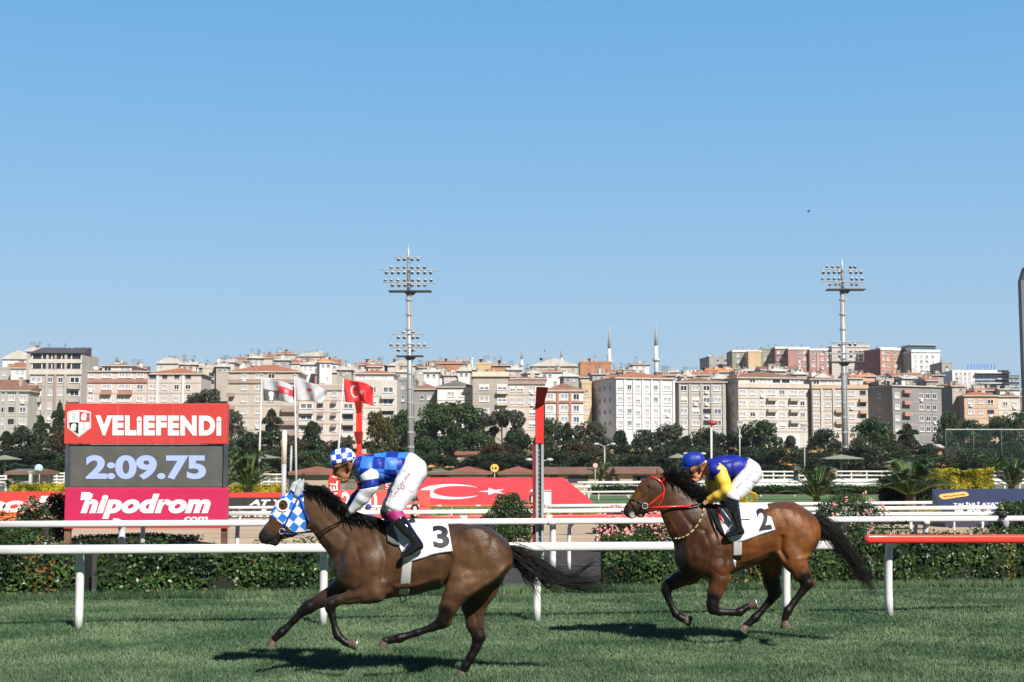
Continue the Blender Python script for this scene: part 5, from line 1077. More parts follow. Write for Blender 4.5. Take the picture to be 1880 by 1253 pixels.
hut('narrow dark green booth between the board fences', 1461.5, 1467, 861, 864, 882, 118, M('booth_green', (.02, .08, .07), .6, .1, 2), M('booth_green', (.02, .08, .07)), rk='gable', dep=1)
def simple(name, label, cat, px, pyb, Y, parts, group=None, z0=None):
    q = P(px, pyb, Y); z = q.z if z0 is None else z0; root = thing(name, label, cat, (q.x, Y, z), 0, group)
    L = lambda x, y, dy=0: Vector((P(x, y, Y).x - q.x, dy, P(x, y, Y).z - z)); parts(root, L, ppm(pyb, Y)); return root
def grey_post(root, L, s): b = MB(); A, B_ = L(53, 905), L(59, 868); b.box(A.x, B_.x, -.1, .1, 0, B_.z); bevel(b.build('post', M('pale_grey', (.5, .49, .48), .6, .08, 2), root), .02); b = MB(); b.box(A.x - .04, B_.x + .04, -.14, .14, B_.z + .002, B_.z + .07); b.build('cap', GREY, root)
simple('gate_post', 'pale grey square gate post before the grey kiosk', 'post', 56, 905, 70, grey_post)
def disc_sign(px, py, r, Y, label, rim, face, text=None, tcol=None, pyb=900, ball=False):
    def pr(root, L, s):
        c = L(px, py); R_ = r / s; b = MB(); b.tube([Vector((0, .05, 0)), Vector((0, .05, c.z - R_ * .6))], .03, 8); b.build('pole', GREY, root, smooth=True)
        b = MB()
        if ball: b.sphere(c, R_, 18); o = b.build('globe', face, root, smooth=True)
        else: b.tube([c + Vector((0, .03, 0)), c - Vector((0, .03, 0))], R_, 24, 0, ); o = b.build('disc', rim, root); b = MB(); b.tube([c - Vector((0, .031, 0)), c - Vector((0, .04, 0))], R_ * .86, 24); b.build('face', face, o)
        if text: lettering(text, lambda u, v: (c.x + (u - .5) * R_ * 1.1, c.y - (.045 if not ball else R_ * 1.02), c.z + (v - .5) * R_ * .8), tcol or BLACK, o, 'number', .03)
    simple('round_sign', label, 'sign', px, pyb, Y, pr, 'round distance signs')
disc_sign(908, 860, 7.8, 90, 'round yellow sign with the number 14', M('sign_amber', (.62, .36, .06), .5, .05, 2), M('sign_yellow', (.70, .47, .12), .5, .05, 2), '14', BLACK, 905)
disc_sign(1093, 855, 4.8, 95, 'small round pink and white sign', M('sign_red', (.6, .08, .08), .5, .05, 2), M('sign_pinkwhite', (.70, .42, .42), .5, .08, 4), None, None, 905)
disc_sign(71, 860.5, 8, 90, 'pale blue and white globe sign with the number 35', GREY, M('globe_blue_white', (.40, .55, .66), .15, .25, 2, spec=.8), '35', LETTER, 900, True)
def bowl(root, L, s):
    c = L(1308, 777); b = MB(); b.tube([Vector((0, 0, 0)), Vector((c.x - .05, 0, c.z - .12))], .045, 10); b.build('pole', WHITE, root, smooth=True); b = MB(); b.sphere((c.x, 0, c.z), 8.8 / s, 16, 0, (1.05, 1.05, .52)); o = b.build('bowl', M('red_bowl', (.36, .04, .03), .5, .25, 6), root, smooth=True)
simple('marker_pole', 'white pole topped by a flattened red bowl above the second jockey', 'pole', 1306, 930, 62, bowl)
def lamp(px, py, Y, label, kind='box'):
    def pr(root, L, s):
        c = L(px, py); b = MB(); b.tube([Vector((0, 0, -.3)), Vector((c.x, 0, c.z))], [.11, .07], 8); b.build('pole', M('lamp_pole', (.42, .42, .42), .5, .1, 2), root, smooth=True); b = MB()
        if kind == 'box': b.box(c.x - .35, c.x + .35, -.3, .3, c.z, c.z + .55); b.box(c.x - .45, c.x + .45, -.4, .4, c.z + .552, c.z + .66)
        else:
            for sx in (-1, 1): b.tube([(c.x, 0, c.z), (c.x + sx * .9, 0, c.z + .35)], .05, 6); b.sphere((c.x + sx * 1.1, 0, c.z + .32), .3, 8, 0, (1.4, 1, .6))
        b.build('lamp_head', M('lamp_head_pale', (.42, .42, .42), .4, .1, 2), root, smooth=kind != 'box')
    simple('street_lamp', label, 'street lamp', px, 872, Y, pr, 'lamp posts in the infield')
lamp(1358, 783, 195, 'grey lamp post with box lantern in front of the wide pale block'); lamp(1477, 788, 195, 'thin grey lamp post left of the right mast'); lamp(990, 850, 150, 'twin white globe lamp behind the finishing pole', 'twin'); lamp(1110, 820, 190, 'pale flat headed lamp post above the long brown hut', 'twin'); lamp(1275, 838, 180, 'short lamp post hidden behind the blue helmet', 'twin')
def shade(px, py, w, Y, label):
    def pr(root, L, s):
        c = L(px, py); W = w / s / 2; b = MB(); b.tube([Vector((0, 0, -.2)), Vector((0, 0, c.z))], .09, 8); b.build('post', GREY, root, smooth=True); b = MB(); z = c.z
        b.add([(-W, -1.6, z - .12), (W, -1.6, z - .12), (W, 1.6, z - .12), (-W, 1.6, z - .12), (0, 0, z + .3), (-W, -1.6, z - .2), (W, -1.6, z - .2), (W, 1.6, z - .2), (-W, 1.6, z - .2)], [(0, 1, 4), (1, 2, 4), (2, 3, 4), (3, 0, 4), (0, 5, 6, 1), (1, 6, 7, 2), (2, 7, 8, 3), (3, 8, 5, 0), (5, 8, 7, 6)]); b.build('canopy', M('canopy_sage', (.20, .21, .17), .8, .1, 1), root)
    simple('sun_shade', label, 'sun shade', px, 880, Y, pr, 'flat sun shades of the infield')
shade(478, 838.5, 70, 150, 'flat sage coloured sun shade above the palm'); shade(8, 841, 44, 150, 'flat sage coloured sun shade at the left edge'); shade(1545, 840, 70, 152, 'flat sun shade crossing the foot of the right mast'); shade(1648, 848, 42, 158, 'small tilted sun shade right of the right mast'); shade(1245, 838, 34, 152, 'sun shade just left of the blue helmet')
# retaining wall, truck, shop front, mounds
def rwall(root, L, s): b = MB(); A, B_ = L(793, 836), L(905, 812); b.box(A.x, B_.x, 0, .5, -1, B_.z); b.build('wall', M('rendered_bluish', (.50, .52, .56), .8, .14, .4), root); b = MB(); b.box(A.x - .1, B_.x + .1, -.08, .58, B_.z + .002, B_.z + .25); b.build('coping', W_WHITE, root)
simple('retaining_wall', 'pale bluish retaining wall below the big green tree', 'wall', 800, 838, 268, rwall)
def shop(root, L, s):
    A, B_ = L(1427, 830), L(1468, 797); b = MB(); b.box(A.x, B_.x, 0, 4, -1, B_.z); b.build('wall', W_BLUE, root); b = MB(); b.box(A.x + .3, B_.x - .3, -.05, 0, L(0, 808).z, L(0, 799).z); b.build('shutter', W_WHITE, root); b = MB(); c = L(1443, 817); b.box(c.x - .6, c.x + .6, -.08, 0, c.z, c.z + .4); b.build('sign_board', RED, root); b = MB(); b.box(A.x + .3, B_.x - .3, -.05, 0, L(0, 829).z, L(0, 819).z); b.build('shop_window', GLD, root)
simple('shop_building', 'low bluish shop front below the wide pale block', 'building', 1447, 830, 300, shop)
def truck(root, L, s):
    A, B_ = L(1164, 832), L(1181, 811); b = MB(); b.box(A.x, B_.x, 0, 2.3, .7, B_.z); bevel(b.build('box_body', WHITE, root), .05); b = MB(); b.box(B_.x + .1, B_.x + 1.6, .1, 2.2, .5, 2.1); bevel(b.build('cab', WHITE, root), .2); b = MB(); b.box(B_.x + .5, B_.x + 1.5, .06, .1, 1.2, 1.9); b.build('window', GLD, root)
    for x in (A.x + .7, B_.x + .8):
        for y in (.15, 2.15): b = MB(); b.tube([(x, y - .12, .4), (x, y + .12, .4)], .4, 12); b.build('wheel', BLACK, root)
simple('delivery_truck', 'white box truck half hidden by the trees left of the second jockey', 'truck', 1172, 832, 262, truck)
def mound(px0, px1, pyt, Y, label):
    def pr(root, L, s):
        r = np.random.default_rng(int(px0)); W = (px1 - px0) / s / 2; H = L(0, pyt).z; n = 22; V = []
        for j in range(n + 1):
            for i in range(n + 1):
                u, v = i / n * 2 - 1, j / n * 2 - 1; h = max(0, 1 - u * u) ** .7 * max(0, 1 - v * v) ** .7; V.append((u * W, v * 4, -.6 + (H + .6) * h * (1 + .12 * math.sin(u * 9 + v * 5)) + r.normal() * .05))
        np_mesh('soil', V, [(j * (n + 1) + i, j * (n + 1) + i + 1, (j + 1) * (n + 1) + i + 1, (j + 1) * (n + 1) + i) for j in range(n) for i in range(n)], M('mound_ochre', (.46, .25, .09), .95, .25, 1.0, bump=.5, bscale=4), root)
    o = simple('soil_mound', label, 'mound', (px0 + px1) / 2, 858, Y, pr, 'ochre soil mounds')
mound(783, 835, 836, 232, 'ochre soil mound below the retaining wall'); mound(1420, 1468, 829, 228, 'ochre soil mound below the shop front'); mound(1470, 1512, 830, 226, 'ochre soil mound just left of the right mast'); mound(1696, 1748, 836, 228, 'ochre soil mound below the small tin roofed shed'); mound(536, 580, 838, 224, 'ochre soil mound under the white flags'); mound(1600, 1650, 834, 226, 'ochre soil mound right of the right mast'); mound(1070, 1120, 836, 224, 'ochre soil mound above the long brown hut')
# ball net at the right
def net(root, L, s):
    A, B_ = L(1738, 862), L(1940, 789); nm_ = M('net_green', (.05, .11, .09), .8, .1, 2); W = B_.x - A.x; H = B_.z
    for i in range(5): b = MB(); x = A.x + W * i / 4; b.tube([(x, 0, -.5), (x, 0, H)], .07, 8); b.build('post', nm_, root, smooth=True)
    b = MB(); b.tube([(A.x, 0, H), (B_.x, 0, H)], .09, 6); b.build('top_cable', M('cable_pale', (.4, .42, .42), .5, .1, 2), root)
    b = MB(); 
    for x in np.arange(A.x, B_.x, .36): b.box(x - .009, x + .009, -.01, .01, 0, H - .1)
    for z in np.arange(.2, H - .1, .36): b.box(A.x, B_.x, -.012, .012, z - .009, z + .009)
    b.build('net', nm_, root)
simple('ball_net', 'tall green ball net at the right edge', 'net fence', 1800, 864, 222, net)

# ================================================================== palms, flowering bushes, hedges
PALM = leafmat('palm_leaflet', (.012, .032, .012), (.065, .115, .035), .3, .4, 3); PSTEM = M('palm_midrib', (.20, .24, .08), .6, .15, 6)
def palm(px, pyb, Y, hpx, wpx, label, nf=26, seed=0, lean=0):
    q = P(px, pyb, Y); s = ppm(pyb, Y); root = thing('palm', label, 'palm', (q.x, Y, q.z), 0, 'young palms by the track'); r = np.random.default_rng(seed); H = hpx / s; W = wpx / s / 2
    b = MB(); b.tube([(0, 0, -.4), (0, 0, H * .12)], [W * .16, W * .12], 10); b.build('trunk', BARK, root)
    for k in range(int(nf * 1.35)):
        a = 2.399 * k + r.uniform(-.15, .15); e = r.uniform(-.12, 1.0); Lr = W * (1.15 - .35 * e); c = []
        for t in np.linspace(0, 1, 12):
            rad = Lr * (t ** .9) * (1.1 - .3 * e); z = H * .1 + H * (.35 + .72 * e) * math.sin(min(1.0, t * 1.05) * math.pi * .62) * (1 - .18 * t * (1.2 - e)); c.append((rad * math.cos(a) + lean * t * t, rad * math.sin(a), z))
        c = np.array(c); m = MB(); m.tube([Vector(x) for x in c], list(np.linspace(.030, .006, 12) * (H / 1.8)), 4, 0); C2 = curve_pts(c, 64)
        for i in range(6, 64):
            d = C2[min(i + 1, 63)] - C2[i - 1]; d /= np.linalg.norm(d); sd = np.cross(d, (0, 0, 1)); sd /= np.linalg.norm(sd) + 1e-6; ll = W * .27 * math.sin(math.pi * (.12 + .83 * i / 64)) * r.uniform(.85, 1.1)
            for sg in (-1, 1):
                tip = C2[i] + sd * sg * ll * .8 + d * ll * .65 + np.array((0, 0, ll * .22 - ll * .25 * (i / 64))); w = d * W * .0085; m.add([C2[i] - w, C2[i] + w, (C2[i] * .4 + tip * .6) + w * 1.1, tip], [(0, 1, 2, 3)], 1)
        m.build('frond', [PSTEM, PALM], root)
palm(455, 905, 62, 74, 110, 'large palm just right of the scoreboard', 30, 1); palm(412, 905, 64, 70, 80, 'palm partly hidden by the right edge of the scoreboard', 22, 7)
palm(1500, 921, 62, 58, 112, 'spreading palm above the croup of the bay horse', 30, 2); palm(1672, 918, 58, 66, 150, 'big dark palm left of the navy billboard', 34, 3); palm(1858, 900, 62, 52, 110, 'palm at the right edge behind the yellow hedge', 26, 4)
palm(1102, 885, 108, 34, 58, 'small dark palm behind the thin lamp pole right of the finishing pole', 22, 5); palm(22, 900, 80, 18, 60, 'small palm tips at the left edge in front of the grey kiosk', 18, 6)
PINKF = M('pink_blossom', (.66, .30, .28), .7, .15, 30); ORF = M('orange_blossom', (.62, .17, .05), .7, .2, 30); YELL = leafmat('golden_leaf', (.16, .17, .012), (.62, .52, .04), .3, .5, 2)
def bush(px, pyb, ytop, wpx, Y, label, leafm, flower=None, nfl=60, cat='bush', name='flowering_bush', seed=1, n=5200, leaf=.07, dep=.6, group='bushes along the sand track', conic=0.0, flsz=.05):
    q = P(px, pyb, Y); s = ppm(pyb, Y); root = thing(name, label, cat, (q.x, Y, max(q.z, 0)), 0, group); r = np.random.default_rng(seed); H = P(px, ytop, Y).z - max(q.z, 0); W = wpx / s / 2
    d = r.normal(size=(n, 3)); d /= np.linalg.norm(d, axis=1)[:, None]; rad = 1 - .5 * r.random(n) ** 2.2; bl = 1 + .16 * np.sin(d[:, 0] * 6 + seed) * np.cos(d[:, 2] * 7 + seed * 2) + .08 * np.sin(d[:, 1] * 13 + d[:, 0] * 9)
    p = d * (rad * bl)[:, None]; p[:, 0] *= W; p[:, 1] *= dep * min(W, 1.5) + .2; p[:, 2] = H * .5 + p[:, 2] * H * .5
    if conic: k = 1 - conic * p[:, 2] / H; p[:, 0] *= k; p[:, 1] *= k
    keep = p[:, 2] > 0; p = p[keep]; V, F = leaf_cloud(p, leaf, r); np_mesh('leaves', V, F, leafm, root, smooth=False)
    b = MB()
    for k in range(7): a = r.uniform(0, 6.28); b.tube([(0, 0, -.1), (W * .3 * math.cos(a), .1 * math.sin(a), H * .4), (W * .6 * math.cos(a), .3 * math.sin(a), H * .8)], [.02, .014, .005], 5)
    b.build('stems', BARK, root)
    if flower:
        d = r.normal(size=(nfl, 3)); d[:, 1] = -abs(d[:, 1]) * .9; d /= np.linalg.norm(d, axis=1)[:, None]; b = MB()
        for v in d:
            c = (v[0] * W * 1.02, v[1] * (dep * min(W, 1.5) + .2) * 1.04, max(.06, H * .5 + v[2] * H * .53)); k = flsz * r.uniform(.6, 1.2)
            for _ in range(4): b.sphere((c[0] + r.normal() * k * .7, c[1] + r.normal() * k * .4, c[2] + r.normal() * k * .6), k * .62, 5)
        b.build('blossoms', flower, root)
    return root
JUN = leafmat('juniper_leaf', (.014, .038, .013), (.060, .105, .032), .2, .5, 2)
bush(934, 1006, 908, 120, 33.5, 'green feathery bush just left of the finishing pole', JUN, name='bush', seed=2, n=8000, leaf=.06, conic=.55); bush(905, 1006, 948, 84, 32.5, 'lower green bush at the croup of the dark bay horse', JUN, name='bush', seed=3, leaf=.06)
bush(1160, 1004, 952, 130, 33, 'pink flowering bush under the nose of the bay horse', JUN, PINKF, 130, seed=4, leaf=.06, flsz=.055); bush(1190, 975, 915, 90, 41, 'dense pink blossom bush behind the muzzle of the bay horse', JUN, PINKF, 260, seed=5, leaf=.06, flsz=.07); bush(1125, 978, 932, 60, 42, 'pale pink blossom bush right of the golden flower bed', JUN, PINKF, 130, seed=6, leaf=.06, flsz=.06)
bush(1556, 1000, 906, 150, 34, 'green bush with scattered pink roses behind the croup of the bay horse', JUN, PINKF, 34, seed=7, n=7500, leaf=.06, flsz=.05, conic=.25); bush(1500, 1000, 950, 60, 34, 'small green bush beside the rose bush', JUN, PINKF, 10, seed=17, leaf=.06)
bush(1868, 1002, 920, 116, 34, 'dark bush with pale blooms at the right edge', JUN, name='bush', seed=8, n=7000, leaf=.065, conic=.3)
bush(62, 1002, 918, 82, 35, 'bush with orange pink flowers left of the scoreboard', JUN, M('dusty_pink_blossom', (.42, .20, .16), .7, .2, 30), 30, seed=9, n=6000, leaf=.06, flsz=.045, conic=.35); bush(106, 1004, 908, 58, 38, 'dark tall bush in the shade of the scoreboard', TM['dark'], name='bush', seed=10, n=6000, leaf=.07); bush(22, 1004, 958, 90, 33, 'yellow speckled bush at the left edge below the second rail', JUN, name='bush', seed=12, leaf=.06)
bush(12, 962, 943, 54, 47, 'bright orange flower bed at the left edge', JUN, ORF, 90, name='flower_bed', cat='flower bed', seed=11, leaf=.06, flsz=.06); bush(245, 1006, 980, 240, 36.4, 'low dark plants under the scoreboard', TM['dark'], name='bush', seed=13, leaf=.06)  # dark leaves of the low plants stand in for the scoreboard's cast shadow
def yhedge(px0, px1, ytop, ybot, Y, label, mat, n=5000, leaf=.09, name='golden_hedge', dep=1.0, seed=2):
    q = P((px0 + px1) / 2, ybot, Y); s = ppm(ybot, Y); root = thing(name, label, 'hedge', (q.x, Y, q.z), 0, 'golden hedges'); W = (px1 - px0) / s; H = P(0, ytop, Y).z - q.z; r = np.random.default_rng(seed)
    x = r.uniform(-W / 2, W / 2, n); z = r.random(n) ** .8 * H * (1 + .05 * np.sin(x * 2.6 + seed) + .04 * np.sin(x * 6.1)); y = np.where(r.random(n) < .6, -.05 - .1 * np.sin(x * 4 + z * 3), r.random(n) * dep); top = r.random(n) < .3; z = np.where(top, H * (1 + .05 * np.sin(x * 2.6 + seed) + .04 * np.sin(x * 6.1)) + r.normal(size=n) * .05, z)
    V, F = leaf_cloud(np.stack([x, y, z], 1), leaf, r); np_mesh('leaves', V, F, mat, root, smooth=False); b = MB(); b.box(-W / 2 + .1, W / 2 - .1, .12, dep - .1, -.2, H * .86); b.build('branches', HCORE, root)
yhedge(1655, 1826, 866, 900, 72, 'tall golden hedge behind the navy billboard', YELL, 9000, .15); yhedge(1010, 1118, 941, 957, 50, 'low golden hedge right of the finishing pole', YELL, 3600, .07, seed=4); yhedge(797, 905, 941, 957, 51, 'low golden flower hedge over the back of the dark bay horse', YELL, 3600, .07, seed=5)
yhedge(405, 525, 893, 906, 66, 'golden hedge above the black banner', YELL, 2600, .11, seed=6); yhedge(20, 118, 892, 904, 66, 'golden hedge above the red banner at the left', YELL, 2400, .11, seed=7); yhedge(1085, 1620, 893, 903, 92, 'long low green hedge in the infield', JUN, 6000, .14, name='low_hedge', seed=8); yhedge(1590, 1730, 936, 952, 45, 'low dark flower hedge before the navy billboard', YELL, 2500, .06, seed=9)
yhedge(1620, 1720, 884, 925, 60, 'dark green hedge under the big palm', TM['dark'], 5000, .11, name='low_hedge', seed=10)
# navy billboard
Yn0, Yn1 = 47., 50.; zn0, zn1 = P(0, 947, Yn0).z, P(0, 898, Yn1).z
def NV(px, py, lift=0.):
    lo, hi = -.2, 1.2
    for _ in range(30):
        t = (lo + hi) / 2; Y = Yn0 + (Yn1 - Yn0) * t
        if P(px, py, Y).z > zn0 + (zn1 - zn0) * t: lo = t
        else: hi = t
    p = P(px, py, Yn0 + (Yn1 - Yn0) * lo); return Vector((p.x, p.y - lift, p.z + lift))
c0 = NV(1800, 947); nb = thing('billboard', 'navy sloping billboard with an orange badge at the right edge', 'billboard', (c0.x, c0.y, 0)); L0n = nb.location; b = MB(); tp = [NV(*p) - L0n for p in ((1735, 947), (1990, 947), (1975, 896.5), (1711, 898.5))]; lo_ = [Vector((v.x, v.y, 0)) for v in tp]
b.add(tp + lo_, [(0, 1, 2, 3), (0, 4, 5, 1), (1, 5, 6, 2), (2, 6, 7, 3), (3, 7, 4, 0)]); npn = b.build('panel', M('navy_board', (.035, .038, .075), .5, .08, 1), nb)
def npoly(pts, mat, name, lift): b = MB(); b.add([NV(x, y, lift) - L0n for x, y in pts], [tuple(range(len(pts)))]); return b.build(name, mat, npn)
bd = []
for cx_, cy_, a0_ in ((1730, 914, 90), (1775, 908.5, 0), (1770, 905.5, -90), (1727, 910.5, 180)): pass
npoly([(1723, 911.5), (1727, 908.3), (1768, 903.4), (1774, 904), (1779, 909), (1777, 911.3), (1734, 917.8), (1729, 917)], M('badge_orange', (.72, .42, .10), .5, .05, 2), 'badge', .01)
lettering('BİTALİH.COM', lambda u, v: NV(1732 + 39 * u, 914.6 - 4.6 * u - 3.2 * v, .016) - L0n, BLACK, npn, bold=.02)
lettering("TALİHLİ AYA'YA", lambda u, v: NV(1750 + 96 * u, 930.5 - 7.5 * v - 1.5 * u, .012) - L0n, LETTER, npn, bold=.04); lettering("BONUS'", lambda u, v: NV(1753 + 70 * u, 942.8 - 8.8 * v - 1 * u, .012) - L0n, LETTER, npn, bold=.05)
# flower ring, white cabinet, low white box
def fring(root, L, s):
    r = np.random.default_rng(3); b = MB(); c = L(1371, 915)
    for k in range(330):
        if k < 200: a = r.uniform(0, 6.28); rx, ry = 11.5 + r.normal() * 1.6, 9.5 + r.normal() * 1.3; x, y = 1373 + rx * math.cos(a), 915 + ry * math.sin(a)
        else: x, y = r.uniform(1355, 1368), 907 + 3.4 * r.integers(0, 6) + r.normal() * .5
        p = L(x, y); b.sphere((p.x, -(y - 925) * -.012 * 3, p.z), .045 * r.uniform(.7, 1.3), 5)
    b.build('blossoms', M('yellow_blossom', (.60, .44, .03), .7, .15, 20), root)
    b = MB(); A = L(1354, 926); B_ = L(1388, 904); b.add([(A.x, .05, A.z), (B_.x, .05, A.z), (B_.x, .75, B_.z), (A.x, .75, B_.z)], [(0, 1, 2, 3)]); b.build('planting_frame', INFG, root)
simple('flower_ring', 'yellow flower figure on the grass behind the second jockey', 'flower display', 1371, 927, 58, fring)
def cab(root, L, s): b = MB(); A, B_ = L(998, 938), L(1012, 902); b.box(A.x, B_.x, 0, .4, 0, B_.z); bevel(b.build('body', W_WHITE, root), .015); b = MB(); b.box(A.x - .02, B_.x + .02, -.03, .43, B_.z + .002, B_.z + .04); b.build('lid', GREY, root); b = MB(); b.box(A.x + .03, B_.x - .03, -.012, -.001, .08, B_.z - .08); b.build('door', WHITE, root)
simple('cabinet', 'white cabinet beside the finishing pole', 'cabinet', 1005, 938, 54, cab)

# ================================================================== people in the infield
def sitter(px, pyh, Y, label, cap, top, vest, skin, face=-1, tall=.84, hel=True):
    """a person sitting low on the grass, seen from the side"""
    c = P(px, pyh, Y); z0 = max(0., c.z - tall + .10); zh = c.z - z0; root = thing('person', label, 'person', (c.x, Y, z0), 0, 'people sitting in the infield'); k = zh / .74
    def mk2(name, chains, mat, infl=0, h=.014):
        f_ = Field((-.75, -.45, -.05), (.55, .45, 1.05 * k), h)
        for ch in chains: f_.chain([(p[0] * face * -1, p[1], p[2] * k, (p[3] + infl), p[4]) for p in ch], .03)
        V, Q = f_.mesh(1); return np_mesh(name, V, Q, mat, root)
    torso = [(0, 0, .12, .13, 1.25), (.02, 0, .32, .12, 1.3), (0, 0, .50, .115, 1.45)]; neck = [(0, 0, .55, .055, 1), (-.01, 0, .66, .05, 1)]; head = [(.01, 0, .76, .095, .82), (-.02, 0, .72, .07, .85)]; nose = [(-.10, 0, .73, .015, 1), (-.09, 0, .75, .012, 1)]
    armn = [(0, -.19, .48, .055, 1), (-.02, -.24, .26, .045, 1), (-.24, -.14, .22, .033, 1), (-.30, -.11, .22, .03, 1.2)]; armf = [(0, .19, .48, .055, 1), (-.02, .24, .26, .045, 1), (-.24, .14, .22, .033, 1), (-.30, .11, .22, .03, 1.2)]
    legs = [[(0, s_ * .10, .10, .095, 1), (-.40, s_ * .16, .30, .065, 1), (-.62, s_ * .14, .04, .045, 1), (-.72, s_ * .15, .02, .035, 1)] for s_ in (-1, 1)]
    fing = [[(-.30, s_ * .11 + dy, .21, .012, 1), (-.36 - .01 * (i % 2), s_ * .11 + dy, .19, .010, 1)] for s_ in (-1, 1) for i, dy in enumerate((-.03, -.01, .01, .03))]
    mk2('body', [torso, neck, head, nose, armn, armf] + legs + fing, skin, 0, .011)
    mk2('shirt', [[p for p in torso], armn[:2], armf[:2]], top, .012); mk2('vest', [torso], vest, .026); mk2('trousers', [[(0, 0, .10, .13, 1.3)] * 2] + [l[:3] for l in legs], DARK, .014)
    f_ = Field((-.2, -.2, .6 * k), (.2, .2, 1.0 * k), .010); f_.chain([(.01 * -face, 0, .80 * k, .118, .92), (.015 * -face, 0, .80 * k, .116, .92)], .01); f_.cut((0, 0, .765 * k), (0, 0, -1)); V, Q = f_.mesh(1); h_ = np_mesh('helmet' if hel else 'cap', V, Q, cap, root)
    b = MB(); b.box(min(face * .09, face * .17), max(face * .09, face * .17), -.07, .07, .765 * k, .782 * k); b.build('peak', cap, h_)
    return root
SK1 = M('skin_tan', (.40, .20, .12), .5, .08, 8); sitter(762, 920, 50, 'person in black riding helmet and dark vest over cream shirt behind the first jockey', M('helmet_black', (.02, .02, .022), .35, .1, 5), M('shirt_cream', (.62, .52, .42), .8, .06, 8), BLACK, SK1, 1)
sitter(977, 905, 70, 'person in a white cap sitting before the painted flag, left of the finishing pole', WHITE, M('shirt_cream', (.62, .52, .42)), M('vest_maroon', (.12, .03, .04), .8, .1, 5), SK1, -1, .8, False)
sitter(676, 934, 50, 'person in blue sitting under the distance board behind the forearm of the first jockey', M('cap_blue', (.02, .04, .25), .6, .1, 5), M('shirt_blue', (.03, .06, .35), .8, .1, 8), M('shirt_blue', (.03, .06, .35)), SK1, -1, .62, False)
# camera clamped to the second rail
def camx(root, L, s):
    b = MB(); c = L(1838, 946); b.box(c.x - .09, c.x + .06, -.16, .06, c.z - .05, c.z + .08); o = bevel(b.build('camera_body', BLACK, root), .012); b = MB(); b.tube([(c.x - .02, -.17, c.z), (c.x - .02, -.27, c.z)], [.045, .05], 12); b.build('lens', BLACK, root, smooth=True); b = MB(); b.sphere((c.x + .03, 0, c.z + .13), .03, 8); b.build('knob', YELL, root)
    b = MB(); d = L(1845, 961); b.sphere((d.x, -.05, d.z), .085, 12, 0, (.85, .6, 1.25)); b.build('weight_bag', M('bag_grey', (.30, .31, .33), .8, .2, 12, bump=.3), root, smooth=True); b = MB(); b.tube([(c.x, -.02, c.z - .05), (d.x, -.04, d.z + .05)], .018, 8); b.tube([(d.x - .02, 0, d.z - .08), (d.x - .07, 0, 0)], .025, 8); b.build('bracket', WHITE, root, smooth=True)
    b = MB(); b.box(d.x - .10, d.x + .12, -.08, .08, 0, .05); bevel(b.build('foot', WHITE, root), .015)
simple('remote_camera', 'black remote camera with a grey weight bag clamped to the rail at the right edge', 'camera', 1840, 992, 29.3, camx, z0=0)
# birds
for px, py, w_, lab in ((1484, 389, 11, 'small bird gliding high in the sky above the right mast'), (1000, 645, 5, 'tiny bird low in the sky above the ridge')):
    Y = 160; q = P(px, py, Y); s = ppm(py, Y); root = thing('bird', lab, 'bird', q, R(15), 'birds in the sky'); W = w_ / s / 2; b = MB(); b.tube([(-W * .5, 0, .02), (-W * .2, 0, 0), (W * .2, 0, 0), (W * .55, 0, .01)], [.02, .07, .07, .01], 8)
    for sg in (-1, 1): b.add([(-W * .2, sg * .02, .03), (W * .2, sg * .02, .03), (W * .35, sg * W * .7, .16), (W * .1, sg * W * 1.0, .05), (-W * .1, sg * W * .6, .18)], [(0, 1, 2, 3, 4)])
    b.build('body', M('bird_grey', (.10, .10, .11), .7, .2, 10), root)
# ================================================================== racehorses and jockeys
def proj(V):
    """place -> photograph pixel (numpy)"""
    x, y, z = V[:, 0], V[:, 1], V[:, 2] - CAMZ
    d = y * CT + z * ST; up = z * CT - y * ST
    return IW / 2 + FPX * x / d, IH / 2 - FPX * up / d
def attr_mat(name, rough=0.42, spec=0.5, hair=0.25, sheen=0.15, coat=0.0):
    m = bpy.data.materials.new(name); m.use_nodes = True; n = m.node_tree.nodes; l = m.node_tree.links; b = n['Principled BSDF']
    at = n.new('ShaderNodeAttribute'); at.attribute_name = 'Col'
    tc = n.new('ShaderNodeTexCoord'); nz = n.new('ShaderNodeTexNoise'); nz.inputs['Scale'].default_value = 9; nz.inputs['Detail'].default_value = 7
    l.new(tc.outputs['Object'], nz.inputs['Vector'])
    mr = n.new('ShaderNodeMapRange'); mr.inputs['To Min'].default_value = 0.72; mr.inputs['To Max'].default_value = 1.28
    mr.inputs['From Min'].default_value = 0.3; mr.inputs['From Max'].default_value = 0.7
    l.new(nz.outputs['Fac'], mr.inputs[0]); mx = n.new('ShaderNodeVectorMath'); mx.operation = 'SCALE'
    l.new(at.outputs['Color'], mx.inputs[0]); l.new(mr.outputs[0], mx.inputs['Scale']); l.new(mx.outputs[0], b.inputs['Base Color'])
    b.inputs['Roughness'].default_value = rough; b.inputs['Specular IOR Level'].default_value = spec
    b.inputs['Sheen Weight'].default_value = sheen; b.inputs['Coat Weight'].default_value = coat; b.inputs['Coat Roughness'].default_value = 0.3
    if hair:
        mp = n.new('ShaderNodeMapping'); mp.inputs['Scale'].default_value = (30, 60, 110); l.new(tc.outputs['Object'], mp.inputs[0])
        n2 = n.new('ShaderNodeTexNoise'); n2.inputs['Scale'].default_value = 1.6; n2.inputs['Detail'].default_value = 4; l.new(mp.outputs[0], n2.inputs[0])
        bn = n.new('ShaderNodeBump'); bn.inputs['Strength'].default_value = hair; bn.inputs['Distance'].default_value = 0.01
        l.new(n2.outputs[0], bn.inputs['Height']); l.new(bn.outputs[0], b.inputs['Normal'])
    return m
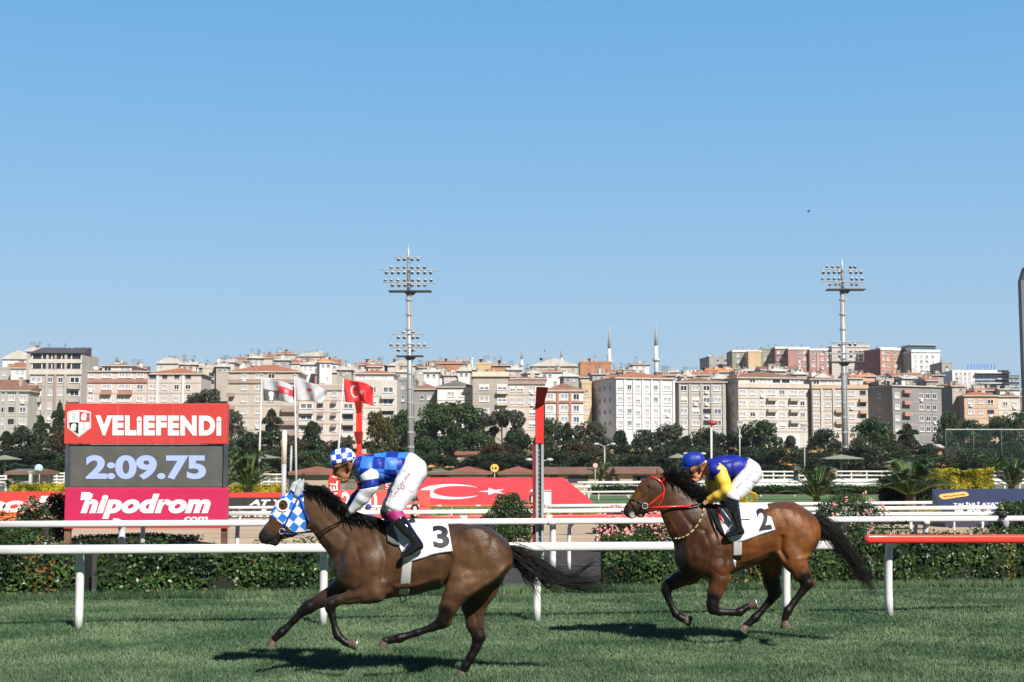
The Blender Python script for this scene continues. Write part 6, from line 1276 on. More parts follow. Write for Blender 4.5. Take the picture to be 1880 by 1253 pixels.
COAT = attr_mat('horse_coat', 0.35, 0.26, 0.4, 0.0, 0.0)
HAIRM = M('black_horsehair', (0.008, 0.007, 0.007), 0.52, 0.3, 30, spec=0.22, bump=.6, bscale=90)
HOOFM = M('hoof_horn', (0.085, 0.062, 0.045), 0.45, 0.35, 14, stretch=(4, 4, 1))
SHOEM = M('worn_horseshoe', (0.5, 0.5, 0.48), 0.35, 0.15, 20, metal=0.7)
BLKLEA = M('black_leather', (0.008, 0.008, 0.009), 0.32, 0.2, 30, spec=0.4)
CLOTHW = M('white_saddle_cloth', (0.60, 0.61, 0.65), 0.8, 0.05, 14, bump=0.15, bscale=60)
GIRTHM = M('grey_elastic_girth', (0.42, 0.41, 0.40), 0.75, 0.12, 22, stretch=(60, 60, 2))

class Frame:
    def __init__(s, root, Y): s.o = root; s.Y = Y
    def __call__(s, px, py, dy=0.0):
        p = P(px, py, s.Y + dy) - s.o; return (p.x, p.y, p.z)
    def r(s, rp, py, dy=0.0): return rp / ppm(py, s.Y + dy)
    def chain(s, pts, dy=None, infl=0):
        """pts: (px,py,r_px,w[,dy])"""
        out = []
        for p in pts:
            d = p[4] if len(p) > 4 else (dy or 0.0)
            q = s(p[0], p[1], d); out.append((*q, s.r(p[2] + infl, p[1], d), p[3]))
        return out
    def line(s, pts): return [(s(a, b)[0], s(a, b)[2]) for a, b in pts]

def grid_text(s, bold, shear, space, n):
    V, F, w, h = text_mesh(s, bold, shear, space)
    bm = bmesh.new(); vs = [bm.verts.new(v) for v in V]
    for f in F:
        try: bm.faces.new([vs[i] for i in f])
        except ValueError: pass
    for i in range(1, n):
        for ax, L in ((0, w), (1, h)):
            co = Vector((0, 0, 0)); co[ax] = L * i / n; no = Vector((0, 0, 0)); no[ax] = 1
            bmesh.ops.bisect_plane(bm, geom=bm.verts[:] + bm.edges[:] + bm.faces[:], plane_co=co, plane_no=no)
    bm.verts.index_update(); V = [v.co.copy() for v in bm.verts]; F = [tuple(x.index for x in f.verts) for f in bm.faces]; bm.free()
    return V, F, w, h
def surf_text(s, corner, fld, fr, off, mat, parent, name='number', bold=0.0, shear=0.0, n=8, space=1.0, label=None):
    """corner: 4 px points (lower-left, lower-right, upper-right, upper-left)"""
    V, F, w, h = grid_text(s, bold, shear, space, n); c = [np.array(p, float) for p in corner]; out = []
    for v in V:
        a, b = v.x / w, v.y / h; p = c[0] * (1 - a) * (1 - b) + c[1] * a * (1 - b) + c[2] * a * b + c[3] * (1 - a) * b
        q = fr(p[0], p[1]); y = fld.front(q[0], q[2]); y = -0.05 if y is None else y
        q = fr(p[0], p[1], y); out.append((q[0], y - off, q[2]))
    b = MB(); b.add(out, F); o = b.build(name, mat, parent)
    if label: o['label'] = label
    return o
def drape(top, bot, fld, fr, off, nu, nv, wr=0.0, both=True, fallback=-0.01, seed=1):
    """cloth lying on the skin between two px polylines"""
    T = curve_pts(top, nu); B = curve_pts(bot, nu); V = []; F = []; r = np.random.default_rng(seed)
    fq = [(r.uniform(20, 60), r.uniform(-30, 30), r.uniform(0, 6)) for _ in range(4)]
    for side in ((0, 1) if both else (0,)):
        o = len(V); Y = np.full((nu, nv), np.nan)
        for i in range(nu):
            for j in range(nv):
                p = T[i] * (1 - j / (nv - 1)) + B[i] * (j / (nv - 1)); q = fr(p[0], p[1])
                y = fld.front(q[0], q[2], far=bool(side))
                Y[i, j] = np.nan if y is None else y
        for i in range(nu):
            last = None
            for j in range(nv - 1, -1, -1):
                if np.isnan(Y[i, j]): Y[i, j] = (last * 0.4 if last is not None else (0.01 if side else -0.01))
                last = Y[i, j]
        for i in range(nu):
            for j in range(nv):
                p = T[i] * (1 - j / (nv - 1)) + B[i] * (j / (nv - 1)); s = 1 if side else -1
                q = fr(p[0], p[1], Y[i, j] if not side else 0)
                w = wr * sum(math.sin(a * q[0] + b * q[2] + c) for a, b, c in fq) * (j / (nv - 1))
                V.append((q[0], Y[i, j] + s * (off + w), q[2] + (off * 0.6 if j == 0 else 0)))
        for i in range(nu - 1):
            for j in range(nv - 1):
                f = [o + i * nv + j, o + (i + 1) * nv + j, o + (i + 1) * nv + j + 1, o + i * nv + j + 1]; F.append(f if not side else f[::-1])
    if both:
        m = nu * nv
        for i in range(nu - 1): F.append([i * nv, m + i * nv, m + (i + 1) * nv, (i + 1) * nv])
    return V, F
def drape_obj(name, mat, parent, *a, thick=0.004, **k):
    V, F = drape(*a, **k); o = np_mesh(name, V, F, mat, parent)
    s = o.modifiers.new('thick', 'SOLIDIFY'); s.thickness = thick; s.offset = 0; return o
def strap(name, pts, r, mat, parent, fld, fr, off=0.004, n=24, far=False, flat=(1.0, 0.45), yfix=None, mb=None, mi=0):
    C = curve_pts([p[:2] for p in pts], n); out = []; last = None
    for c in C:
        q = fr(c[0], c[1]); y = fld.front(q[0], q[2], far=far) if fld is not None else None
        if y is None: y = last if last is not None else (yfix if yfix is not None else (0.05 if far else -0.05))
        last = y; q = fr(c[0], c[1], y); out.append((q[0], y + (off if far else -off), q[2]))
    b = mb or MB(); b.tube(out, r, 8, mi)
    if mb is None: return b.build(name, mat, parent, smooth=True)
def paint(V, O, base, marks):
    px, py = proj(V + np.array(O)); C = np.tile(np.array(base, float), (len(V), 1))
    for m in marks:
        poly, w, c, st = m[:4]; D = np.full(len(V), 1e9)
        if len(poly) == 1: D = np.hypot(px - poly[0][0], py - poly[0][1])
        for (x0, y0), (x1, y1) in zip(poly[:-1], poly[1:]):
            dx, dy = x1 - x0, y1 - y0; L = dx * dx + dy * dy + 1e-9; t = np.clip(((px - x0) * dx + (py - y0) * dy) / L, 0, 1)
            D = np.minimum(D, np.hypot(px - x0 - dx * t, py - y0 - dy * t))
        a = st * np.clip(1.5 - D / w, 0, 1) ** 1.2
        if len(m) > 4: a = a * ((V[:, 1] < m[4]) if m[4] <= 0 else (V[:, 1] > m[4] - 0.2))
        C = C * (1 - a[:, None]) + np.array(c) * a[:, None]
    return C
def hoof(parent, fr, C, S, dy, r0=7, r1=10.5):
    c = Vector(fr(C[0], C[1], dy)); s = Vector(fr(S[0], S[1], dy)); d = (s - c).normalized()
    a = Vector((0, 1, 0)); b = d.cross(a).normalized(); k0 = fr.r(r0, C[1], dy); k1 = fr.r(r1, S[1], dy); MBh = MB(); vs = []; n = 14
    rings = [(c - d * 0.015, k0 * 0.9), (c, k0), (c * 0.5 + s * 0.5, (k0 + k1) / 2), (s, k1), (s + d * 0.008, k1 * 0.97), (s + d * 0.008, k1 * 0.6)]
    for q, r in rings:
        for k in range(n):
            th = 2 * math.pi * k / n; vs.append(q + a * math.sin(th) * r * 0.85 + b * math.cos(th) * r)
    m = len(rings); MBh.add(vs, [(i * n + k, i * n + (k + 1) % n, (i + 1) * n + (k + 1) % n, (i + 1) * n + k) for i in range(m - 1) for k in range(n)] + [tuple(range((m - 1) * n, m * n))])
    for i in range(len(MBh.f)): MBh.m[i] = 1 if (i // n >= 3 and i < (m - 1) * n) else 0
    MBh.build('hoof', [HOOFM, SHOEM], parent, smooth=True)

def make_horse(cfg):
    Y = cfg['Y']; g = P(cfg['cx'], 1000, Y); O = Vector((g.x, Y, 0))
    root = thing('racehorse', cfg['label'], 'racehorse', O, group='racehorses galloping on the turf')
    fr = Frame(O, Y)
    lo = fr(cfg['box'][0], cfg['box'][3]); hi = fr(cfg['box'][2], cfg['box'][1])
    fld = Field((lo[0], -0.42, max(lo[2], -0.02)), (hi[0], 0.44, hi[2]), 0.0088)
    for i, c in enumerate(cfg['trunk']): fld.chain(fr.chain(c), (0.05, 0.05, 0.035, 0.022, 0.022, 0.016)[i] if i < 6 else 0.010)
    for c, dy, k in cfg['limbs']: fld.chain(fr.chain(c, dy), k)
    trunk = Field(fld.lo, fld.lo + (fld.n - 1) * fld.h, fld.h); trunk.F = fld.F.copy()
    for c, dy, k in cfg.get('bulge', []): fld.chain(fr.chain(c, dy), k)
    for poly, w, a in cfg['relief']: fld.relief(fr.line(poly), w * 1.3, a * 0.85)
    fld.wrinkle(0.0008, 58, 6, 10)
    for c, dy, k in cfg.get('carve', []): fld.chain(fr.chain(c, dy), k, op='s')
    V, Q = fld.mesh(2)
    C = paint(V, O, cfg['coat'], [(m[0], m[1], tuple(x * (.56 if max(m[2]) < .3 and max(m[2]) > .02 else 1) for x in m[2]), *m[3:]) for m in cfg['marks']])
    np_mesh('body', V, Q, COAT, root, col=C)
    for C_, S_, dy in cfg['hooves']: hoof(root, fr, C_, S_, dy)
    # mane: dense core and loose hairs
    lo2 = np.array(lo); mf = Field((fr(cfg['mane'][0][0] - 30, 0)[0], -0.2, fr(0, cfg['mane'][-1][1] + 40)[2]), (fr(cfg['mane'][-1][0] + 30, 0)[0], 0.2, fr(0, cfg['mane'][0][1] - 35)[2]), 0.01)
    mf.chain(fr.chain(cfg['mane']), 0.03); mf.wrinkle(0.006, 80, 3, 14)
    V, Q = mf.mesh(1); mane = np_mesh('mane', V, Q, HAIRM, root)
    r = np.random.default_rng(cfg['seed']); cs = []; mp = curve_pts([m[:3] for m in cfg['mane']], 60)
    for i in range(int(cfg.get('nmane', 520) * 2.4)):
        t = r.random(); p = mp[int(t * 59)]; d = cfg['manedir'](t, r); a = r.uniform(-1, 1.15)
        s0 = np.array([p[0] + r.normal() * 3, p[1] + p[2] * a * 0.95]); L = d * r.uniform(0.5, 1.1)
        dyy = r.uniform(-0.085, 0.06); bend = r.normal() * 1.3
        pts = [fr(s0[0] + L[0] * q + bend * q * q * 0.5, s0[1] + L[1] * q + cfg.get('sag', 5) * q * q, dyy * (1 + q)) for q in np.linspace(0, 1, 6)]
        cs.append(np.array(pts))
    strands('mane_hair', cs, HAIRM, mane, 0.0042)
    # tail
    tp = curve_pts(cfg['tail'], 40); core = MB(); n = 26
    core.tube([fr(tp[i][0], tp[i][1], 0) for i in range(n)], [fr.r(tp[i][2] * (0.62 - 0.5 * i / n), tp[i][1]) for i in range(n)], 10)
    tail = core.build('tail', HAIRM, root, smooth=True); cs = []
    for i in range(cfg.get('ntail', 900)):
        e = int(39 * min(1, r.uniform(0.30, 1.04))); s = int(r.uniform(0, 0.35) * e); a = r.normal() * 0.52; ay = r.normal() * 0.5
        a2 = a + r.normal() * 0.25; idx = np.linspace(s, e, 12); pts = []
        for q, ii in enumerate(idx):
            k = int(ii); p = tp[k]; d = tp[min(k + 1, 39)] - tp[max(k - 1, 0)]; nn = np.array([-d[1], d[0]]); nn /= np.hypot(*nn) + 1e-6
            aa = a + (a2 - a) * q / 11; w = p[2]
            pts.append(fr(p[0] + nn[0] * aa * w, p[1] + nn[1] * aa * w, ay * w / 200 + 0.01 * math.sin(q + i)))
        cs.append(np.array(pts))
    for a, b, c, d in cfg.get('wisps', []):
        for _ in range(d):
            s = np.array(a) + r.normal(size=2) * 5; m = np.array(b) + r.normal(size=2) * 6; e = np.array(c) + r.normal(size=2) * 9
            cs.append(np.array([fr(*((1 - q) ** 2 * s + 2 * q * (1 - q) * m + q * q * e), r.uniform(-0.04, 0.04) * 1) for q in np.linspace(0, 1, 9)]))
    strands('tail_hair', cs, HAIRM, tail, 0.0027)
    return root, fr, fld, trunk

def eye_obj(parent, fr, fld, px, py, r=0.02):
    q = fr(px, py); y = fld.front(q[0], q[2]); b = MB(); b.sphere((q[0], y + r * 0.55, q[2]), r, 12, 0, (1.25, 1, 0.85)); b.build('eye', BLKEYE, parent, smooth=True)
    b = MB(); y2 = fld.front(q[0], q[2], far=True); b.sphere((q[0], y2 - r * 0.55, q[2]), r, 12, 0, (1.25, 1, 0.85)); b.build('eye', BLKEYE, parent, smooth=True)
BLKEYE = M('dark_eye', (0.01, 0.007, 0.005), 0.08, 0.1, 5, spec=0.8)

# ------------------------------------------------------------------ number three
BRN = (0.072, 0.036, 0.018)
POINTS = (0.006, 0.0048, 0.0045)
cfg3 = dict(
    Y=12.85, cx=760, seed=3, box=(466, 868, 960, 1246), label='dark bay racehorse in a blue and white check hood wearing number 3', coat=BRN,
    trunk=[
        [(664, 1030, 50, .60), (700, 1030, 66, .66), (750, 1027, 63, .74), (800, 1022, 57, .80), (845, 1016, 51, .82), (880, 1014, 46, .85), (904, 1023, 40, .84)],
        [(642, 1042, 29, .85), (668, 1052, 40, .8)],
        [(690, 1005, 44, .5), (664, 998, 48, .48), (636, 984, 42, .42), (612, 961, 36, .38), (594, 941, 30, .36), (577, 924, 25, .36), (565, 914, 19, .36)],
        [(548, 921, 23, .42), (532, 941, 26, .36), (514, 963, 20, .38), (497, 980, 15.5, .44), (489, 986, 13, .52)],
        [(546, 955, 22, .27), (535, 962, 20, .28), (520, 974, 14, .34)],
        [(500, 985, 12, .5), (505, 994, 9, .5)], [(484, 985, 9, .62), (486, 992, 8, .55)],
    ],
    limbs=[
        ([(668, 1030, 40, .5, -.10), (655, 1056, 30, .6, -.13), (688, 1086, 21, .75, -.15)], 0, .05),
        ([(688, 1086, 20, .8), (672, 1091, 17, .8), (642, 1098, 11.5, .85), (619, 1102, 9, .9), (608, 1108, 10.5, .9), (606, 1117, 9.5, .85)], -.17, .022),
        ([(606, 1117, 8.5, .85), (610, 1132, 6.4, .8), (616, 1157, 6.2, .8), (620, 1167, 8, .85), (633, 1179, 6.5, .9), (642, 1183, 7, .9)], -.17, .014),
        ([(650, 1055, 30, .6, .10), (624, 1082, 18, .8, .15), (597, 1099, 13.5, .8, .16), (567, 1114, 11.5, .85, .16), (556, 1122, 10, .85, .16)], 0, .03),
        ([(556, 1122, 8.5, .85), (540, 1139, 6.6, .8), (525, 1154, 6.5, .8), (517, 1161, 8.2, .85), (506, 1171, 6.6, .9), (502, 1175, 7, .9)], .16, .014),
        ([(892, 1018, 38, .5, -.10), (868, 1050, 32, .5, -.14), (840, 1080, 24, .6, -.165)], 0, .05),
        ([(850, 1068, 26, .6), (838, 1085, 23, .7), (824, 1114, 16, .75), (813, 1140, 12.5, .75)], -.17, .03),
        ([(813, 1141, 12, .7), (824, 1144, 6, .6)], -.17, .02),
        ([(813, 1143, 11.5, .75), (795, 1152, 7.6, .7), (765, 1162, 6.3, .75), (740, 1170, 7.2, .8), (733, 1172, 8.6, .85), (719, 1175, 6.6, .9), (707, 1177, 7.5, .9)], -.17, .014),
        ([(896, 1040, 37, .5, .08), (882, 1078, 29, .6, .14), (870, 1112, 21, .65, .17), (872, 1145, 14.5, .75, .17), (879, 1168, 12.5, .75, .17)], 0, .04),
        ([(879, 1168, 12, .75), (886, 1171, 7, .7)], .17, .015),
        ([(879, 1170, 11.5, .75), (874, 1188, 9, .75), (864, 1208, 8.6, .8), (855, 1222, 7.6, .9), (850, 1230, 8, .9)], .17, .014),
    ],
    bulge=[([(678, 1035, 24, .4), (690, 1070, 18, .4)], -.215, .04), ([(652, 1042, 15, .5)] * 2, -.19, .04), ([(860, 990, 18, .3)] * 2, -.18, .07),
           ([(885, 1008, 20, .35), (905, 1040, 14, .4)], -.185, .07), ([(640, 1094, 7, .6), (665, 1090, 9, .6)], -.215, .02)],
    relief=[([(700, 985), (712, 1020), (704, 1062), (706, 1088)], .022, .011), ([(828, 1020), (823, 1045), (816, 1080)], .020, .022), ([(640, 985), (628, 1020), (632, 1056)], .022, .009),
            ([(655, 1000), (668, 1030), (660, 1070)], .016, .006), ([(905, 990), (893, 1022), (896, 1048), (860, 1060)], .028, .007), ([(935, 1035), (905, 1062), (860, 1090)], .018, -.012),
            ([(840, 1035), (870, 1045), (905, 1042)], .026, .006), ([(730, 1075), (770, 1072), (808, 1058)], .018, -.008), ([(735, 1084), (790, 1074)], .012, .006),
            ([(600, 950), (640, 985), (672, 1000)], .02, .007), ([(585, 965), (612, 1000)], .016, -.007), ([(690, 1052), (672, 1075), (640, 1088)], .014, .009),
            ([(665, 1095), (620, 1103)], .008, .005), ([(838, 1090), (822, 1125)], .010, .008), ([(815, 1012), (760, 1005)], .03, .004),
            ([(484, 998), (500, 993), (512, 983)], .006, .010), ([(527, 950), (510, 966), (498, 975)], .012, .006), ([(548, 940), (530, 968)], .01, -.004),
            ([(870, 1128), (880, 1160)], .010, .008), ([(845, 985), (872, 1000), (880, 1030)], .03, .004), ([(750, 1040), (790, 1035)], .03, -.004)],
    carve=[([(479, 984, 4.5, .7), (483, 988, 3.5, .7)], -.062, .012), ([(479, 984, 4.5, .7), (483, 988, 3.5, .7)], .062, .012)],
    hooves=[((641, 1182), (655, 1184), -.17), ((501, 1175), (498, 1187), .16), ((707, 1176), (703, 1188), -.17), ((850, 1230), (846, 1240), .17)],
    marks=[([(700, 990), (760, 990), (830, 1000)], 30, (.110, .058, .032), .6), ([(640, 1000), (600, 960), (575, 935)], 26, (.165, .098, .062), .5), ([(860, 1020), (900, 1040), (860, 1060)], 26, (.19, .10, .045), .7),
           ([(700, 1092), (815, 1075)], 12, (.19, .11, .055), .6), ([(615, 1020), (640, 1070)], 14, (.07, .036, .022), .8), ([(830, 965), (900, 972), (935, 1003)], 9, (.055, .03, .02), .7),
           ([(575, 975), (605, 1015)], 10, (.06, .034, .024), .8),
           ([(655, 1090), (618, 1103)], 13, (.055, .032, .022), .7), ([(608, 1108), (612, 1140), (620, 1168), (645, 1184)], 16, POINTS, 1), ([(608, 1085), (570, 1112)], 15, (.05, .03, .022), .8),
           ([(570, 1112), (540, 1140), (517, 1161), (500, 1180)], 16, POINTS, 1), ([(818, 1125), (812, 1143), (765, 1162), (734, 1172), (700, 1184)], 15, POINTS, 1),
           ([(868, 1110), (875, 1150)], 18, (.07, .04, .026), .8), ([(879, 1172), (868, 1200), (848, 1232)], 16, POINTS, 1),
           ([(476, 982), (492, 992), (508, 996)], 15, (.028, .024, .025), .95), ([(520, 965)], 14, (.09, .055, .04), .5), ([(521, 931)], 9, (.10, .05, .03), .9)],
    mane=[(562, 895, 4, 1.3), (580, 900, 7, 1.35), (598, 911, 10, 1.3), (613, 925, 12, 1.3), (629, 942, 13, 1.25), (652, 952, 11, 1.4), (682, 958, 8.5, 1.5), (706, 962, 5.5, 1.7)],
    manedir=lambda t, r: np.array([12 + 10 * r.random(), 4 - 9 * r.random() + 5 * t]), nmane=650,
    tail=[(934, 1008, 10), (953, 1020, 15), (978, 1037, 18), (1005, 1054, 18), (1040, 1067, 15), (1085, 1068, 18), (1130, 1060, 24)], ntail=760,
    wisps=[((955, 1035), (962, 1065), (985, 1085), 26), ((985, 1050), (1000, 1075), (1030, 1090), 22), ((960, 1025), (968, 1060), (960, 1050), 12), ((975, 1045), (975, 1080), (990, 1105), 12), ((1040, 1065), (1080, 1040), (1100, 1022), 20), ((1040, 1072), (1090, 1095), (1130, 1070), 14)],
)
h3, fr3, fld3, trk3 = make_horse(cfg3)
eye_obj(h3, fr3, fld3, 520, 929, 0.021)

# check hood with eye ring and ear covers
LB3 = (0.02, 0.16, 0.58); WB3 = (0.62, 0.62, 0.64)
hoodf = Field(fr3(485, 985), fr3(585, 872), 0.0088); hoodf.lo[1] = -0.3; hoodf = Field((hoodf.lo[0], -0.2, fr3(0, 990)[2]), (fr3(575, 0)[0], 0.2, fr3(0, 872)[2]), 0.0085)
for c in cfg3['trunk'][2:7]: hoodf.chain(fr3.chain(c, infl=1.9), 0.026)
def pplane(f, a, b):
    """plane through px a->b, normal to the right of travel, spanning y"""
    p, q = Vector(f(*a)), Vector(f(*b)); d = (q - p); return (p, Vector((d.z, 0, -d.x)).normalized())
for a, b in (((496, 947), (540, 978)), ((562, 962), (558, 890))):
    co, no = pplane(fr3, a, b)
    inside = Vector(fr3(538, 925)); no = no if (inside - co).dot(no) < 0 else -no
    hoodf.cut(co, no)
hoodf.seg((*fr3(521, 928)[:1], -0.2, fr3(521, 928)[2]), (fr3(521, 928)[0], -0.03, fr3(521, 928)[2]), 0.052, 0.052, 1, 1, 0.004, 's')
hoodf.seg((fr3(521, 928)[0], 0.2, fr3(521, 928)[2]), (fr3(521, 928)[0], 0.03, fr3(521, 928)[2]), 0.052, 0.052, 1, 1, 0.004, 's')
V, Q = hoodf.mesh(1)
hc = fr3(530, 950)
HOODM = checkmat('hood_check', LB3, WB3, 0.066, R(-52), (hc[0], hc[2]), 0.55, 0.1)
hood = np_mesh('hood', V, Q, HOODM, h3); hood['label'] = 'blue and white check hood with an eye hole'
b = MB(); q = fr3(521, 928); y = hoodf.front(q[0] + 0.056, q[2]) or -0.09
ring = []
for k in range(25):
    th = 2 * math.pi * k / 24; X, Z = q[0] + 0.052 * math.cos(th), q[2] + 0.052 * math.sin(th) * 0.98
    yy = hoodf.front(q[0] + 0.062 * math.cos(th), q[2] + 0.062 * math.sin(th)); ring.append((X, (yy if yy is not None else -0.06) - 0.002, Z))
b.tube(ring, 0.0085, 8, caps=False); b.build('eye_ring', M('ring_white', (0.75, 0.75, 0.75), 0.4, 0.03, 8), hood, smooth=True)
EARW = M('ear_cover_cloth', (0.34, 0.36, 0.40), 0.6, 0.08, 30, bump=0.1)
for (a, bb, dy) in (((546, 905), (558, 881), -.045), ((536, 900), (551, 880), .045)):
    ef = Field((fr3(525, 0)[0], dy - .06, fr3(0, 915)[2]), (fr3(572, 0)[0], dy + .06, fr3(0, 872)[2]), 0.005)
    m1 = (a[0] * .55 + bb[0] * .45 - 1, a[1] * .55 + bb[1] * .45)
    ef.chain(fr3.chain([(a[0], a[1] + 3, 6.5, .9), (*m1, 6.2, .6), (bb[0] - 1, bb[1] + 3, 3.0, .5), (bb[0], bb[1], 1.2, .6)], dy), 0.01)
    V, Q = ef.mesh(1); np_mesh('ear_cover', V, Q, EARW, hood)
BLUS = M('blue_strap', (0.012, 0.03, 0.28), 0.4, 0.1, 20)
for nm, pts in (('headstall', [(532, 900), (540, 905), (549, 911), (560, 908)]), ('cheekpiece', [(548, 912), (541, 928), (531, 948), (521, 968)]), ('throat_lash', [(549, 912), (557, 935), (568, 958)]), ('noseband', [(518, 972), (526, 980), (545, 980)])):
    strap(nm, pts, 0.008, BLUS, h3, hoodf if nm != 'noseband' else fld3, fr3, 0.006)
    strap(nm, pts, 0.008, BLUS, h3, hoodf if nm != 'noseband' else fld3, fr3, 0.006, far=True)
b = MB(); q = fr3(520, 975)
for s in (-1, 1): 
    b.tube([(q[0] + 0.025 * math.cos(t), s * 0.075, q[2] + 0.025 * math.sin(t)) for t in np.linspace(0, 6.28, 13)], 0.004, 6, caps=False)
b.tube([(q[0], -0.075, q[2]), (q[0], 0.075, q[2])], 0.005, 6); b.build('bit', STEEL, h3, smooth=True)
rn = MB()
for s, sp in ((-1, -0.115), (1, 0.12)):
    c = curve_pts([(520, 975), (545, 978), (575, 976), (589, 977), (606, 968), (625, 958), (636, 947)], 30)
    rn.tube([(fr3(p[0], p[1])[0], sp if i > 8 else (0.075 * s + (sp - 0.075 * s) * i / 8), fr3(p[0], p[1])[2]) for i, p in enumerate(c)], 0.0075, 6)
rn.build('reins', BLKLEA, h3, smooth=True)
# breastplate loop, saddle cloth, saddle, girth
cl3t = [(715, 963), (745, 962), (775, 961), (803, 958.5), (822, 960)]; cl3b = [(741, 1021), (750, 1031), (775, 1025), (800, 1017), (831, 1012)]
cloth3 = drape_obj('saddle_cloth', CLOTHW, h3, cl3t, cl3b, trk3, fr3, 0.012, 34, 22, wr=0.0012)
cloth3['label'] = 'white saddle cloth with a black number 3'
NUM = M('black_number', (0.012, 0.014, 0.02), 0.6, 0.1, 10)
surf_text('3', [(797, 1006), (827, 1005), (822, 965), (793, 965)], trk3, fr3, 0.0195, NUM, cloth3, 'number', bold=0.035)
FLAPM = M('saddle_flap_grey', (0.09, 0.09, 0.09), 0.35, 0.15, 12, spec=0.5)
drape_obj('saddle_flap', FLAPM, h3, [(708, 966), (716, 965), (722, 965)], [(712, 994), (724, 1000), (735, 1002)], trk3, fr3, 0.018, 12, 12, thick=0.008)
drape_obj('girth', GIRTHM, h3, [(740, 1024), (748, 1025), (757, 1024)], [(732, 1091), (742, 1093), (751, 1092)], trk3, fr3, 0.008, 6, 40, thick=0.006)
b = MB(); c = curve_pts([(740, 1090), (734, 1096), (738, 1105), (745, 1102), (744, 1094)], 16); b.tube([fr3(p[0], p[1], -0.06) for p in c], 0.006, 6)
c = curve_pts([(735, 1100), (742, 1110), (752, 1114), (762, 1113)], 14); b.tube([fr3(p[0], p[1], -0.05) for p in c], 0.003, 6); b.build('girth_buckle_loop', BLKLEA, h3, smooth=True)
sf = Field((fr3(700, 0)[0], -0.2, fr3(0, 985)[2]), (fr3(770, 0)[0], 0.2, fr3(0, 940)[2]), 0.008)
sf.chain(fr3.chain([(712, 962, 8, 2.0), (728, 966, 5, 2.6), (745, 964, 5.5, 2.8), (757, 958, 6, 2.4)]), 0.03); V, Q = sf.mesh(2); np_mesh('saddle', V, Q, BLKLEA, h3)
def stirrup(par, fr, top, foot, dys):
    for dy in dys:
        b = MB(); a = Vector(fr(top[0], top[1], dy)); c = Vector(fr(foot[0], foot[1], dy * 1.12)); w = 0.05
        b.tube([a, c + Vector((0, 0, .10))], 0.006, 6)
        b.tube([c + Vector((-w, 0, 0)), c + Vector((-w * .8, 0, .06)), c + Vector((0, 0, .10)), c + Vector((w * .8, 0, .06)), c + Vector((w, 0, 0)), c + Vector((-w, 0, 0))], 0.006, 6)
        b.build('stirrup', STEEL, par, smooth=True)
stirrup(h3, fr3, (735, 966), (752, 1017), (-.255, .255))

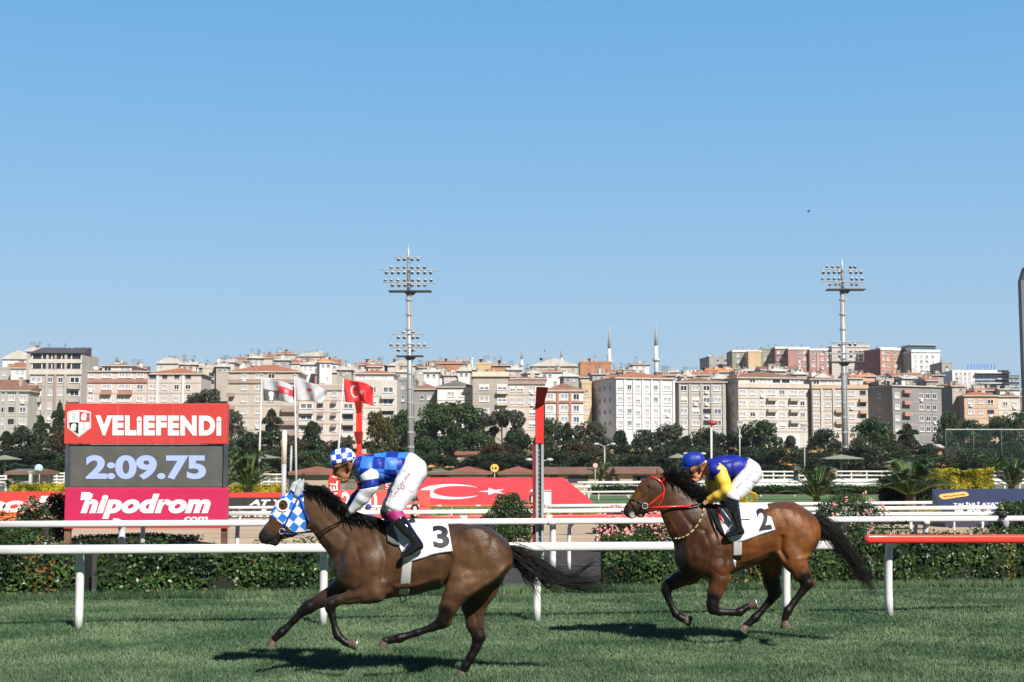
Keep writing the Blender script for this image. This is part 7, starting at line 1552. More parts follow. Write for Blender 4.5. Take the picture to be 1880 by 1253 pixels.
# ------------------------------------------------------------------ number two
BAY = (0.145, 0.051, 0.0145)
cfg2 = dict(
    Y=15.25, cx=1370, seed=5, box=(1134, 850, 1520, 1176), label='bright bay racehorse in a red bridle wearing number 2', coat=BAY,
    trunk=[
        [(1292, 998, 53, .62), (1330, 993, 59, .68), (1370, 986, 52, .78), (1410, 975, 47, .82), (1444, 970, 47, .85), (1463, 977, 44, .85)],
        [(1268, 1024, 30, .8), (1292, 1030, 32, .8)],
        [(1300, 975, 48, .5), (1286, 975, 50, .5), (1266, 955, 43, .44), (1249, 932, 34, .40), (1236, 911, 27, .38), (1223, 892, 20, .38)],
        [(1212, 888, 18, .44), (1202, 897, 22, .40), (1192, 906, 23, .36), (1177, 920, 17, .38), (1163, 933, 12.5, .46), (1156, 938, 11, .54)],
        [(1205, 912, 21, .28), (1196, 920, 17, .30), (1182, 930, 11.5, .36)],
        [(1155, 941, 8, .6), (1160, 946, 7, .55)], [(1170, 938, 10, .5), (1177, 943, 7.5, .48)],
        [(1208, 876, 4, .8, .05), (1209, 866, 3.6, .6, .06), (1208, 858, 1.4, .6, .06)],
        [(1217, 879, 4.5, .8, -.05), (1223, 872, 3.8, .6, -.06), (1230, 866, 1.4, .6, -.06)],
    ],
    limbs=[
        ([(1296, 995, 38, .5, -.10), (1284, 1022, 28, .6, -.13), (1318, 1042, 24, .75, -.15)], 0, .05),
        ([(1318, 1044, 22, .75), (1321, 1062, 18, .8), (1312, 1090, 13.2, .85), (1308, 1108, 10.8, .88), (1309, 1118, 10.8, .88)], -.165, .024),
        ([(1310, 1119, 9.5, .85), (1320, 1124, 7, .8), (1344, 1125, 6, .8), (1358, 1124, 7.8, .85), (1368, 1117, 6.2, .9), (1376, 1112, 6.4, .9)], -.165, .014),
        ([(1284, 1030, 30, .6, .10), (1266, 1054, 19, .8, .14), (1243, 1066, 13.2, .85, .16), (1227, 1075, 10.6, .88, .16), (1223, 1083, 10, .88, .16)], 0, .03),
        ([(1223, 1084, 9, .85), (1227, 1099, 6.3, .8), (1236, 1119, 6.1, .8), (1241, 1127, 7.8, .85), (1251, 1135, 6.4, .9), (1258, 1138, 6.8, .9)], .16, .014),
        ([(1454, 985, 40, .5, -.10), (1455, 1012, 28, .55, -.15), (1460, 1032, 20, .68, -.17)], 0, .05),
        ([(1460, 1032, 19.5, .7), (1471, 1052, 15.2, .75), (1482, 1069, 11.5, .75)], -.17, .024),
        ([(1482, 1070, 11, .72), (1491, 1070, 7, .6)], -.17, .018),
        ([(1482, 1073, 10.5, .75), (1472, 1088, 7, .72), (1456, 1108, 6.1, .75), (1446, 1122, 7.8, .85), (1442, 1133, 6.2, .9), (1441, 1140, 6.8, .9)], -.17, .014),
        ([(1430, 985, 38, .5, .08), (1418, 1015, 26, .6, .13), (1415, 1042, 18.5, .68, .17), (1417, 1068, 14.2, .75, .17), (1422, 1088, 12, .75, .17)], 0, .04),
        ([(1422, 1088, 11, .72), (1430, 1087, 6.5, .6)], .17, .018),
        ([(1421, 1092, 10.5, .75), (1413, 1104, 7.4, .72), (1399, 1121, 6.2, .75), (1386, 1135, 7.8, .85), (1376, 1144, 6.2, .9), (1370, 1149, 6.8, .9)], .17, .014),
    ],
    bulge=[([(1308, 1000, 20, .4), (1318, 1030, 15, .45)], -.215, .04), ([(1280, 1018, 14, .5)] * 2, -.18, .04), ([(1424, 950, 15, .3)] * 2, -.18, .07),
           ([(1450, 968, 17, .35), (1480, 990, 12, .4)], -.195, .07), ([(1320, 1065, 9, .5), (1314, 1085, 6, .5)], -.20, .02)],
    relief=[([(1330, 965), (1334, 1000), (1326, 1040)], .022, .010), ([(1428, 985), (1427, 1008), (1436, 1024)], .020, .022), ([(1270, 965), (1262, 1000), (1268, 1028)], .022, .009),
            ([(1290, 975), (1300, 1005), (1292, 1035)], .016, .006), ([(1455, 940), (1447, 970), (1452, 1000), (1470, 1015)], .03, .006), ([(1500, 1005), (1478, 1020), (1455, 1025)], .016, -.008),
            ([(1425, 940), (1438, 965), (1432, 990)], .03, .004), ([(1360, 1030), (1395, 1018), (1415, 1008)], .018, -.007), ([(1350, 1002), (1395, 1008)], .02, .005),
            ([(1246, 935), (1268, 965), (1290, 975)], .02, .007), ([(1228, 955), (1245, 985)], .014, -.006), ([(1302, 1042), (1318, 1055), (1340, 1050)], .012, .006),
            ([(1312, 1070), (1308, 1105)], .008, .005), ([(1466, 1040), (1478, 1062)], .010, .007), ([(1160, 948), (1172, 943), (1180, 935)], .006, .010),
            ([(1198, 900), (1178, 915), (1168, 922)], .01, .006), ([(1186, 902), (1172, 918)], .008, -.004), ([(1415, 1050), (1420, 1080)], .010, .006)],
    carve=[([(1149, 934, 3.6, .7), (1153, 938, 2.8, .7)], -.056, .012), ([(1149, 934, 3.6, .7), (1153, 938, 2.8, .7)], .056, .012)],
    hooves=[((1376, 1112), (1388, 1108.5), -.165), ((1257, 1138), (1268, 1141.5), .16), ((1441, 1140), (1443, 1152), -.17), ((1371, 1149), (1363, 1159), .17)],
    marks=[([(1270, 960), (1280, 1010), (1310, 1030)], 46, (.075, .030, .014), .95), ([(1250, 935), (1230, 905)], 26, (.075, .040, .025), .8), ([(1200, 890), (1170, 925)], 24, (.065, .035, .022), .85), ([(1172, 908), (1163, 920)], 6, (.20, .075, .02), .8),  # chest mark here and breast mark below are darkened to stand for shade
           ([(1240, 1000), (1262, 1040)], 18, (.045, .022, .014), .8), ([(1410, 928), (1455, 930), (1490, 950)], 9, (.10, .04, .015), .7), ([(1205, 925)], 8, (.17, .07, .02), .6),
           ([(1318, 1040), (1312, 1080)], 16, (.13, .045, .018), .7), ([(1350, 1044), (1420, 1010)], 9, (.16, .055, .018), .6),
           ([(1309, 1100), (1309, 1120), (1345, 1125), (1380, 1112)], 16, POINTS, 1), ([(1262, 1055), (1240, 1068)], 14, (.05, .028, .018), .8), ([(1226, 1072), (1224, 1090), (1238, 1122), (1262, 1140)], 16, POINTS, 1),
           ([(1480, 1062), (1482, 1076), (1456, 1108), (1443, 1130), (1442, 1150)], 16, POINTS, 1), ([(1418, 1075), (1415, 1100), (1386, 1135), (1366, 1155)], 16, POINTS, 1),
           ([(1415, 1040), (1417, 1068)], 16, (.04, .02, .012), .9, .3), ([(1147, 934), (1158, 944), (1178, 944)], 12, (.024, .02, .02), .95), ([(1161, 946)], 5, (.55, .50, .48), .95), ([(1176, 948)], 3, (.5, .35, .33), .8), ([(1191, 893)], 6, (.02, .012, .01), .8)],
    mane=[(1219, 873, 4, 1.2), (1231, 876, 8.5, 1.1), (1245, 883, 12, 1.0), (1259, 893, 13.5, 1.0), (1272, 904, 13.5, 1.0), (1285, 915, 11, 1.1), (1298, 924, 6.5, 1.4)],
    manedir=lambda t, r: np.array([10 + 12 * r.random(), -4 - 12 * r.random() + 6 * t]), nmane=600,
    tail=[(1490, 949, 6), (1508, 960, 11), (1530, 981, 13), (1553, 1011, 13), (1575, 1043, 12), (1589, 1068, 12), (1597, 1094, 15)], ntail=620,
    wisps=[((1575, 1040), (1592, 1055), (1614, 1066), 22), ((1510, 970), (1515, 990), (1505, 1005), 16), ((1560, 1010), (1585, 1025), (1600, 1045), 14), ((1580, 1050), (1600, 1075), (1606, 1090), 16)],
)
h2, fr2, fld2, trk2 = make_horse(cfg2)
eye_obj(h2, fr2, fld2, 1191, 893, 0.019)
REDS = M('red_bridle_strap', (0.62, 0.02, 0.02), 0.35, 0.1, 20, coat=0.3)
for nm, pts, mt, rr in (('browband', [(1196, 876), (1206, 880), (1214, 886)], REDS, .011), ('headstall', [(1224, 876), (1219, 881), (1214, 887)], REDS, .014), ('cheekpiece', [(1214, 887), (1218, 895), (1218, 905), (1206, 916), (1190, 929)], REDS, .009),
                        ('throat_lash', [(1219, 905), (1215, 918), (1209, 930)], REDS, .008), ('noseband', [(1155, 918), (1166, 919), (1180, 926)], BLKLEA, .007), ('drop_noseband', [(1157, 919), (1164, 932), (1170, 946)], BLKLEA, .006)):
    strap(nm, pts, rr, mt, h2, fld2, fr2, 0.005); strap(nm, pts, rr, mt, h2, fld2, fr2, 0.005, far=True)
b = MB(); q = fr2(1183, 929)
for s in (-1, 1): b.tube([(q[0] + 0.03 * math.cos(t), s * 0.07, q[2] + 0.03 * math.sin(t)) for t in np.linspace(0, 6.28, 13)], 0.005, 6, caps=False)
b.tube([(q[0], -0.07, q[2]), (q[0], 0.07, q[2])], 0.005, 6); b.build('bit', STEEL, h2, smooth=True)
for s in (-1, 1):
    a = Vector(fr2(1188, 933, 0)); c = Vector(fr2(1215, 931)); e = Vector(fr2(1266, 928.5)); f = Vector(fr2(1296, 923)); y0 = s * .075; y1 = s * .135
    b = MB(); b.tube([(a.x, y0, a.z), (c.x, s * .10, c.z), (e.x, y1, e.z)], 0.0115, 8); b.tube([(e.x, y1, e.z), ((e.x + f.x) / 2, s * .13, (e.z + f.z) / 2), (f.x, s * .10, f.z)], 0.008, 8, mi=1)
    b.build('rein', [REDS, BLKLEA], h2, smooth=True)
YOKM = M('yoke_cord', (0.55, 0.43, 0.16), 0.7, 0.1, 30); YOKB = M('yoke_cord_dark', (0.05, 0.04, 0.10), 0.7, 0.1, 30)
pts = curve_pts([(1290, 933), (1284, 950), (1273, 968), (1258, 982), (1246, 988), (1236, 989)], 46); b = MB(); prev = None
for i, p in enumerate(pts[:-1]):
    q = fr2(*p); y = fld2.front(q[0], q[2]); y = prev if y is None else y; prev = y; q2 = fr2(*pts[i + 1]); y2 = fld2.front(q2[0], q2[2]); y2 = y if y2 is None else y2
    b.tube([(q[0], y - .008, q[2]), ((q[0] + q2[0]) / 2, (y + y2) / 2 - .012, (q[2] + q2[2]) / 2), (q2[0], y2 - .008, q2[2])], [0.006, 0.0115, 0.006], 6, mi=(1 if i % 5 in (3, 4) else 0))
b.build('neck_yoke', [YOKM, YOKB], h2, smooth=True)
cloth2 = drape_obj('saddle_cloth', CLOTHW, h2, [(1314, 932), (1335, 934), (1360, 931), (1385, 927), (1408, 926)], [(1330, 983), (1345, 995), (1362, 994), (1393, 983), (1423, 973)], trk2, fr2, 0.012, 36, 24, wr=0.0014, seed=4)
cloth2['label'] = 'white saddle cloth with a black number 2'
drape_obj('cloth_trim', REDS, h2, [(1314, 932), (1316, 932), (1318, 932)], [(1326, 961), (1327, 962), (1329, 962)], trk2, fr2, 0.019, 4, 20, thick=0.003, both=False)
surf_text('2', [(1394, 975), (1417, 971), (1407, 932), (1386, 934)], trk2, fr2, 0.0195, NUM, cloth2, 'number', bold=0.03)
surf_text('-', [(1358, 955), (1376, 954.5), (1376, 952.5), (1358, 953)], trk2, fr2, 0.0195, NUM, cloth2, 'dash_mark', bold=0.0)
drape_obj('girth', GIRTHM, h2, [(1346, 992), (1354, 993), (1362, 992)], [(1346, 1020), (1353, 1020), (1361, 1019)], trk2, fr2, 0.010, 6, 24, thick=0.006)
drape_obj('girth_strap', BLKLEA, h2, [(1346, 1020), (1353, 1020), (1361, 1019)], [(1347, 1050), (1353, 1049), (1359, 1048)], trk2, fr2, 0.009, 6, 20, thick=0.005)
drape_obj('girth_tongue', CLOTHW, h2, [(1346, 1029), (1349, 1030), (1351, 1031)], [(1346, 1047), (1347, 1046), (1350, 1041)], trk2, fr2, 0.014, 4, 12, thick=0.004, both=False)
strap('breast_strap', [(1297, 930), (1307, 955), (1315, 980), (1320, 1003)], .013, BLKLEA, h2, trk2, fr2, 0.008)
drape_obj('saddle_flap', BLKLEA, h2, [(1300, 930), (1308, 932), (1315, 934)], [(1316, 966), (1324, 979), (1331, 983)], trk2, fr2, 0.020, 10, 14, thick=0.008)
sf = Field((fr2(1300, 0)[0], -0.2, fr2(0, 950)[2]), (fr2(1370, 0)[0], 0.2, fr2(0, 910)[2]), 0.008)
sf.chain(fr2.chain([(1312, 930, 6, 2.0), (1325, 933, 4.5, 2.8), (1340, 931, 4.5, 2.8), (1350, 926, 5, 2.4)]), 0.03); V, Q = sf.mesh(2); np_mesh('saddle', V, Q, BLKLEA, h2)
stirrup(h2, fr2, (1325, 935), (1346, 980), (-.26, .26))

# ------------------------------------------------------------------ jockeys
SKIN = attr_mat('skin', 0.5, 0.4, 0.0, 0.0)
PANTS = M('white_breeches', (0.58, 0.58, 0.61), 0.42, 0.04, 8, bump=0.7, bscale=7, stretch=(1, 1, 2.6), spec=0.35)
BOOT = M('patent_boot', (0.006, 0.006, 0.008), 0.09, 0.1, 5, spec=0.7, coat=1.0)
def mk(name, fr, box, chains, mat, parent, h=0.006, cuts=(), wr=None, k=0.02, label=None, dyr=(-.36, .36), infl=0, sm=2, after=(), wr2=None, rel=()):
    f = Field((fr(box[0], 0)[0], dyr[0], fr(0, box[3])[2]), (fr(box[2], 0)[0], dyr[1], fr(0, box[1])[2]), h)
    for c in chains: f.chain(fr.chain(c, infl=infl), k)
    if wr: f.wrinkle(*wr)
    for a, b, inside in cuts:
        co, no = pplane(fr, a, b); ii = Vector(fr(*inside)); no = no if (ii - co).dot(no) < 0 else -no; f.cut(co, no)
    for c in after: f.chain(fr.chain(c, infl=infl), k)
    if wr2: f.wrinkle(*wr2)
    for pl_, w_, a_ in rel: f.relief(fr.line(pl_), w_, a_)
    if not (f.F < 0).any(): print('EMPTY', name, box); return None, f
    V, Q = f.mesh(sm); o = np_mesh(name, V, Q, mat, parent)
    if label: o['label'] = label
    return o, f
def hand_chains(wr, kn, tip, dy, s, side):
    """palm, four curled fingers of different length and a thumb; px coordinates; s = px per metre"""
    wr, kn, tip = map(np.array, (wr, kn, tip)); d = kn - wr; L = np.hypot(*d); d = d / L; n = np.array([-d[1], d[0]]); n = n if n[1] > 0 else -n; out = []
    w = .0085 * s
    out.append([(*wr, .019 * s, .8, dy), (*(wr + d * L * .5), .021 * s, 1.1, dy), (*(kn - d * .01 * s), .017 * s, 1.5, dy)])
    for i, (ln, rr) in enumerate(((.9, .0078), (1.05, .0088), (1.0, .0088), (.85, .0084))):
        y = dy + side * (.029 - .0195 * i); k0 = kn + n * .003 * s * abs(i - 1.4) - n * 0.004 * s
        a = k0 + d * .022 * s * ln + n * .010 * s; b = k0 + d * .018 * s * ln + n * .030 * s; c = k0 - d * .006 * s + n * .034 * s
        out.append([(*(k0 - d * .02 * s), rr * s, 1, y), (*k0, rr * s * 1.12, 1, y), (*a, rr * s, 1, y), (*b, rr * s * .92, 1, y), (*c, rr * s * .85, 1, y)])
    t0 = wr + d * L * .35; out.append([(*(t0 + n * .008 * s), .011 * s, 1, dy - side * .022), (*(t0 + d * .02 * s + n * .022 * s), .0098 * s, 1, dy - side * .036), (*(t0 + d * .044 * s + n * .026 * s), .0082 * s, 1, dy - side * .033)])
    return out

def jockey(cfg):
    Y = cfg['Y']; g = P(*cfg['seat'], Y); fr = Frame(g, Y)
    root = thing('person', cfg['label'], 'jockey', g, group='jockeys riding in the race')
    f = Field((fr(cfg['box'][0], 0)[0], -.38, fr(0, cfg['box'][3])[2]), (fr(cfg['box'][2], 0)[0], .38, fr(0, cfg['box'][1])[2]), 0.0054)
    for nm in ('torso', 'neck', 'head', 'armN', 'armF', 'legN', 'legF', 'footN', 'footF'):
        for c in cfg[nm]: f.chain(fr.chain(c), 0.018 if nm in ('torso', 'legN', 'legF') else 0.008)
    for c in cfg['face']: f.chain(fr.chain(c), 0.005)
    for hN in cfg['hands']:
        for c in hand_chains(*hN): f.chain(fr.chain(c), 0.004)
    for poly, w, a in cfg['frelief']: f.relief(fr.line(poly), w, a)
    V, Q = f.mesh(1)
    C = paint(V, g, cfg['skin'], cfg['skinmarks'])
    np_mesh('body', V, Q, SKIN, root, col=C)
    # clothing shells over the same limbs
    bx = cfg['box']
    j, jf = mk('jersey', fr, bx, cfg['torso'] + cfg['shoulders'], cfg['jersey'], root, 0.0075, cfg['jcuts'], (0.0036, 38, 5), infl=2.3, k=.03, rel=cfg['jfolds'])
    if cfg.get('sleeves'):
        for nm, ch, mt, cuts in cfg['sleeves']:
            mk(nm, fr, bx, ch, mt, root, 0.006, cuts, (0.0022, 60, 8), infl=1.5)
    _, brf = mk('breeches', fr, bx, cfg['hips'], PANTS, root, 0.0072, cfg['pcuts'], None, infl=1.8, k=.03, after=cfg['thighs'], wr2=(.0030, 44, 2), rel=cfg['folds'])
    for ch, mt, nm, cuts in cfg['boots']:
        mk(nm, fr, bx, ch, mt, root, 0.006, cuts, (0.0008, 90, 4), infl=1.3, k=.012)
    mk('collar', fr, bx, [cfg['collar']], M('collar_white', (0.7, 0.7, 0.7), .6, .04, 9), root, 0.006)
    # helmet
    hb = cfg['helmet']; hf = Field((fr(hb[0] - 34, 0)[0], -.2, fr(0, hb[1] + 34)[2]), (fr(hb[0] + 34, 0)[0], .2, fr(0, hb[1] - 34)[2]), 0.006)
    hf.chain(fr.chain([(hb[0] - 4, hb[1] + 1, hb[2], hb[3]), (hb[0] + 4, hb[1], hb[2], hb[3])]), 0.01)
    co, no = pplane(fr, *cfg['brim']); ii = Vector(fr(hb[0], hb[1] - 10)); no = no if (ii - co).dot(no) < 0 else -no; hf.cut(co, no)
    HB_ = hf
    V, Q = hf.mesh(2); hm = np_mesh('helmet', V, Q, cfg['helmat'], root); hm['label'] = cfg['helmlabel']
    pk = cfg['peak']; pf = Field((fr(pk[0][0] - 12, 0)[0], -.14, fr(0, pk[0][1] + 20)[2]), (fr(pk[1][0] + 12, 0)[0], .14, fr(0, pk[1][1] - 20)[2]), 0.005)
    pf.chain(fr.chain([(pk[0][0], pk[0][1], 1.6, 8), (pk[1][0], pk[1][1], 2.2, 9)]), 0.004); V, Q = pf.mesh(1); np_mesh('peak', V, Q, cfg.get('peakmat', BLACK), hm)
    strap('helmet_band', cfg['hband'], .0045, BLACK, hm, HB_, fr, .001)
    # goggles
    gg = cfg['goggle']; gf = Field((fr(gg[0] - 14, 0)[0], -.12, fr(0, gg[1] + 14)[2]), (fr(gg[0] + 14, 0)[0], .12, fr(0, gg[1] - 14)[2]), 0.005)
    gf.chain(fr.chain([(gg[0], gg[1], gg[2], 1, -.035), (gg[0] - 1, gg[1], gg[2], 1, .035)]), 0.006); V, Q = gf.mesh(1); np_mesh('goggles', V, Q, M('goggle_black', (.008, .008, .01), .12, .1, 5, spec=.8), root)
    a = cfg['gband']; b2 = MB()
    for s in (-1, 1): b2.tube([(fr(p[0], p[1])[0], s * cfg['headw'] * w, fr(p[0], p[1])[2]) for p, w in a], 0.005, 6)
    b2.build('goggle_strap', BLACK, root, smooth=True)
    return root, fr, brf, jf, hm

LBLU = (0.042, 0.17, 0.56); DBLU = (0.007, 0.026, 0.25)
g3 = P(742, 950, 12.85); jc = (P(709, 862, 12.85) - g3)
JM3 = checkmat('jersey_check', DBLU, LBLU, 0.1065, R(3), (jc.x, jc.z), 0.45, 0.25)
hc3 = P(629, 843, 12.85) - g3
HM3 = checkmat('helmet_check', (0.02, 0.08, 0.55), (0.78, 0.78, 0.80), 0.048, R(-10), (hc3.x, hc3.z), 0.4)
DBM = M('royal_blue_silk', DBLU, 0.42, 0.1, 8, bump=0.3, bscale=18); LBM = M('light_blue_silk', LBLU, 0.42, 0.1, 8, bump=0.3, bscale=18)
WSL = M('white_silk', (0.70, 0.71, 0.76), 0.5, 0.05, 9, bump=0.3, bscale=22); MAG = M('magenta_cuff', (0.30, 0.012, 0.13), 0.6, 0.08, 20)
sh3N = [(677, 860, 15, 1.0, -.17), (676, 875, 14.5, 1.0, -.19), (680, 893, 12, 1.0, -.20)]
fa3N = [(680, 893, 11.5, 1.0, -.20), (665, 915, 10.5, 1.0, -.16), (647, 936, 6.5, 1.0, -.11)]
sh3F = [(672, 862, 15, 1.0, .17), (666, 880, 13, 1.0, .19), (672, 897, 11, 1.0, .20)]
fa3F = [(672, 897, 11, 1.0, .20), (652, 918, 9, 1.0, .16), (640, 937, 6.5, 1.0, .10)]
AR3N = [(676, 860, 15.4, 1.0, -.175), (678, 874, 14.8, 1.0, -.19), (681, 892, 12.2, 1.0, -.20), (667, 914, 10.8, 1.0, -.16), (647, 936, 6.8, 1.0, -.11)]
AR3F = [(671, 862, 15.2, 1.0, .175), (668, 878, 14.2, 1.0, .19), (672, 896, 11.4, 1.0, .20), (653, 917, 9.4, 1.0, .16), (640, 937, 6.8, 1.0, .10)]
c3 = dict(Y=12.85, seat=(742, 950), label='jockey in blue check silks and white breeches crouched over number 3', box=(588, 812, 792, 1032), skin=(0.33, 0.155, 0.075),
    torso=[[(748, 854, 21, 1.3), (715, 858, 25, 1.25), (690, 862, 27, 1.2), (670, 861, 23, 1.35)], [(670, 861, 15, 1, -.15), (670, 861, 15, 1, .15)]],
    neck=[[(662, 860, 13, 1), (645, 858, 11.5, 1)]],
    head=[[(636, 850, 18, .84), (626, 855, 16.5, .84)], [(627, 866, 12.5, .78), (632, 873, 9.5, .8)], [(640, 866, 9, .9), (636, 874, 7.5, 1.1)]],
    face=[[(616, 864, 4, .7), (614, 869, 3.6, .75), (617, 872, 2.5, .8)], [(621, 878, 3, 1.6), (624, 879, 3, 1.6)], [(630, 882, 5, 1.1), (636, 880, 5, 1.2)], [(618, 859, 3.5, 3)] * 2, [(641, 853, 4, .5, -.082), (641, 859, 3.4, .5, -.082)], [(641, 853, 4, .5, .082), (641, 859, 3.4, .5, .082)]],
    armN=[[(677, 860, 12, 1, -.17), (680, 893, 9.5, 1, -.20), (647, 936, 5.8, 1, -.11)]], armF=[[(672, 862, 12, 1, .17), (672, 897, 9, 1, .20), (640, 937, 5.8, 1, .10)]],
    legN=[[(757, 866, 20, 1, -.08), (741, 900, 17, 1, -.16), (724, 931, 13, 1, -.24)], [(724, 933, 12, 1, -.24), (742, 966, 9.5, 1, -.275), (764, 995, 7, 1, -.30)]],
    legF=[[(757, 866, 20, 1, .08), (733, 905, 17, 1, .16), (714, 935, 13, 1, .24)], [(714, 937, 12, 1, .24), (734, 968, 9.5, 1, .275), (756, 997, 7, 1, .30)]],
    footN=[[(768, 1003, 6.5, 1, -.30), (742, 1019, 4, 1.2, -.31)]], footF=[[(760, 1003, 6.5, 1, .30), (736, 1019, 4, 1.2, .31)]],
    hands=[((648, 936), (637, 943), None or (636, 951), -.10, 202, 1), ((640, 937), (630, 944), (630, 951), .09, 202, -1)],
    frelief=[([(617, 875), (624, 875)], .004, .006)], skinmarks=[([(636, 853)], 12, (.03, .018, .012), .8), ([(621, 876), (625, 876)], 1.5, (.25, .07, .05), .7)],
    shoulders=[[(677, 860, 15, 1, -.165), (677, 866, 15, 1, -.18)], [(672, 862, 15, 1, .165), (670, 868, 15, 1, .18)]], jersey=JM3, jcuts=[((650, 843), (656, 880), (700, 860)), ((751, 838), (740, 878), (700, 860))],
    sleeves=[('upper_sleeve', [AR3N], WSL, [((660, 876), (702, 851), (680, 880)), ((662, 885), (700, 879), (680, 870))]), ('upper_sleeve', [AR3F], WSL, [((650, 876), (692, 856), (670, 884)), ((652, 886), (690, 884), (670, 870))]),
             ('sleeve_band', [AR3N], DBM, [((662, 885.5), (700, 879.5), (680, 890)), ((660, 899), (700, 892), (680, 880))]), ('sleeve_band', [AR3F], DBM, [((652, 886.5), (690, 884.5), (672, 890)), ((650, 899), (690, 897), (672, 880))]),
             ('forearm_sleeve', [AR3N], WSL, [((660, 899.5), (700, 892.5), (655, 925))]), ('forearm_sleeve', [AR3F], DBM, [((650, 899.5), (690, 897.5), (650, 920))])],
    hips=[[(749, 855, 22.5, 1.32), (760, 863, 22, 1.28)], [(757, 866, 22, 1, -.07), (757, 866, 22, 1, .07)]],
    thighs=[[(758, 868, 23, 1, -.08), (742, 900, 20.5, 1, -.16), (725, 930, 16, 1, -.24)], [(758, 868, 23, 1, .08), (734, 903, 19, 1, .16), (716, 934, 15, 1, .24)]],
    pcuts=[((747, 842), (738, 880), (770, 870))],
    boots=[([[(721, 938, 14.5, 1, -.245), (732, 953, 12.5, 1, -.26)]], MAG, 'boot_cuff', [((736, 928), (712, 944), (730, 960))]), ([[(713, 940, 14, 1, .245), (724, 955, 12, 1, .26)]], MAG, 'boot_cuff', []),
           ([[(733, 955, 12.4, 1, -.262), (745, 971, 10, 1, -.277), (764, 994, 7.5, 1, -.30)], [(767, 1000, 8.2, 1, -.30), (754, 1011, 6.5, 1, -.305), (742, 1019, 4.6, 1.2, -.31)], [(770, 1003, 7, 1, -.30), (740, 1021, 3.5, 1.4, -.31)]], BOOT, 'boot', []),
           ([[(725, 957, 12, 1, .262), (737, 973, 10, 1, .277), (756, 996, 7.5, 1, .30)], [(759, 1002, 8, 1, .30), (736, 1020, 4.6, 1.2, .31)]], BOOT, 'boot', [])],
    folds=[([(741, 866), (772, 872)], .007, .007), ([(744, 878), (770, 889)], .007, .006), ([(737, 893), (760, 905)], .007, .006), ([(712, 918), (734, 930)], .006, .007), ([(708, 928), (730, 938)], .006, .006), ([(722, 902), (715, 935)], .006, .006), ([(730, 910), (728, 940)], .006, .005), ([(748, 850), (742, 880)], .007, .005), ([(735, 885), (722, 905)], .007, .006)],
    jfolds=[([(690, 866), (738, 879)], .008, .007), ([(702, 884), (742, 872)], .007, .007), ([(688, 848), (722, 843)], .007, .005), ([(738, 836), (744, 868)], .006, .006), ([(712, 850), (718, 884)], .008, .005), ([(724, 876), (744, 862)], .006, .006)],
    collar=[(652, 850, 9.5, 1.2), (650, 862, 9.5, 1.2)],
    helmet=(629, 843, 20.5, .84), brim=((603, 858), (652, 843)), helmat=HM3, helmlabel='blue and white check helmet', peak=((601, 856), (612, 857)), hband=[(629, 852), (628, 838), (629, 822)], headw=.088,
    goggle=(616, 861, 5.5), gband=[((617, 860), .6), ((626, 856), 1.0), ((640, 850), 1.02), ((650, 845), .8)])
p3, fp3, bf3, jf3, hm3 = jockey(c3)
GLV = M('black_glove', (.012, .012, .014), .55, .2, 20)
for w_, kn, tp, dy, s_, sd in c3['hands']:
    hc = hand_chains(w_, kn, tp, dy, s_, sd)
    mk('glove', fp3, (616, 920, 664, 966), [c for i, c in enumerate(hc)], GLV, p3, 0.0036, (), None, k=.004, dyr=(dy - .07, dy + .07), infl=.35, sm=1)
TXTP = M('breeches_lettering', (0.35, 0.12, 0.22), .7, .1, 9)
surf_text('N.KOCAKAYA', [(722, 916), (755, 870), (751, 866), (717, 911)], bf3, fp3, 0.015, TXTP, p3, 'lettering', n=12)
surf_text('SF', [(739, 903), (748, 893), (743, 887), (735, 897)], bf3, fp3, 0.004, TXTP, p3, 'lettering', n=4)

RBL = M('royal_blue_jersey', (0.007, 0.013, 0.22), 0.5, 0.12, 8, bump=0.3, bscale=14)
YEL = M('yellow_sleeve', (0.72, 0.46, 0.055), 0.5, 0.08, 8, bump=0.3, bscale=20)
HBL = M('blue_helmet_cover', (0.006, 0.028, 0.28), 0.4, 0.06, 8)
sh2N = [(1320, 864, 12.3, 1.0, -.17), (1328, 884, 11, 1.0, -.20), (1334, 901, 9.8, 1.0, -.22)]
fa2N = [(1333, 901, 9.6, 1.0, -.22), (1318, 911, 7.8, 1.0, -.17), (1303, 918, 5.4, 1.0, -.12)]
sh2F = [(1310, 866, 12.3, 1.0, .17), (1306, 884, 10, 1.0, .20), (1306, 900, 9, 1.0, .22)]
fa2F = [(1306, 900, 8.8, 1.0, .22), (1300, 911, 7.4, 1.0, .17), (1294, 918, 5.4, 1.0, .11)]
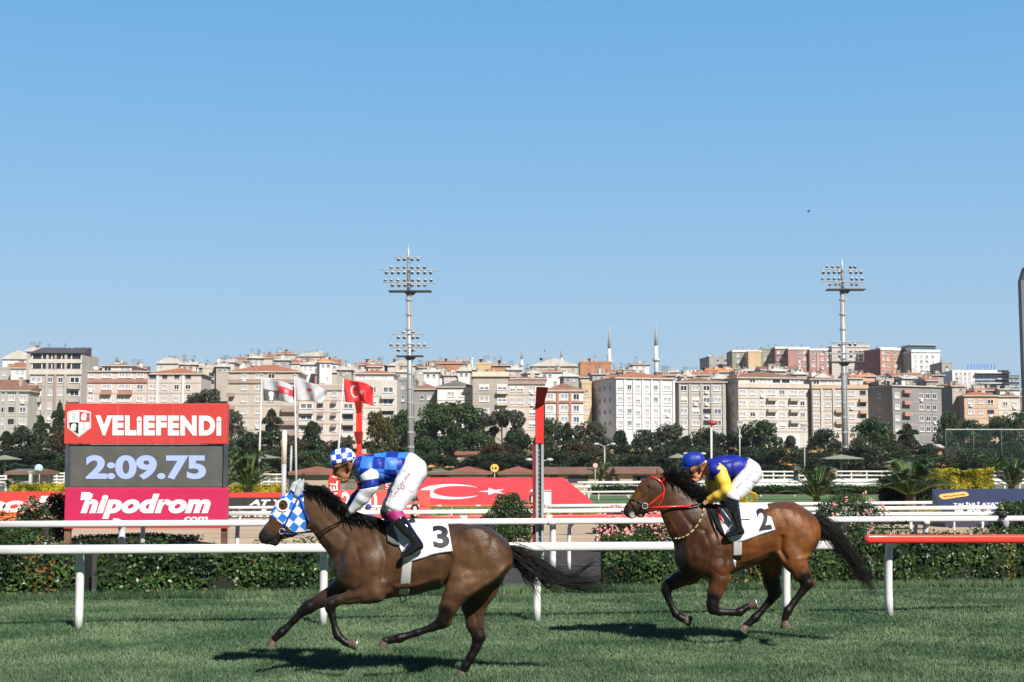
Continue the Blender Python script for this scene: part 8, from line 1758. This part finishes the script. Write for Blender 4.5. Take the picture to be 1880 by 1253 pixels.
c2 = dict(Y=15.25, seat=(1345, 925), label='jockey in royal blue silks with yellow sleeves crouched over number 2', box=(1244, 822, 1406, 992), skin=(0.52, 0.22, 0.12),
    torso=[[(1368, 859, 17, 1.3), (1345, 860, 21, 1.25), (1324, 862, 21, 1.2), (1308, 862, 18, 1.35)], [(1310, 862, 12, 1, -.15), (1310, 862, 12, 1, .15)]],
    neck=[[(1302, 861, 10.5, 1), (1290, 861, 9.5, 1)]],
    head=[[(1282, 853, 15, .84), (1274, 856, 14, .84)], [(1276, 868, 10, .78), (1280, 874, 8, .8)], [(1286, 867, 7.5, .9), (1283, 874, 6.4, 1.1)]],
    face=[[(1268, 869, 3.3, .7), (1267, 873, 3, .75), (1270, 875, 2.1, .8)], [(1272, 880, 2.5, 1.6)] * 2, [(1277, 882, 4.2, 1.1), (1283, 880, 4, 1.2)], [(1269, 864, 3, 3)] * 2, [(1288, 857, 3.4, .5, -.082), (1288, 862, 2.8, .5, -.082)], [(1288, 857, 3.4, .5, .082), (1288, 862, 2.8, .5, .082)]],
    armN=[[(1320, 864, 10, 1, -.17), (1334, 901, 8, 1, -.22), (1303, 918, 4.9, 1, -.12)]], armF=[[(1310, 866, 10, 1, .17), (1306, 900, 7.6, 1, .22), (1294, 918, 4.9, 1, .11)]],
    legN=[[(1376, 868, 17, 1, -.08), (1360, 893, 14, 1, -.16), (1345, 912, 11, 1, -.24)], [(1344, 914, 10.5, 1, -.24), (1349, 941, 8.5, 1, -.275), (1355, 966, 6, 1, -.30)]],
    legF=[[(1376, 868, 17, 1, .08), (1352, 897, 14, 1, .16), (1333, 915, 11, 1, .24)], [(1333, 916, 10.5, 1, .24), (1338, 943, 8.5, 1, .275), (1344, 968, 6, 1, .30)]],
    footN=[[(1358, 975, 5.5, 1, -.30), (1338, 982, 3.4, 1.2, -.31)]], footF=[[(1348, 976, 5.5, 1, .30), (1328, 983, 3.4, 1.2, .31)]],
    hands=[((1304, 918), (1294, 921), (1290, 926), -.11, 171, 1), ((1294, 918), (1286, 922), (1284, 926), .10, 171, -1)],
    frelief=[([(1269, 878), (1275, 878)], .004, .006)], skinmarks=[([(1285, 856)], 10, (.05, .03, .02), .8), ([(1286, 864), (1290, 872)], 5, (.42, .10, .06), .6)],
    shoulders=[[(1320, 864, 12.3, 1, -.16), (1320, 866, 12.3, 1, -.17)]], jersey=RBL, jcuts=[((1297, 845), (1298, 880), (1340, 860)), ((1374, 846), (1362, 878), (1340, 860))],
    sleeves=[('sleeve', [sh2N, fa2N], YEL, []), ('sleeve', [sh2F, fa2F], YEL, [])],
    hips=[[(1367, 860, 18.2, 1.32), (1378, 866, 18, 1.28)], [(1376, 868, 18, 1, -.07), (1376, 868, 18, 1, .07)]],
    thighs=[[(1377, 871, 18.5, 1, -.08), (1360, 894, 15.5, 1, -.16), (1345, 912, 12, 1, -.24)], [(1377, 871, 18.5, 1, .08), (1352, 898, 15, 1, .16), (1334, 915, 12, 1, .24)]],
    pcuts=[((1369, 848), (1360, 880), (1390, 875))],
    boots=[([[(1343.5, 918, 11.3, 1, -.245), (1349, 941, 9, 1, -.277), (1355, 964, 6.5, 1, -.30)], [(1358, 973, 6.6, 1, -.30), (1347, 979, 5, 1, -.305), (1337, 982, 3.8, 1.2, -.31)], [(1361, 977, 5, 1.1, -.30), (1336, 983, 2.8, 1.4, -.31)]], BOOT, 'boot', []),
           ([[(1332, 920, 11.3, 1, .245), (1338, 943, 9, 1, .277), (1344, 966, 6.5, 1, .30)], [(1348, 975, 6.6, 1, .30), (1327, 983, 3.8, 1.2, .31)]], BOOT, 'boot', [])],
    folds=[([(1360, 866), (1390, 870)], .007, .007), ([(1362, 880), (1386, 890)], .007, .006), ([(1350, 890), (1372, 900)], .007, .006), ([(1336, 902), (1352, 914)], .006, .007), ([(1345, 898), (1340, 918)], .006, .006), ([(1378, 850), (1368, 876)], .007, .005)],
    jfolds=[([(1326, 868), (1364, 876)], .008, .007), ([(1336, 880), (1366, 868)], .007, .007), ([(1310, 852), (1345, 846)], .007, .005), ([(1362, 842), (1366, 866)], .006, .006), ([(1338, 852), (1342, 880)], .008, .005)],
    collar=[(1297, 853, 7.5, 1.2), (1295, 866, 7.5, 1.2)],
    helmet=(1273, 847, 17.6, .84), brim=((1252, 860), (1293, 852)), helmat=HBL, helmlabel='plain royal blue helmet', peak=((1254, 858), (1262, 860)), peakmat=HBL, hband=[(1281, 852), (1281, 840), (1278, 830)], headw=.086,
    goggle=(1269, 866, 4.8), gband=[((1270, 865), .6), ((1277, 862), 1.0), ((1288, 855), 1.02), ((1294, 850), .8)])
p2, fp2, bf2, jf2, hm2 = jockey(c2)
mk('yellow_patch', fp2, (1335, 866, 1352, 884), [[(1341, 875, 6, 1, -.12), (1344, 877, 5, 1, -.12)]], YEL, p2, .005, (), None, dyr=(-.17, -.06))
mk('yellow_patch', fp2, (1328, 826, 1356, 846), [[(1338, 839.5, 1.8, 6, 0), (1346, 838.5, 1.8, 6, 0)]], YEL, p2, .004, (), None, dyr=(-.12, .12))
TX2 = M('breeches_lettering_grey', (0.16, 0.16, 0.22), .7, .1, 9)
surf_text('AHMET ÇELİK', [(1354, 898), (1382, 872), (1378, 867), (1350, 893)], bf2, fp2, 0.016, TX2, p2, 'lettering', n=12)
surf_text('TECH', [(1343, 940), (1354, 936), (1353, 933), (1342, 937)], bf2, fp2, 0.018, LETTER, p2, 'lettering', n=4, bold=.03)
# ================================================================== air
hz = MB(); hz.box(-2500, 2500, -60, 5900, -1.2, 130); ho = hz.build('haze', []) if False else None
hm_ = bpy.data.materials.new('haze_air'); hm_.use_nodes = True; hn = hm_.node_tree.nodes; hl = hm_.node_tree.links; hn.remove(hn['Principled BSDF'])
pv = hn.new('ShaderNodeVolumePrincipled'); pv.inputs['Color'].default_value = (.86, .93, 1.0, 1); pv.inputs['Density'].default_value = 0.00011; pv.inputs['Anisotropy'].default_value = 0.2
hl.new(pv.outputs[0], hn['Material Output'].inputs['Volume']); ho = hz.build('haze', hm_); tag(ho, 'thin pale blue air over the racecourse and town', 'haze', kind='stuff')
